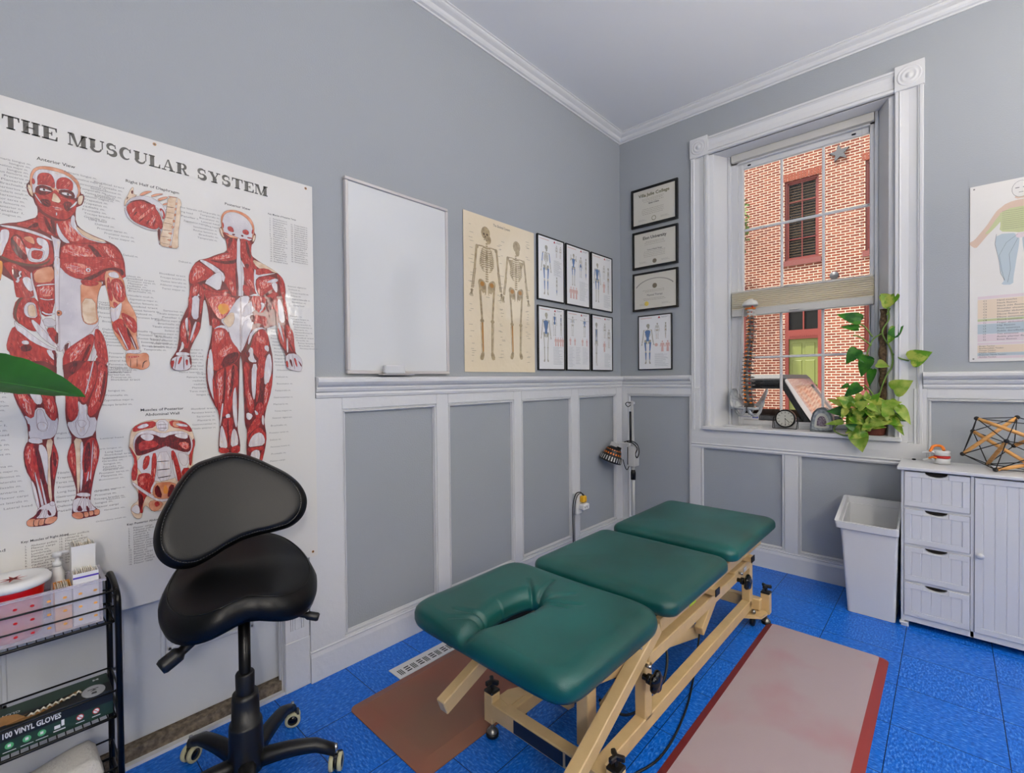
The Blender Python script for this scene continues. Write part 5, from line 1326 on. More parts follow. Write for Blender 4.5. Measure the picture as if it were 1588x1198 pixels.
# ================================================================ CABINET
T=thing('storage_cabinet',(2.09,-.2,0),'white beadboard cabinet with four drawers and a door, right of the waste bin','cabinet')
WC='white_clean'; cy0=-.36; cy1=-.075; X0,X1=1.807,2.372
b=MB(); b.box(X0,X0+.014,cy0+.006,cy1,.0,.795,WC); b.box(X1-.014,X1,cy0+.006,cy1,0,.795,WC); b.box(X0+.014,X1-.014,cy1-.008,cy1,.04,.795,WC); b.box(X0+.014,X1-.014,cy0+.02,cy1-.008,.04,.055,WC); b.box(2.060,2.074,cy0+.006,cy1-.008,.055,.79,WC)
b.box(X0,1.817,cy0,cy0+.018,.0,.795,WC); b.box(2.061,2.072,cy0,cy0+.018,.031,.795,WC); b.box(X1-.012,X1,cy0,cy0+.018,0,.795,WC); b.box(1.817,X1-.012,cy0,cy0+.018,.030,.058,WC)
for z in (.232,.418,.607): b.box(1.817,2.061,cy0+.002,cy0+.018,z-.006,z+.006,WC)
b.build('cabinet_body',T)
for xx in (X0-.006,X1-.03): b=MB(); b.box(xx,xx+.036,cy0-.008,cy0+.02,.012,.022,WC,bev=.002); b.box(xx+.006,xx+.036,cy0-.004,cy0+.014,0,.012,WC,bev=.002); b.build('cabinet_foot',T)
b=MB(); b.box(X0-.016,X1+.016,cy0-.016,cy1+.01,.796,.812,WC,bev=.003); b.build('cabinet_top',T)
def front(x0,x1,z0,z1,name,slots,cut):
    b=MB(); f=.026; y=cy0-.002
    # face with scooped hand-hold cut from the top edge
    cx=(x0+x1)/2; hw=.042; dp=.020
    out=[(x0,z0),(x1,z0),(x1,z1)]+([(cx+hw*math.cos(R(180*i/12)),z1-dp*math.sin(R(180*i/12))) for i in range(13)] if cut else [])+[(x0,z1)]
    b.prism(out,lambda a,c,h:(a,y+.018-h,c),.018,WC)
    # raised rails
    for (p,q,r_,s_) in ((x0,x1,z0,z0+f),(x0,x0+f,z0+f,z1-f),(x1-f,x1,z0+f,z1-f)): b.box(p,q,y-.004,y+.001,r_,s_,WC,bev=.001)
    if cut: b.box(x0,cx-hw-.004,y-.004,y+.001,z1-f,z1,WC,bev=.001); b.box(cx+hw+.004,x1,y-.004,y+.001,z1-f,z1,WC,bev=.001); b.box(cx-hw-.004,cx+hw+.004,y-.004,y+.001,z1-f,z1-dp-.002,WC)
    else: b.box(x0,x1,y-.004,y+.001,z1-f,z1,WC,bev=.001)
    n=slots
    for i in range(n): a=x0+f+.002+(x1-x0-2*f-.004)*i/n; c=x0+f+.002+(x1-x0-2*f-.004)*(i+1)/n; b.box(a+.0012,c-.0012,y-.0015,y+.001,z0+f,z1-f-(0 if not cut else 0),WC,bev=.001)
    o=b.build(name,T)
    if cut: MB().box(cx-hw,cx+hw,y+.019,y+.021,z1-dp-.004,z1,'dark_gap').build('hand_hold_shade',o)  # dark sheet behind the cut, shade of the opening put in as colour
    return o
for z0,z1 in ((.615,.789),(.426,.600),(.240,.411),(.060,.226)): front(1.8195,2.0585,z0,z1,'drawer',5,True)
d=front(2.0745,X1-.014,.060,.789,'cabinet_door',6,False)
MB().lathe([(0,.0),(.006,0),(.006,.010),(.013,.014),(.014,.020),(.009,.026),(0,.027)],WC,mtx=Matrix.Translation((2.093,cy0-.005,.428))@Matrix.Rotation(PI/2,4,'X'),seg=20).build('knob',d)
# ================================================================ SADDLE STOOL
T=thing('saddle_stool',(.37,-2.96,0),'black leather saddle stool with backrest on a five-star wheeled base','stool')
sx,sy=.37,-2.96
b=MB(); b.lathe([(0,.30),(.036,.30),(.038,.285),(.040,.21),(.045,.21),(.047,.20),(.050,.10),(.054,.085),(.050,.06),(0,.06)],'black_plastic',(sx,sy,0),28); b.build('column_cover',T)
b=MB(); b.lathe([(.017,.29),(.017,.55),(0,.55)],'black_metal',(sx,sy,0),20); b.lathe([(.026,.29),(.027,.36),(.024,.365),(.017,.365)],'black_plastic',(sx,sy,0),20); b.build('gas_column',T)
angs=[-157,-157+72,-157+144,-157+216,-157+288]
tips=[(.112,-3.062),(.517,-2.735),(.200,-2.745)]
def wheelat(a,rot,nm='leg'):
    tx,ty=sx+.265*math.cos(a),sy+.265*math.sin(a)
    vs=[];N=9;prof=[]
    b=MB()
    for i in range(N):
        t=i/(N-1); r=.035+(.262-.035)*t; z=.088+.012*math.sin(t*PI)-.0*t-(.018*max(0,t-.75)*4); w_=.030-.010*t; hh=.020-.006*t
        cx,cy=sx+r*math.cos(a),sy+r*math.sin(a); nx,ny=-math.sin(a),math.cos(a)
        for du,dz in ((-1,-1),(-1.05,.2),(-.7,.85),(0,1),(.7,.85),(1.05,.2),(1,-1)): vs.append((cx+nx*du*w_*.8,cy+ny*du*w_*.8,z+dz*hh))
    fs=[(i*7+k,(i+1)*7+k,(i+1)*7+(k+1)%7,i*7+(k+1)%7) for i in range(N-1) for k in range(7)]+[tuple(range(7)),tuple((N-1)*7+k for k in range(7))[::-1]]
    b.add(vs,fs,'black_plastic',True); leg=b.build('star_base_leg',T); 
    mt=Matrix.Translation((tx,ty,.027))@Matrix.Rotation(rot,4,'Z')@Matrix.Rotation(PI/2,4,'Y')
    b=MB()
    b.tube([(tx,ty,.045),(tx,ty,.085)],.006,'chrome',8)
    off=Vector((math.cos(rot+PI/2),math.sin(rot+PI/2),0))*0
    for s_ in (-.013,.013):
        m2=Matrix.Translation((tx,ty,.027))@Matrix.Rotation(rot,4,'Z')@Matrix.Translation((s_,0,0))@Matrix.Rotation(PI/2,4,'Y')
        b.lathe([(.017,-.006),(.024,-.007),(.0265,-.004),(.0265,.004),(.024,.007),(.017,.006)],'wheel_yellow',mtx=m2,seg=24); b.lathe([(0,-.007),(.017,-.006),(.017,.006),(0,.007)],'black_gloss',mtx=m2,seg=20)
    b.lathe([(0,-.004),(.021,-.004),(.021,.004),(0,.004)],'black_plastic',mtx=mt,seg=20)
    b.box(-.019,.019,-.012,.022,.036,.052,'black_plastic',Matrix.Translation((tx,ty,0))@Matrix.Rotation(rot,4,'Z'),.004)
    b.build('caster',leg)
a0=math.atan2(-3.055+2.96,.112-.37)
for i in range(5): wheelat(a0+i*2*PI/5,[.5,.2,1.0,.9,-.4][i])
# seat and backrest live in a frame turned to face the camera side
fa=R(-14); F=Vector((math.cos(fa),math.sin(fa),0)); Lr=Vector((-math.sin(fa),math.cos(fa),0))  # F = front of the stool
SC_=Vector((sx,sy,0))
def SP(u,v,z): return SC_+F*u+Lr*v+Vector((0,0,z))
def seat():
    # u: back(-) front(+), v: sideways ; saddle: hump along centre at front, sides droop
    N=64;Rr=16; vs=[]
    def outl(t):
        c,s=math.cos(t),math.sin(t); w_=.215*(abs(s)**.82)*(1 if s>=0 else -1); l=.188*(abs(c)**.9)*(1 if c>=0 else -1)
        # cut-in at the front centre, wider back
        u=l*(1.0)-(.030*math.exp(-(w_/.06)**2) if c>0 else 0); v=w_*(1.0-.10*(c>0)*c)
        return u,v
    def hgt(u,v):
        z=.688+.012*math.exp(-(v/.09)**2)*(u/.16)-.55*max(0,abs(v)-.055)**1.45*1.05*(1+ .45*max(0,u)/.16)
        z+=.30*max(0,-u-.05)**1.3   # rear lip rises
        return z-.30*u+.0
    for j in range(Rr+1):
        q=j/Rr
        for i in range(N):
            u,v=outl(2*PI*i/N); uu,vv=u*q,v*q; z=hgt(uu,vv)
            if q>.84: z-=.030*(1-math.sqrt(max(0,1-((q-.84)/.16)**2)))
            vs.append(SP(uu,vv,z))
    for k,(q,dz) in enumerate(((1.0,-.048),(.97,-.066),(.86,-.070))):
        for i in range(N):
            u,v=outl(2*PI*i/N); vs.append(SP(u*q,v*q,hgt(u,v)+dz+ (0.012 if k==2 else 0)))
    vs.append(SP(0,0,.585))
    fs=[(j*N+i,j*N+(i+1)%N,(j+1)*N+(i+1)%N,(j+1)*N+i) for j in range(Rr+3) for i in range(N)]
    fs+=[((Rr+3)*N+i,(Rr+3)*N+(i+1)%N,len(vs)-1) for i in range(N)]
    fs=[f[::-1] for f in fs]
    b=MB(); b.add(vs,fs,'black_leather',True); s_=b.build('seat',T)
    st=MB(); pts=[]
    for i in range(N+1):
        u,v=outl(2*PI*i/N); q=.90; pts.append(SP(u*q,v*q,hgt(u*q,v*q)-.030*(1-math.sqrt(max(0,1-(.06/.16)**2)))+.0008))
    st.tube(pts,.0011,'black_gloss',5); st.build('seam',s_)
seat()
b=MB(); b.box(-.075,.075,-.09,.09,.555,.590,'black_plastic',Matrix.Translation((sx,sy,0))@Matrix.Rotation(fa,4,'Z'),.006); b.tube([SP(-.07,0,.575),SP(-.17,0,.60),SP(-.205,0,.66),SP(-.20,0,.76)],.014,'black_metal',10); b.build('seat_mechanism',T)
def lever(pts,ws):
    b=MB(); b.tube(bez([SP(*p) for p in pts],6),[ws[min(len(ws)-1,int(i/6))] for i in range(6*(len(pts)-1)+1)],'black_plastic',10); b.build('adjustment_lever',T)
lever([(.02,-.06,.575),(.06,-.12,.54),(.085,-.165,.515),(.10,-.205,.495)],[.008,.014,.022,.018])
lever([(.05,.06,.565),(.08,.12,.55),(.10,.17,.535),(.11,.20,.525)],[.007,.009,.013,.010])
def backrest():
    ctr=SP(-.10,-.025,.862); tilt=R(20); up_=Vector((0,0,1))*math.cos(tilt)+F*(-math.sin(tilt)); up_=(up_-Lr*0).normalized(); nrm=Lr.cross(up_).normalized()
    if nrm.dot(F)<0: nrm=-nrm
    roll=R(-15); up2=up_*math.cos(roll)+Lr*math.sin(roll); lr2=Lr*math.cos(roll)-up_*math.sin(roll)
    N=72
    key=[(0,.178),(.055,.172),(.105,.138),(.150,.088),(.190,.036),(.213,-.018),(.214,-.070),(.190,-.112),(.148,-.132),(.095,-.128),(.05,-.118),(0,-.113)]
    half=[(p.x,p.y) for p in bez([(a,b_,0) for a,b_ in key],6)]
    ol=half+[(-a,b_) for a,b_ in half[::-1][1:-1]]; N=len(ol)
    Rr=14; vs=[]
    def pos(a,b_,h): 
        curv=.55*a*a   # wraps forward at the sides
        return ctr+lr2*a+up2*b_+nrm*(h+curv)
    for j in range(Rr+1):
        q=j/Rr
        for a,b_ in ol:
            h=.030
            if q>.80: h-=.026*(1-math.sqrt(max(0,1-((q-.80)/.20)**2)))
            vs.append(pos(a*q,b_*q,h))
    for q,h in ((1.0,-.006),(.95,-.020),(.7,-.026)):
        for a,b_ in ol: vs.append(pos(a*q,b_*q,h))
    vs.append(pos(0,0,-.028))
    fs=[(j*N+i,j*N+(i+1)%N,(j+1)*N+(i+1)%N,(j+1)*N+i) for j in range(Rr+3) for i in range(N)]+[((Rr+3)*N+i,(Rr+3)*N+(i+1)%N,len(vs)-1) for i in range(N)]
    b=MB(); b.add(vs,fs,'black_leather',True); o=b.build('backrest',T)
    st=MB(); P=[pos(a*.90,b_*.90,.030-.026*(1-math.sqrt(1-(.5)**2))+.0012) for a,b_ in ol]
    # dashed stitching
    for i in range(0,len(P)):
        p,q=P[i],P[(i+1)%len(P)]; st.tube([p,p.lerp(q,.62)],.0009,'stitch',4)
    st.build('stitching',o)
    fr=MB(); fr.tube([pos(a*.905,b_*.905,.0300-.026*(1-math.sqrt(1-.52**2))) for a,b_ in ol],.0014,'black_gloss',5,closed=True); fr.build('seam',o)
backrest()

# ================================================================ HEAT LAMP ON STAND (corner)
px_,py_=.216,-.20
T=thing('heat_lamp',(px_,py_,0),'black vented heat lamp on a white pole stand in the room corner','lamp')
b=MB(); b.lathe([(0,0),(.012,0),(.012,.62),(0,.62)],'tdp_white',(px_,py_,0),16); b.build('pole',T)
b=MB()
for i in range(5): a=i*2*PI/5+.3; b.beam((px_,py_,.05),(px_+.17*math.cos(a),py_+.17*math.sin(a) if py_+.17*math.sin(a)<-.04 else -.04,.035),.022,.018,'black_plastic')
b.lathe([(0,.03),(.03,.03),(.03,.10),(.014,.12),(0,.12)],'black_plastic',(px_,py_,0),16); b.build('stand_base',T)
b=MB(); b.lathe([(.0,.50),(.019,.50),(.019,.555),(.014,.575),(0,.575)],'black_plastic',(px_,py_,0),16); b.build('pole_collar',T)
b=MB(); b.box(px_-.020,px_+.036,py_-.045,py_+.03,.605,.760,'tdp_white',bev=.005); b.box(px_-.028,px_-.019,py_-.04,py_+.02,.615,.75,'black_plastic',bev=.002); b.build('control_box',T)
b=MB(); b.beam((px_,py_,.77),(px_-.006,py_,1.10),.014,.022,'tdp_white'); b.tube([(px_-.012,py_-.014,.78),(px_-.014,py_-.014,1.02)],.009,'black_plastic',8); b.box(px_-.03,px_+.012,py_-.014,py_+.014,1.075,1.095,'tdp_white',bev=.004); b.build('spring_arm',T)
MB().tube(bez([(px_-.005,py_-.01,1.085),(px_-.03,py_-.03,1.09),(px_-.05,py_-.02,1.075),(px_-.04,py_,1.055),(px_-.012,py_-.01,1.07)]),.003,'cord_black',6).build('cable',T)
MB().tube(bez([(px_-.06,py_-.03,.785),(px_,py_-.04,.80),(px_+.05,py_-.03,.775),(px_+.065,py_-.03,.72),(px_+.05,py_-.03,.675),(px_+.035,py_-.03,.70),(px_+.05,py_-.03,.745),(px_+.02,py_-.04,.782),(px_-.03,py_-.035,.79)]),.004,'cord_black',6).build('cable',T)
MB().tube(bez([(px_-.07,py_-.03,.65),(px_-.055,py_-.03,.60),(px_-.035,py_-.03,.575),(px_-.012,py_-.03,.62),(px_-.01,py_-.02,.64)]),.003,'cord_black',6).build('cable',T)
hd=Matrix.Translation((px_-.130,py_-.085,.690))@Matrix.Rotation(R(20),4,Vector((-.68,.733,0)))@Matrix.Scale(1.02,4)
b=MB(); b.lathe([(0,.062),(.03,.062),(.050,.050),(.062,.026),(.066,.0),(.078,-.008),(.086,-.045),(.084,-.055),(.070,-.058),(.060,-.045),(0,-.04)],'black_plastic',mtx=hd,seg=28); o=b.build('lamp_head',T)
for k,(r0,z0,r1,z1,m,n) in enumerate(((.0555,.040,.0668,.002,'orange_lamp',20),(.081,-.012,.0872,-.044,'tdp_white',26))):
    b=MB()
    for i in range(n):
        a=2*PI*i/n; da=.085 if k==0 else .05
        P=[Vector(((r+.0006)*math.cos(a+s),(r+.0006)*math.sin(a+s),z)) for r,z,s in ((r0,z0,-da),(r0,z0,da),(r1,z1,da),(r1,z1,-da))]
        b.add([hd@p for p in P],[(0,1,2,3)],m)
    b.build('vent_slots',o)
b=MB(); q=hd@Vector((0,0,.062)); b.tube([q,q+Vector((.012,.012,.03)),(px_-.03,py_-.02,.775)],.008,'tdp_white',8); b.box(-.035,.02,-.02,.02,.055,.09,'tdp_white',hd,.004); b.box(.02,.05,-.012,.012,.05,.07,'black_plastic',hd,.003); b.build('head_bracket',T)
# ================================================================ OUTLET + ADAPTERS
T=thing('wall_outlet',(.03,-.675,.38),'white surface-mounted outlet box on the panel post, left of the room corner','outlet')
b=MB(); b.box(.018,.055,-.715,-.645,.31,.455,'outlet_white',bev=.004); b.build('box',T); MB().box(.055,.058,-.707,-.653,.325,.44,'outlet_white',bev=.001).build('cover_plate',T)
b=MB(); b.box(.0585,.098,-.690,-.648,.395,.442,'yellow_plug',bev=.008); o=b.build('plug_adapter',None,(.078,-.67,.395)); o['label']='yellow plug in the wall outlet above the white adapter'; o['category']='plug'
b=MB(); b.box(.0585,.105,-.70,-.628,.345,.385,'outlet_white',bev=.006); b.box(.1051,.1056,-.69,-.685,.36,.372,'ink'); b.box(.1051,.1056,-.665,-.66,.36,.372,'ink'); o=b.build('plug_adapter',None,(.078,-.67,.345)); o['label']='white multi-socket adapter in the wall outlet, below the yellow plug'; o['category']='plug'
b=MB(); b.tube(bez([(.080,-.672,.443),(.075,-.70,.47),(.06,-.735,.46),(.05,-.755,.38),(.05,-.755,.22),(.045,-.735,.05),(.09,-.70,.006),(.3,-.8,.006),(.5,-.95,.006)]),.004,'cord_black',8); b.tube(bez([(.082,-.662,.443),(.078,-.69,.462),(.066,-.722,.45),(.055,-.738,.38),(.05,-.738,.22),(.047,-.715,.05),(.1,-.66,.006),(.3,-.7,.006)]),.003,'cord_black',8); o=b.build('power_cord'); o['label']='black power cords hanging from the yellow plug down to the floor'; o['category']='cord'
# ================================================================ THINGS ON THE CABINET
def vert():
    T=thing('vertebra_model',(1.945,-.16,.812),'small white vertebra model with a red disc and orange nerve, on the cabinet corner','anatomy model')
    cx,cy=1.958,-.155
    def body(z0,z1): return [(0,z0),(.026,z0),(.030,z0+.002),(.027,(z0+z1)/2),(.030,z1-.002),(.026,z1),(0,z1)]
    b=MB(); b.lathe([(r*1.15,z) for r,z in body(.002,.030)],'white_clean',(cx,cy,.812),24,sy=.85); b.build('lower_vertebra',T)
    b=MB(); b.lathe([(0,.030),(.031,.030),(.034,.036),(.031,.044),(0,.044)],'spine_red',(cx,cy,.812),24,sy=.85); b.build('disc',T)
    b=MB(); b.lathe([(r*1.15,z) for r,z in body(.044,.070)],'white_clean',(cx,cy,.812),24,sy=.85); b.build('upper_vertebra',T)
    b=MB()
    for z in (.022,.060):
        b.tube([(cx-.02,cy,.812+z),(cx-.045,cy-.004,.812+z),(cx-.075,cy-.012,.812+z-.006)],[.012,.009,.005],'white_clean',10)
        b.tube([(cx-.035,cy-.03,.812+z+.003),(cx-.035,cy+.03,.812+z+.003)],.006,'white_clean',8)
    b.build('vertebral_arch',T)
    b=MB(); b.tube(bez([(cx-.045,cy-.02,.812+.062),(cx-.035,cy-.01,.812+.088),(cx-.018,cy,.812+.094),(cx,cy-.006,.812+.090),(cx+.008,cy-.02,.812+.074)]),.007,'spine_orange',8); b.tube(bez([(cx-.05,cy-.02,.812+.028),(cx-.035,cy-.028,.812+.036),(cx-.02,cy-.03,.812+.032)]),.005,'spine_orange',8); b.build('nerve_root',T)
vert()
b=MB(); b.ball((1.845,-.10,.817),.007,'black_gloss',10,(1.4,1,.7)); o=b.build('black_bead'); o['label']='tiny black object on the cabinet top, left of the vertebra model'; o['category']='bead'
def tens():
    T=thing('tensegrity_toy',(2.22,-.2,.812),'tensegrity toy of pale wooden rods held by black elastic cords, on the cabinet','model')
    nd=[(2.083,-.24,1.060),(2.222,-.18,1.068),(2.073,-.13,.988),(2.034,-.25,.883),(2.178,-.34,.967),(2.127,-.10,.824),(2.146,-.285,.824),(2.214,-.16,.930),
        (2.345,-.285,.945),(2.335,-.12,.862),(2.352,-.20,1.03),(2.30,-.235,.824),]
    rods=[(0,8),(3,1),(2,11),(4,5),(6,10),(7,9)]
    rods=[(0,8),(3,1),(2,11),(4,5),(6,9),(7,10)]
    for a,c in rods: MB().tube([nd[a],nd[c]],.0085,'wood',12).build('rod',T)
    ed=[(0,1),(0,3),(0,2),(0,4),(2,3),(3,6),(3,4),(3,5),(2,1),(2,7),(2,5),(4,6),(6,5),(5,7),(1,7),(1,4),(4,7),(6,11),(6,8),(5,9),(7,9),(1,10),(0,10),(10,8),(8,11),(9,11),(9,10),(4,8),(5,11)]
    for a,c in ed: MB().tube([nd[a],nd[c]],.0022,'cord_black',6).build('elastic_cord',T)
    for n in nd: MB().ball(n,.0105,'cord_black',10).build('rod_cap',T)
tens()
# ================================================================ WINDOW SILL THINGS
SZ=WZ0
def spine():
    T=thing('spine_model',(.90,.09,SZ),'hanging spine and pelvis model on a slim stand, left end of the window sill','anatomy model')
    b=MB(); b.box(.80,1.03,.02,.135,SZ,SZ+.006,'white_clean',bev=.002); b.build('stand_base',T)
    b=MB(); b.tube(bez([(.885,.10,SZ+.005),(.885,.10,1.2),(.900,.10,1.5),(.912,.10,1.70),(.925,.10,1.772),(.945,.09,1.785),(.968,.08,1.78)],8),.0042,'tdp_white',8); b.build('stand_rod',T)
    X=lambda z: bez_at(z)
    key=[(1.765,.970),(1.72,.970),(1.625,.975),(1.535,.969),(1.418,.958),(1.31,.950),(1.201,.952),(1.092,.962)]
    def bez_at(z):
        for (z0,x0),(z1,x1) in zip(key,key[1:]):
            if z>=z1: t=(z-z1)/(z0-z1); return x1+(x0-x1)*t
        return key[-1][1]
    yy=.075
    b=MB(); b.lathe([(0,.030),(.02,.026),(.045,.010),(.052,-.010),(.048,-.020),(.03,-.016),(0,-.012)],'spine_bone',(.970,yy,1.785),20,sy=.8); b.build('skull_base',T)
    b=MB(); b.lathe([(0,.004),(.034,.004),(.036,0),(.034,-.004),(0,-.004)],'spine_orange',(.970,yy,1.748),16,sy=.8); b.ball((.99,yy-.02,1.757),.008,'spine_red',8); b.build('neck_nerves',T)
    n=24; v=MB(); g=MB()
    for i in range(n):
        t=i/(n-1); z=1.735-t*(1.735-1.115); x=bez_at(z); r=.017+.010*t; h=.0115+.0055*t
        m='spine_grey' if i>1 else 'spine_bone'; vb=MB()
        vb.lathe([(0,-h*.8),(r,-h*.8),(r*.88,0),(r,h*.8),(0,h*.8)],m,(x,yy,z),14)
        vb.tube([(x-r*1.75,yy+.008,z-.002),(x,yy+.014,z),(x+r*1.9,yy+.006,z-.006)],[.003,.006,.003],m,6)
        vb.tube([(x,yy+.01,z),(x+.012,yy+.038,z-.016-.008*t)],[.006,.003],m,6)
        vb.tube([(x+.004,yy-.012,z),(x+r+.02,yy-.018,z-.010)],[.005,.003],m,6)
        vb.build('vertebra',T)
        g.ball((x-r*.6,yy-r*.85,z-h),.0048+.0022*t,'spine_orange',8,(1.6,1,.8)); g.ball((x+r*.7,yy-r*.75,z-h-.003),.0044+.0022*t,'spine_orange' if i%3 else 'spine_red',8,(1.5,1,.8))
    g.build('nerve_roots',T)
    b=MB(); b.prism(chaikin([(.930,1.10),(1.0,1.10),(.985,1.04),(.963,1.0),(.943,1.04)],1),lambda a,c,h:(a,yy-.016+h*1.0+(1.1-c)*.25,c),.03,'spine_grey'); b.build('sacrum',T)
    for s in (-1,1):
        b=MB(); c0=.962
        # iliac wing as a curved shell
        N=9;Mm=7; vs=[]
        for i in range(N):
            u=i/(N-1); a=R(200-150*u)
            for j in range(Mm):
                w_=j/(Mm-1); rx=.03+.075*w_; zz=1.085+.045*w_*math.sin(PI*(.15+.75*u))+.070*w_*(1-u)*.9-.03*(1-w_)-.07*u*u*w_
                xx=c0+s*(.035+.068*w_*math.sin(PI*(.25+.55*u))+.018*w_); y_=yy+.045-.12*u*(.5+.5*w_)+.01*math.sin(PI*w_)
                vs.append((xx,y_,zz))
        fs=[(i*Mm+j,i*Mm+j+1,(i+1)*Mm+j+1,(i+1)*Mm+j) for i in range(N-1) for j in range(Mm-1)]
        b.add(vs,fs,'hip_bone',True)
        # pubic ring
        b.tube(bez([(c0+s*.095,yy-.03,1.085),(c0+s*.085,yy-.045,1.045),(c0+s*.055,yy-.055,1.035),(c0+s*.006,yy-.062,1.035)],6),[.014]*8+[.010]*11,'hip_bone',8)
        b.tube(bez([(c0+s*.088,yy-.03,1.06),(c0+s*.074,yy-.03,1.010),(c0+s*.050,yy-.035,.985),(c0+s*.028,yy-.05,.997),(c0+s*.010,yy-.06,1.03)],6),.0105,'hip_bone',8)
        b.v=[(v[0],v[1],v[2]+.022) for v in b.v]; o=b.build('hip_bone',T); md=o.modifiers.new('thick','SOLIDIFY'); md.thickness=.006
spine()
def clock():
    cx,cy,cz,r=1.180,.10,.993,.058
    T=thing('desk_clock',(cx,cy,SZ),'small round clock in a black wire stand on the window sill','clock')
    mt=Matrix.Translation((cx,cy,cz))@Matrix.Rotation(R(90),4,'X')
    b=MB(); b.lathe([(r-.006,.010),(r,.010),(r+.003,.006),(r+.003,-.016),(0,-.018)],'black_metal',mtx=mt,seg=36); b.build('case',T)
    S=Sheet((cx,cy-.006,cz),(1,0,0),(0,0,1),(0,-1,0)); S.t=.001; S.lay=.0012; S.mb.prism([((r-.005)*math.cos(2*PI*i/36),(r-.005)*math.sin(2*PI*i/36)) for i in range(36)],S.pt,.001,'clock_face')
    for i in range(12): a=2*PI*i/12; S.stroke([(.036*math.cos(a),.036*math.sin(a)),(.048*math.cos(a),.048*math.sin(a))],.0028,'ink')
    S.stroke([(0,0),(.003,-.044)],.0026,'ink',up=.0012); S.stroke([(0,0),(.026,-.026)],.0034,'ink',up=.0014); S.ell(0,0,.003,.003,'ink',up=.0016); S.ell(0,.017,.003,.003,'ink',up=.0012)
    S.mb.build('dial',T)
    b=MB()
    for s in (-1,1): b.tube([(cx+s*.062,cy,cz+.004),(cx+s*.074,cy-.006,cz+.004),(cx+s*.070,cy-.028,SZ+.003),(cx+s*.070,cy+.022,SZ+.003),(cx+s*.074,cy+.004,cz+.004)],.0024,'black_metal',6); b.ball((cx+s*.070,cy,cz+.006),.0055,'black_metal',8)
    b.tube([(cx-.070,cy-.028,SZ+.003),(cx+.070,cy-.028,SZ+.003)],.0024,'black_metal',6); b.build('wire_stand',T)
clock()
def geode():
    T=thing('geode',(1.40,.045,SZ),'arched grey geode with a hollow purple centre standing on the sill','stone')
    ol=[(1.336,SZ),(1.337,.965),(1.342,1.01),(1.352,1.045),(1.372,1.070),(1.395,1.078),(1.42,1.074),(1.442,1.055),(1.456,1.02),(1.462,.97),(1.464,SZ)]
    b=MB(); b.prism(ol,lambda a,c,h:(a,.075-h*1.0,c),.05,'geode'); b.build('rock',T)
    S=Sheet((0,.0245,0),(1,0,0),(0,0,1),(0,-1,0)); S.t=0; S.lay=.0005
    C=(1.398,.985)
    for f,m in ((.86,'geode_rim'),(.62,'clock_face'),(.42,'geode_core')): S.poly(chaikin([(C[0]+(a-C[0])*f,C[1]+(c-C[1])*f) for a,c in ol],1),m,up=.0005+(1-f)*.003)
    S.mb.build('crystal_face',T)
geode()
# small security sticker on the glass
S=Sheet((.884,.1495,.972),(1,0,0),(0,0,1),(0,-1,0)); S.base(.118,.044,'paper',.0006); S.rect(.078,.114,.010,.036,'adt_blue'); S.text('ADT',.096,.015,.018,'paper','c',bold=.03,wid=.026,up=.0012); S.text('MONITORED BY',.006,.016,.010,'adt_blue',wid=.064)
o=S.mb.build('security_sticker'); o['label']='white sticker with a blue ADT square on the lower window glass'; o['category']='sticker'
# ================================================================ POTHOS ON THE SILL
def leafmesh(b,base,tip,w,m,nrm,fold=.25,curl=.15,sq=.62):
    base=Vector(base);tip=Vector(tip); d=tip-base; L=d.length; d.normalize(); n=Vector(nrm); n=(n-d*n.dot(d)); n=n.normalized() if n.length>1e-4 else d.orthogonal().normalized(); s=d.cross(n)
    prof=[(0,.0),(-.05,.20),(-.03,.38),(.08,.49),(.25,.50),(.45,.42),(.65,.29),(.82,.15),(.94,.05),(1,0)]
    vs=[];fs=[]
    for i,(t,h) in enumerate(prof):
        tt=max(t,0) if i==0 else t; z=-curl*L*(tt**2)
        c=base+d*(L*(tt if h==0 or t>0 else 0))+n*z
        e=base+d*(L*tt)+n*(z+abs(h)*w*fold)
        c=base+d*(L*max(tt,.0))+n*z
        vs+= [c,e+s*h*w,e-s*h*w, base+d*(L*tt)+n*(z+abs(h)*w*fold*.35)+s*h*w*.5, base+d*(L*tt)+n*(z+abs(h)*w*fold*.35)-s*h*w*.5]
    for i in range(len(prof)-1):
        a=5*i;c=5*(i+1); fs+=[(a,a+3,c+3,c),(a+3,a+1,c+1,c+3),(a,c,c+4,a+4),(a+4,c+4,c+2,a+2)]
    b.add(vs,fs,m,True)
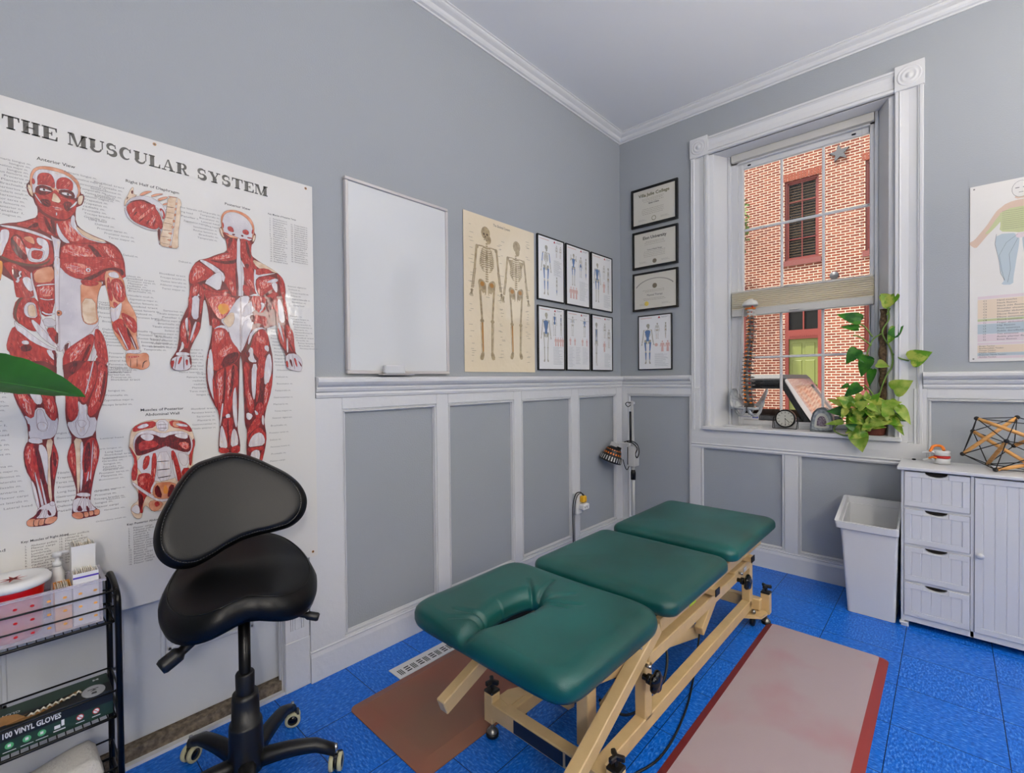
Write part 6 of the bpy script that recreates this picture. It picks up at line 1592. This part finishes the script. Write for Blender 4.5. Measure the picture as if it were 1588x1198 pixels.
def pothos():
    T=thing('pothos_plant',(1.66,.02,SZ),'variegated pothos climbing a mossy pole in a pot at the right end of the sill','plant')
    pcx,pcy=1.655,.035
    b=MB(); b.lathe([(0,0),(.052,0),(.056,.01),(.076,.125),(.080,.125),(.080,.14),(.072,.14),(.066,.12),(0,.12)],'terracotta',(pcx,pcy,SZ),28); b.build('pot',T)
    b=MB(); b.lathe([(0,.118),(.067,.118)],'soil',(pcx,pcy,SZ),20); b.build('soil',T)
    b=MB(); 
    pth=[(1.700,.035,SZ+.10),(1.702,.035,1.2),(1.700,.035,1.42),(1.706,.035,1.66)]; b.tube(bez(pth,10),[.019+.003*math.sin(i*1.7) for i in range(31)],'moss',12); b.build('moss_pole',T)
    def pt(x,y,yy=0.0):   # helper: measured spot on the window plane y=0 pushed to depth yy
        return Vector((x,yy,y))
    vine=MB()
    V=[[(1.66,.02,1.06),(1.71,.0,1.25),(1.745,-.005,1.33),(1.74,.0,1.42),(1.70,-.005,1.52),(1.73,.0,1.60),(1.722,.0,1.68)],
       [(1.70,.0,1.52),(1.655,.0,1.48),(1.63,0,1.40),(1.645,0,1.33)],[(1.655,.0,1.50),(1.62,-.01,1.56),(1.585,-.01,1.585)],[(1.65,0,1.45),(1.60,-.01,1.50),(1.565,-.01,1.515)],
       [(1.745,-.005,1.40),(1.78,-.02,1.37),(1.82,-.03,1.355)],[(1.72,.0,1.62),(1.735,0,1.66)],[(1.65,0,1.36),(1.61,-.01,1.40),(1.59,-.01,1.405)],
       [(1.60,.0,.98),(1.52,-.02,1.0),(1.47,-.03,.95),(1.52,-.05,.92),(1.57,-.05,.93),(1.60,-.06,.95)],[(1.63,-.04,1.05),(1.61,-.08,.98),(1.605,-.085,.93)],
       [(1.70,-.02,1.10),(1.76,-.05,1.06),(1.79,-.06,1.02)],[(1.66,.0,1.06),(1.58,-.02,1.09),(1.50,-.02,1.10)],[(1.67,-.01,1.06),(1.66,-.02,1.16),(1.62,-.02,1.22)]]
    for v in V: vine.tube(bez(v,6),.0042,'vine',7)
    vine.build('vine',T)
    lf=MB(); N=(0,-1,.25)
    hand=[((1.735,.0,1.675),(1.700,-.03,1.745),.075,'leaf_pale'),((1.725,.0,1.68),(1.715,-.03,1.62),.001,'leaf'),
     ((1.738,-.01,1.735),(1.722,-.03,1.655),.095,'leaf'),((1.600,-.01,1.600),(1.487,-.03,1.652),.075,'leaf_dark'),((1.590,-.01,1.555),(1.500,-.02,1.575),.042,'leaf_dark'),
     ((1.745,-.02,1.50),(1.800,-.02,1.575),.055,'leaf_dark'),((1.765,-.01,1.545),(1.728,-.03,1.455),.06,'leaf'),((1.585,-.01,1.430),(1.530,-.03,1.345),.075,'leaf_dark'),((1.655,-.02,1.355),(1.560,-.03,1.40),.05,'leaf_dark'),
     ((1.640,-.03,1.37),(1.600,-.05,1.27),.085,'leaf_dark'),((1.68,-.03,1.345),(1.735,-.05,1.325),.05,'leaf_pale'),((1.828,-.05,1.355),(1.915,-.07,1.40),.10,'leaf'),((1.66,-.03,1.31),(1.64,-.05,1.21),.05,'leaf_dark'),
     ((1.755,-.04,1.19),(1.835,-.07,1.245),.10,'leaf_pale'),((1.74,-.05,1.13),(1.80,-.08,1.06),.05,'leaf_pale'),((1.775,-.06,1.10),(1.835,-.10,1.01),.055,'leaf_pale'),((1.755,-.06,1.03),(1.800,-.10,.945),.045,'leaf'),
     ((1.595,-.085,.945),(1.618,-.10,.832),.098,'leaf_pale'),((1.53,-.03,1.10),(1.44,-.05,1.135),.045,'leaf_pale'),((1.545,-.04,1.06),(1.44,-.07,1.065),.07,'leaf_dark'),((1.52,-.06,1.0),(1.43,-.08,.985),.035,'leaf_pale'),((1.545,-.02,1.22),(1.50,-.03,1.20),.03,'leaf_dark'),
     ((1.60,-.03,1.215),(1.52,-.05,1.15),.07,'leaf_dark'),((1.70,-.02,1.63),(1.77,-.03,1.60),.0,'leaf')]
    for a,c,w_,m in hand:
        if w_>.01: leafmesh(lf,a,c,w_,m,(random.Random(int(w_*9999)).uniform(-.4,.4),-1,.35))
    rng=random.Random(12)
    for i in range(74):
        a=rng.uniform(0,2*PI); rr=rng.uniform(.02,.10); cx=1.625+.115*math.cos(a)*rng.uniform(.2,1); cz=1.055+.115*math.sin(a)*rng.uniform(.2,1); cy=-.02-rng.uniform(0,.10)
        if cx<1.53 and cz<1.0: continue
        L=rng.uniform(.055,.095); th=rng.uniform(-2.6,.1) if rng.random()<.75 else rng.uniform(0,PI)
        leafmesh(lf,(cx,cy,cz),(cx+L*math.cos(th),cy-rng.uniform(.0,.04),cz+L*math.sin(th)*.8),L*rng.uniform(.55,.75),rng.choice(['leaf','leaf','leaf','leaf_pale','leaf_dark']),(rng.uniform(-.6,.6),-1,rng.uniform(.0,1.0)))
    lf.build('foliage',T)
pothos()
# ================================================================ TALL HOUSEPLANT, only one leaf tip in view
def bigplant():
    T=thing('potted_houseplant',(.50,-3.66,0),'tall dark green plant whose long leaf crosses the muscle poster','plant')
    b=MB(); b.lathe([(0,0),(.11,0),(.15,.26),(.155,.28),(.14,.28),(.135,.25),(0,.25)],'white_clean',(.50,-3.66,0),28); b.build('pot',T)
    b=MB(); b.lathe([(0,.245),(.135,.245)],'soil',(.50,-3.66,0),20); b.build('soil',T)
    stem=MB(); lf=MB()
    tips=[((.470,-3.600,1.300),(.632,-3.345,1.268),.135,(.62,.05,.75)),((.42,-3.86,1.35),(.25,-4.2,1.5),.14,(0,.3,1)),((.62,-3.86,1.3),(.85,-4.1,1.45),.13,(0,0,1)),((.45,-3.78,1.5),(.42,-3.86,1.85),.13,(1,.2,.2))]
    for a,c,w_,n in tips:
        stem.tube(bez([(.50,-3.66,.24),((.50+a[0])/2,(-3.66+a[1])/2-.02,.8),a],8),[.011-.0004*i for i in range(17)],'vine',8)
        # long lanceolate leaf
        A=Vector(a);C=Vector(c); d=(C-A); L=d.length; d.normalize(); N=Vector(n); N=(N-d*N.dot(d)).normalized(); s=d.cross(N); vs=[];K=22
        for i in range(K+1):
            t=i/K; h=.5*w_*(math.sin(PI*min(1,t*1.0)**.8))**.8*(1 if t<1 else 0) if 0<t<1 else 0; z=-.10*L*t*t
            for q in (-1,-.5,0,.5,1): vs.append(A+d*L*t+s*h*q+N*(z+abs(q)*h*.35+.0015*math.sin(i*2.2+q)*abs(q)))
        lf.add(vs,[(i*5+k,i*5+k+1,(i+1)*5+k+1,(i+1)*5+k) for i in range(K) for k in range(4)],'big_leaf',True)
        lf.tube([A+d*L*t+N*(-.10*L*t*t-.001) for t in [k/10 for k in range(10)]],.0018,'big_leaf_rib',6)
    stem.build('stem',T); lf.build('foliage',T)
bigplant()
# ================================================================ WIRE CART AND WHAT IT HOLDS
cxa,cxb,cyb,cya=.045,.225,-3.245,-3.70
T=thing('wire_cart',(.13,-3.45,0),'slim black wire rolling cart with three tiers in front of the door','cart')
for y,nm in ((cyb,'end_frame'),(cya,'end_frame')):
    b=MB(); b.tube(bez([(cxa,y,0.03),(cxa,y,.62)],4)+bez([(cxa,y,.62),(cxa+.004,y,.662),(cxa+.035,y,.682),(cxa+.09,y,.68),(cxb-.035,y,.668),(cxb-.004,y,.648),(cxb,y,.60)],5)+[Vector((cxb,y,.03))],.008,'black_metal',10); b.build(nm,T)
for x in (cxa,cxb):
    for y in (cyb,cya): b=MB(); b.lathe([(0,-.008),(.013,-.008),(.015,0),(.013,.008),(0,.008)],'black_plastic',mtx=Matrix.Translation((x,y,.0155))@Matrix.Rotation(PI/2,4,'X'),seg=16); b.build('caster',T)
def tier(z,h,nm):
    b=MB(); x0,x1=cxa+.012,cxb-.010; y1=cyb+.0; y0=cya
    for zz,r in ((z,.0045),(z+h*.5,.0024),(z+h,.0028)):
        if nm!='top' and zz==z+h*.5: continue
        b.tube([(x0,y0,zz),(x0,y1-.01,zz),(x0+.01,y1,zz),(x1-.01,y1,zz),(x1,y1-.01,zz),(x1,y0,zz)],r,'black_metal',8)
    n=26
    for i in range(n): y=y0+(y1-y0)*(i+.5)/n; b.tube([(x0,y,z+.002),(x1,y,z+.002)],.0014,'black_metal',5)
    for x,y in ((x0,y1-.006),(x1,y1-.006),(x0,y0+.22)): b.tube([(x,y,z),(x,y,z+h)],.0028,'black_metal',6)
    b.build('wire_basket',T)
tier(.583,.088,'top'); tier(.305,.075,'mid'); tier(.095,.06,'low')
# plastic basket on the top tier
def pbasket():
    b=MB(); x0,x1,y0,y1=.066,.206,-3.66,-3.276; z0,z1=.590,.712; t=.002
    b.box(x0,x1,y0,y1,z0,z0+t,'basket')
    for a in ((x1-t,x1,y0,y1),(x0,x0+t,y0,y1),(x0+t,x1-t,y1-t,y1),(x0+t,x1-t,y0,y0+t)): b.box(*a,z0+t,z1,'basket')
    b.box(x0-.006,x1+.006,y1,y1+.008,z1-.006,z1,'basket'); b.box(x1,x1+.007,y0,y1,z1-.006,z1,'basket'); b.box(x0-.007,x0,y0,y1,z1-.006,z1,'basket')
    o=b.build('plastic_basket',None,(.136,-3.47,.590)); o['label']='translucent white plastic basket on the top tier of the wire cart'; o['category']='basket'
    # perforations, drawn as small ovals on the long side
    S=Sheet((x1,y0,z0),(0,1,0),(0,0,1),(1,0,0)); S.t=.0002; S.lay=.0004
    for i in range(12):
        for j in range(3): S.ell(.022+i*.0315,.022+j*.036,.0042,.0032,'sharps_red' if i<8 else 'carton_orange',14)
    S.mb.build('perforations',o)
pbasket()
def sharps():
    c=(.136,-3.452,.593); T=thing('sharps_container',c,'red sharps container with a white star-slit lid, in the basket on the cart','container')
    b=MB(); b.lathe([(0,0),(.054,0),(.057,.01),(.058,.09),(.062,.125),(.070,.140),(0,.140)],'sharps_red',c,32); b.build('tub',T)
    b=MB(); b.lathe([(.069,.134),(.0755,.138),(.077,.147),(.070,.156),(.056,.158),(.034,.146),(.0,.141)],'carton',c,36); o=b.build('lid',T); o['label']='white lid with star slits'
    S=Sheet((c[0],c[1],c[2]+.1422),(0,1,0),(-1,0,0),(0,0,1)); S.t=0; S.lay=.006
    for i in range(7): a=2*PI*i/7; S.poly([(.030*math.cos(a),.030*math.sin(a)),(.006*math.cos(a+.9),.006*math.sin(a+.9)),(.006*math.cos(a-.9),.006*math.sin(a-.9))],'spine_red',up=.0115)
    S.ell(0,0,.010,.010,'spine_red',up=.0115); S.mb.build('lid_slit',T)
sharps()
def carton(x0,x1,y0,y1,z0,z1,m,lab,stripe=None,full=True,name='paper_carton'):
    T=thing(name,((x0+x1)/2,(y0+y1)/2,z0),lab,'box','cartons in the plastic basket'); t=.0015
    b=MB(); b.box(x0,x1,y0,y1,z0,z0+t,m)
    for a in ((x1-t,x1,y0,y1),(x0,x0+t,y0,y1),(x0+t,x1-t,y1-t,y1),(x0+t,x1-t,y0,y0+t)): b.box(*a,z0+t,z1,m)
    b.build('carton',T)
    if stripe: MB().box(x1,x1+.0004,y0,y1,z1-stripe[1],z1-stripe[1]+stripe[2],stripe[0]).build('stripe',T)
    if full:
        rng=random.Random(int(x0*1e4)); 
        b=MB(); n=int((y1-y0-.006)/.004)
        for i in range(n): y=y0+.003+i*.004; b.box(x0+.004,x1-.004,y,y+.0016,z0+.004,z1+rng.uniform(-.006,.008),'tissue')
        b.build('packets',T,kind='stuff')
carton(.150,.198,-3.337,-3.283,.593,.738,'carton','white carton of packets with a purple stripe, front right in the basket',('purple',.014,.005))
carton(.080,.135,-3.335,-3.283,.593,.800,'carton','tallest white carton with a teal stripe standing at the back of the basket',('teal',.078,.005))
carton(.125,.198,-3.374,-3.340,.593,.708,'carton_orange','orange and white carton between the red container and the purple-striped carton',('carton',.050,.05))
b=MB(); c=(.052+.012,-3.462,.508)
T=thing('pump_bottle',(.0,0,0),None) if 0 else None
def pump():
    c=(.085,-3.400,.593) if 0 else (.090,-3.362,.593); T=thing('pump_bottle',c,'white pump bottle behind the red sharps container','bottle')
    b=MB(); b.lathe([(0,0),(.014,0),(.015,.01),(.015,.13),(.010,.145),(.010,.15),(0,.15)],'carton',c,18); b.build('bottle',T)
    b=MB(); b.lathe([(0,.150),(.011,.150),(.011,.162),(.005,.165),(.005,.177),(.011,.179),(.011,.190),(0,.192)],'white_clean',c,16); b.tube([(c[0],c[1],c[2]+.186),(c[0]+.004,c[1]+.026,c[2]+.188)],[.005,.003],'white_clean',8); b.build('pump_head',T)
pump()
def gloves():
    x0,x1,y0,y1,z0,z1=.082,.200,-3.505,-3.258,.312,.380
    T=thing('glove_box',((x0+x1)/2,(y0+y1)/2,z0),'black box reading 100 VINYL GLOVES with a torn top, on the middle tier','box')
    b=MB(); b.box(x0,x1,y0,y1,z0,z1,'glove_black',bev=.001); b.build('carton',T)
    S=Sheet((x1,y0,z0),(0,1,0),(0,0,1),(1,0,0)); S.t=.0002; S.lay=.0003
    S.rect(.0,.247,.0,.036,'glove_green',up=.0002); S.text('100 VINYL GLOVES',.026,.044,.021,'paper',wid=.112,bold=.03)
    for i,y in enumerate((.034,.066,.094)): S.ell(y+.006,.022,.0082,.0082,'icon_green',18,up=.0006); S.rect(y-.006,y+.018,.007,.0085,'paper',up=.0006); S.rect(y+.003,y+.009,.019,.026,'paper',up=.0009)
    S.rect(.124,.136,.017,.026,'paper',up=.0006); S.rect(.138,.144,.020,.036,'paper',up=.0006); S.rect(.122,.146,.010,.013,'paper',up=.0006)
    for y in (.176,.210): S.ell(y,.024,.008,.008,'sharps_red',18,up=.0006); S.ell(y,.024,.0062,.0062,'paper',18,up=.0008); S.stroke([(y-.005,.029),(y+.005,.019)],.0016,'sharps_red',up=.0009); S.rect(y-.009,y+.009,.009,.011,'paper',up=.0006)
    S.mb.build('printed_side',T)
    S=Sheet((x1,y0,z1),(0,1,0),(-1,0,0),(0,0,1)); S.t=.0002; S.lay=.0003
    S.rect(.0,.245,.055,.116,'glove_green',up=.0002)
    S.ell(.208,.030,.026,.034,'silver_print',26,up=.0004); S.rect(.196,.220,.040,.044,'ink',up=.0006); S.poly([(.200,.030),(.216,.032),(.210,.040)],'ink',up=.0006); S.poly([(.202,.014),(.214,.012),(.214,.024),(.204,.024)],'ink',up=.0006)
    S.text('GLOVES',.062,.075,.016,'paper',wid=.05,rot=PI,bold=.02); S.text('100',.045,.052,.03,'paper',wid=.032,rot=PI,bold=.03); S.text('M',.226,.098,.014,'paper',wid=.014,rot=PI,bold=.03)
    hole=[(.028,.016),(.05,.034),(.08,.040),(.12,.048),(.16,.062),(.19,.068),(.17,.048),(.13,.028),(.095,.014),(.06,.010)]
    S.poly(chaikin(hole,1),'kraft',up=.0008); S.poly(chaikin([(.060,.022),(.10,.034),(.15,.050),(.175,.060),(.15,.060),(.10,.046),(.07,.036)],1),'dark_gap',up=.001)
    S.mb.build('printed_top',T)
    b=MB(); rng=random.Random(5)
    for i in range(9): y=y0+.075+i*.012; b.tube([(x1-.022-i*.003,y,z1+.001),(x1-.014-i*.003,y+.006,z1+.007+rng.uniform(0,.005)),(x1-.020-i*.003,y+.012,z1+.002)],.0025,'tissue',6)
    b.prism([(.02,.0),(.07,.004),(.055,.022),(.03,.030),(.012,.02)],lambda a,c,h:(x1-.012-c,y0+a,z1+.004+h+c*.35),.001,'kraft'); b.build('torn_flap',T)
gloves()
def towel():
    b=MB(); N=14;Mm=20; vs=[]
    x0,x1,y0,y1=.070,.205,-3.60,-3.272
    for layer in range(1):
        for i in range(N+1):
            for j in range(Mm+1):
                u=i/N;v=j/Mm; ex=min(u,1-u,.5)*2; ey=min(v,1-v)*2; e=min(1,min(ex*3.0,ey*5)); z=.102+.10*(1-(1-e)**2.2)+.006*math.sin(v*9+u*4)*e; sl=-.05*(1-v)*e
                vs.append((x0+(x1-x0)*u,y0+(y1-y0)*v,z+sl))
    fs=[(i*(Mm+1)+j,(i+1)*(Mm+1)+j,(i+1)*(Mm+1)+j+1,i*(Mm+1)+j+1) for i in range(N) for j in range(Mm)]
    b.add(vs,fs,'towel',True); b.box(x0+.001,x1-.001,y0+.001,y1-.001,.1015,.1025,'towel'); o=b.build('folded_towel',None,(.137,-3.43,.1015)); o['label']='folded white towel on the bottom tier of the wire cart'; o['category']='towel'
towel()

# ================================================================ ACROSS THE STREET
GZ=-.62; EY=12.0
struct('street',MB().box(-30,30,2.4,EY-1.6,GZ-.3,GZ,'asphalt')); 
b=MB(); b.box(-30,30,.32,2.4,GZ-.3,GZ+.13,'sidewalk'); b.box(-30,30,EY-1.6,EY,GZ-.3,GZ+.13,'sidewalk'); struct('sidewalk',b)
BT=thing('brick_building',(-.5,EY,GZ+.13),'red brick building with green door and red-framed windows across the street','building')
# wall with openings: (x0,x1,z0,z1)
HO=[(-1.525,-.688,4.616,6.90),(.354,1.20,4.565,6.93),(-3.50,-2.585,1.95,4.05),(-3.5,-2.70,4.9,7.1),(-1.52,-.62,GZ+.3,3.55),(.33,1.18,.9,3.35)]
def wallgrid():
    x0,x1,z0,z1=-12,10,GZ+.13,10.5
    X=sorted({x0,x1}|{v for h in HO for v in h[:2]}); Z=sorted({z0,z1}|{v for h in HO for v in h[2:]}); b=MB()
    for a,c in zip(X,X[1:]):
        for p,q in zip(Z,Z[1:]):
            mx,mz=(a+c)/2,(p+q)/2
            if any(h[0]<mx<h[1] and h[2]<mz<h[3] for h in HO): continue
            b.box(a,c,EY,EY+.35,p,q,'brick')
    b.build('brick_wall',BT)
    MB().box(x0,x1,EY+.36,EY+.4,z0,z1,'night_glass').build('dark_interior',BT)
wallgrid()
def soldier(x0,x1,z):
    b=MB(); n=int((x1-x0+.14)/.074); 
    for i in range(n): x=x0-.07+i*.074; o=(i-(n-1)/2)/n*.05; b.add([(x+.004+o*0,EY-.006,z),(x+.070,EY-.006,z),(x+.070+o,EY-.006,z+.2),(x+.004+o,EY-.006,z+.2),(x+.004,EY+.01,z),(x+.070,EY+.01,z),(x+.070+o,EY+.01,z+.2),(x+.004+o,EY+.01,z+.2)],[(0,1,2,3),(0,3,7,4),(1,5,6,2),(3,2,6,7)],'ext_red' if 0 else 'brick_plain')
    b.build('brick_arch',BT)
mat('brick_plain',(126,64,46),.9,var=.12,vscale=12)
def extwin(x0,x1,z0,z1,cols=2,rows=2,blind=True):
    W_=MB(); y=EY+.06; f=.055
    W_.box(x0,x0+f,y,y+.10,z0,z1,'ext_red'); W_.box(x1-f,x1,y,y+.10,z0,z1,'ext_red'); W_.box(x0+f,x1-f,y,y+.10,z1-f,z1,'ext_red'); W_.box(x0+f,x1-f,y,y+.10,z0,z0+f*1.3,'ext_red'); zm=(z0+z1)/2
    for a,c,yy in ((zm-.01,z1-f,y+.035),(z0+f,zm+.03,y+.015)):
        s=.035; X0,X1=x0+f,x1-f
        W_.box(X0,X0+s,yy,yy+.04,a,c,'ext_red'); W_.box(X1-s,X1,yy,yy+.04,a,c,'ext_red'); W_.box(X0,X1,yy,yy+.04,a,a+s,'ext_red'); W_.box(X0,X1,yy,yy+.04,c-s,c,'ext_red')
        xm_=(X0+X1)/2; W_.box(xm_-.012,xm_+.012,yy,yy+.035,a+s,c-s,'ext_red'); W_.box(X0,X1,yy,yy+.035,(a+c)/2-.012,(a+c)/2+.012,'ext_red')
    fr=W_.build('window_frame',BT)
    MB().box(x0+f,x1-f,y+.055,y+.058,z0+f,z1-f,'ext_pane').build('window_pane',fr)
    if blind:
        b=MB(); n=int((z1-z0-.15)/.078)
        for i in range(n): z=z0+.08+i*.078; b.add([(x0+.06,y+.085,z),(x1-.06,y+.085,z),(x1-.06,y+.105,z+.020),(x0+.06,y+.105,z+.020)],[(0,1,2,3)],'slat')
        b.build('window_slats',fr)
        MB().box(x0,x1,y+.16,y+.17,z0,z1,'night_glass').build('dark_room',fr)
    MB().box(x0-.06,x1+.06,EY-.035,EY+.12,z0-.15,z0,'ext_pink').build('window_ledge',BT)
    soldier(x0,x1,z1)
extwin(-1.525,-.688,4.616,6.90); extwin(.354,1.20,4.565,6.93); extwin(-3.5,-2.70,4.9,7.1); extwin(.33,1.18,.9,3.35)
# shuttered window and green door
b=MB(); 
for i in range(26): z=1.98+i*.078; b.add([(-3.45,EY+.02,z),(-2.68,EY+.02,z),(-2.68,EY+.06,z+.05),(-3.45,EY+.06,z+.05)],[(0,1,2,3)],'carton')
b.build('louvred_shutter',BT); b=MB(); b.box(-2.66,-2.585,EY-.02,EY+.08,1.95,4.05,'ext_red'); b.box(-3.5,-3.44,EY-.02,EY+.08,1.95,4.05,'ext_red'); b.box(-3.5,-2.585,EY-.02,EY+.08,1.88,1.96,'ext_red'); b.build('shutter_frame',BT)
b=MB(); y=EY+.02; b.box(-1.52,-1.43,y-.03,y+.12,GZ+.3,3.55,'ext_red'); b.box(-.71,-.62,y-.03,y+.12,GZ+.3,3.55,'ext_red'); b.box(-1.43,-.71,y-.03,y+.12,2.36,2.62,'ext_red'); b.box(-1.43,-.71,y-.03,y+.12,3.45,3.55,'ext_red'); b.box(-1.08,-1.045,y,y+.08,2.62,3.45,'ext_red')
for i in range(14): b.box(-1.42+i*.051,-1.39+i*.051,y-.045,y-.03,2.42,2.46,'ext_red')
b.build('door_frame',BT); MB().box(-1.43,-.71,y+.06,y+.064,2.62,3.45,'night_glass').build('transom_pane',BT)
b=MB(); b.box(-1.43,-.71,y+.04,y+.09,GZ+.3,2.36,'ext_green')
for xa,xb in ((-1.35,-1.11),(-1.03,-.79)):
    for za,zb in ((1.88,2.24),(.85,1.75),(-.2,.7)): b.box(xa,xb,y+.025,y+.04,za,zb,'ext_green',bev=.012)
b.box(-.775,-.745,y+.0,y+.04,.82,1.05,'black_metal'); b.build('green_door',BT)
b=MB(); b.box(-1.6,-.55,EY-.45,EY,GZ+.13,GZ+.3,'sidewalk'); b.build('door_step',BT)
# star-shaped tie plate
S=[];
for i in range(10): a=PI/2+i*PI/5+.12; r_=.24 if i%2==0 else .10; S.append((-.21+r_*math.cos(a),7.30+r_*math.sin(a)))
b=MB(); b.prism(S,lambda a,c,h:(a,EY-.001-h,c),.04,'star_grey'); b.build('star_plate',BT)
for x in (-.47,-.16): 
    if x==-.16: b=MB(); b.lathe([(.0,-.0),(.11,.0),(.10,.03),(0,.05)],'star_grey',mtx=Matrix.Translation((-.33,EY,4.03))@Matrix.Rotation(PI/2,4,'X'),seg=16); b.build('tie_plate',BT)
# ---------------------------------------------------------------- parked car
def car():
    T=thing('parked_car',(-.6,4.2,GZ),'pale four-wheel-drive car parked outside the window','car')
    x1=.93; xr=.44; y0,y1=3.35,4.95; g=GZ
    ym=(y0+y1)/2
    def quad(b,P,m): b.add(P,[tuple(range(len(P)))],m)
    # roof
    b=MB(); b.box(-2.2,xr,y0+.06,y1-.06,1.16,1.305,'car_trim',bev=.05); b.box(-2.2,xr-.04,y0+.05,y1-.05,1.12,1.15,'car_black'); b.build('roof',T)
    # lower body and bonnet
    b=MB(); b.box(-2.3,.62,y0-.03,y1+.03,g+.45,.76,'car_black',bev=.04); b.box(.5,.95,y0-.03,y1+.03,g+.45,.58,'car_white',bev=.05); b.box(.85,2.0,y0+.0,y1-.0,g+.45,.50,'car_white',bev=.06); b.build('body',T)
    # windscreen frame leaning back
    def W(u,v,o=0): # u across width 0..1, v height 0..1
        ya,yb=(y0+.02+.07*v),(y1-.02-.07*v); return Vector((.86+(xr-.86)*v+o*.8,ya+(yb-ya)*u,.60+(1.25-.60)*v+o*.5))
    b=MB()
    for (ua,ub,va,vb) in ((0,.09,0,1),(.91,1,0,1),(.09,.91,0,.13),(.09,.91,.86,1)):
        P=[W(ua,va),W(ub,va),W(ub,vb),W(ua,vb)]; Q=[W(ua,va,-.06),W(ub,va,-.06),W(ub,vb,-.06),W(ua,vb,-.06)]
        b.add(P+Q,[(0,1,2,3),(7,6,5,4),(0,4,5,1),(1,5,6,2),(2,6,7,3),(3,7,4,0)],'car_white')
    b.build('windscreen_frame',T)
    b=MB(); P=[W(.09,.13,-.02),W(.91,.13,-.02),W(.91,.86,-.02),W(.09,.86,-.02)]; quad(b,P,'car_glass'); b.build('windscreen',T)
    b=MB(); b.tube([W(.15,.14,.01),W(.45,.22,.01)],.008,'black_plastic',6); b.tube([W(.5,.14,.01),W(.85,.22,.01)],.008,'black_plastic',6); b.build('wiper',T)
    # side pillars + roll bars
    b=MB()
    for y in (y0+.06,y1-.06):
        b.beam((.38,y,1.22),(.74,y,.58),.05,.06,'car_black'); b.beam((-.45,y,.58),(-.42,y,1.24),.05,.10,'car_black'); b.beam((-2.1,y,.58),(-2.1,y,1.24),.05,.10,'car_black'); b.beam((-2.15,y,1.21),(.40,y,1.21),.05,.05,'car_black')
    b.build('pillar',T)
    b=MB(); b.box(-.5,-.05,y0+.25,y0+.75,.45,.86,'car_black',bev=.08); b.box(-.52,-.36,y0+.25,y0+.75,.86,1.08,'car_black',bev=.05); b.build('seat',T)
    b=MB(); b.box(.93,1.06,y0-.16,y0-.03,.62,.80,'car_black',bev=.03); b.beam((.86,y0,.62),(.98,y0-.10,.68),.03,.03,'car_black'); b.build('mirror',T)
    for x in (-1.6,1.2):
        for y in (y0+.05,y1-.05): b=MB(); b.lathe([(0,-.11),(.22,-.11),(.36,-.10),(.38,-.06),(.38,.06),(.36,.10),(.22,.11),(0,.11)],'black_plastic',mtx=Matrix.Translation((x,y,g+.385))@Matrix.Rotation(PI/2,4,'X'),seg=28); b.build('wheel',T)
car()
# ---------------------------------------------------------------- street tree
def tree(x,y,h,cw,lab,n,seed,zc):
    rng=random.Random(seed); T=thing('street_tree',(x,y,GZ),lab,'tree')
    b=MB(); b.tube(bez([(x,y,GZ),(x+.1,y,GZ+h*.3),(x-.05,y,GZ+h*.6),(x+.05,y,GZ+h*.9)],8),[.14-.004*i for i in range(25)],'bark',10)
    for i in range(8): a=rng.uniform(0,6.28); z=zc-.8+i*.25; b.tube([(x,y,z),(x+cw*.6*math.cos(a),y+cw*.6*math.sin(a),z+.7)],[.05,.015],'bark',6)
    b.build('trunk',T)
    b=MB()
    for i in range(n):
        while True:
            p=Vector((rng.uniform(-1,1),rng.uniform(-1,1),rng.uniform(-1,1)))
            if p.length<1 and p.length>.35: break
        c=Vector((x+p.x*cw,y+p.y*cw,zc+p.z*cw*1.35)); d=Vector((rng.uniform(-1,1),rng.uniform(-1,1),rng.uniform(-1,.4))).normalized(); s_=d.orthogonal().normalized(); L=rng.uniform(.09,.16)
        b.add([c,c+d*L*.5+s_*L*.28,c+d*L,c+d*L*.5-s_*L*.28],[(0,1,2,3)],'tree_leaf')
    b.build('foliage',T)
tree(-3.05,10.6,6.5,.95,'leafy street tree at the left edge of the view through the window',2600,3,5.6)
tree(5.2,2.0,7.5,1.9,'tall leafy street tree right of the second window',4200,8,6.6)
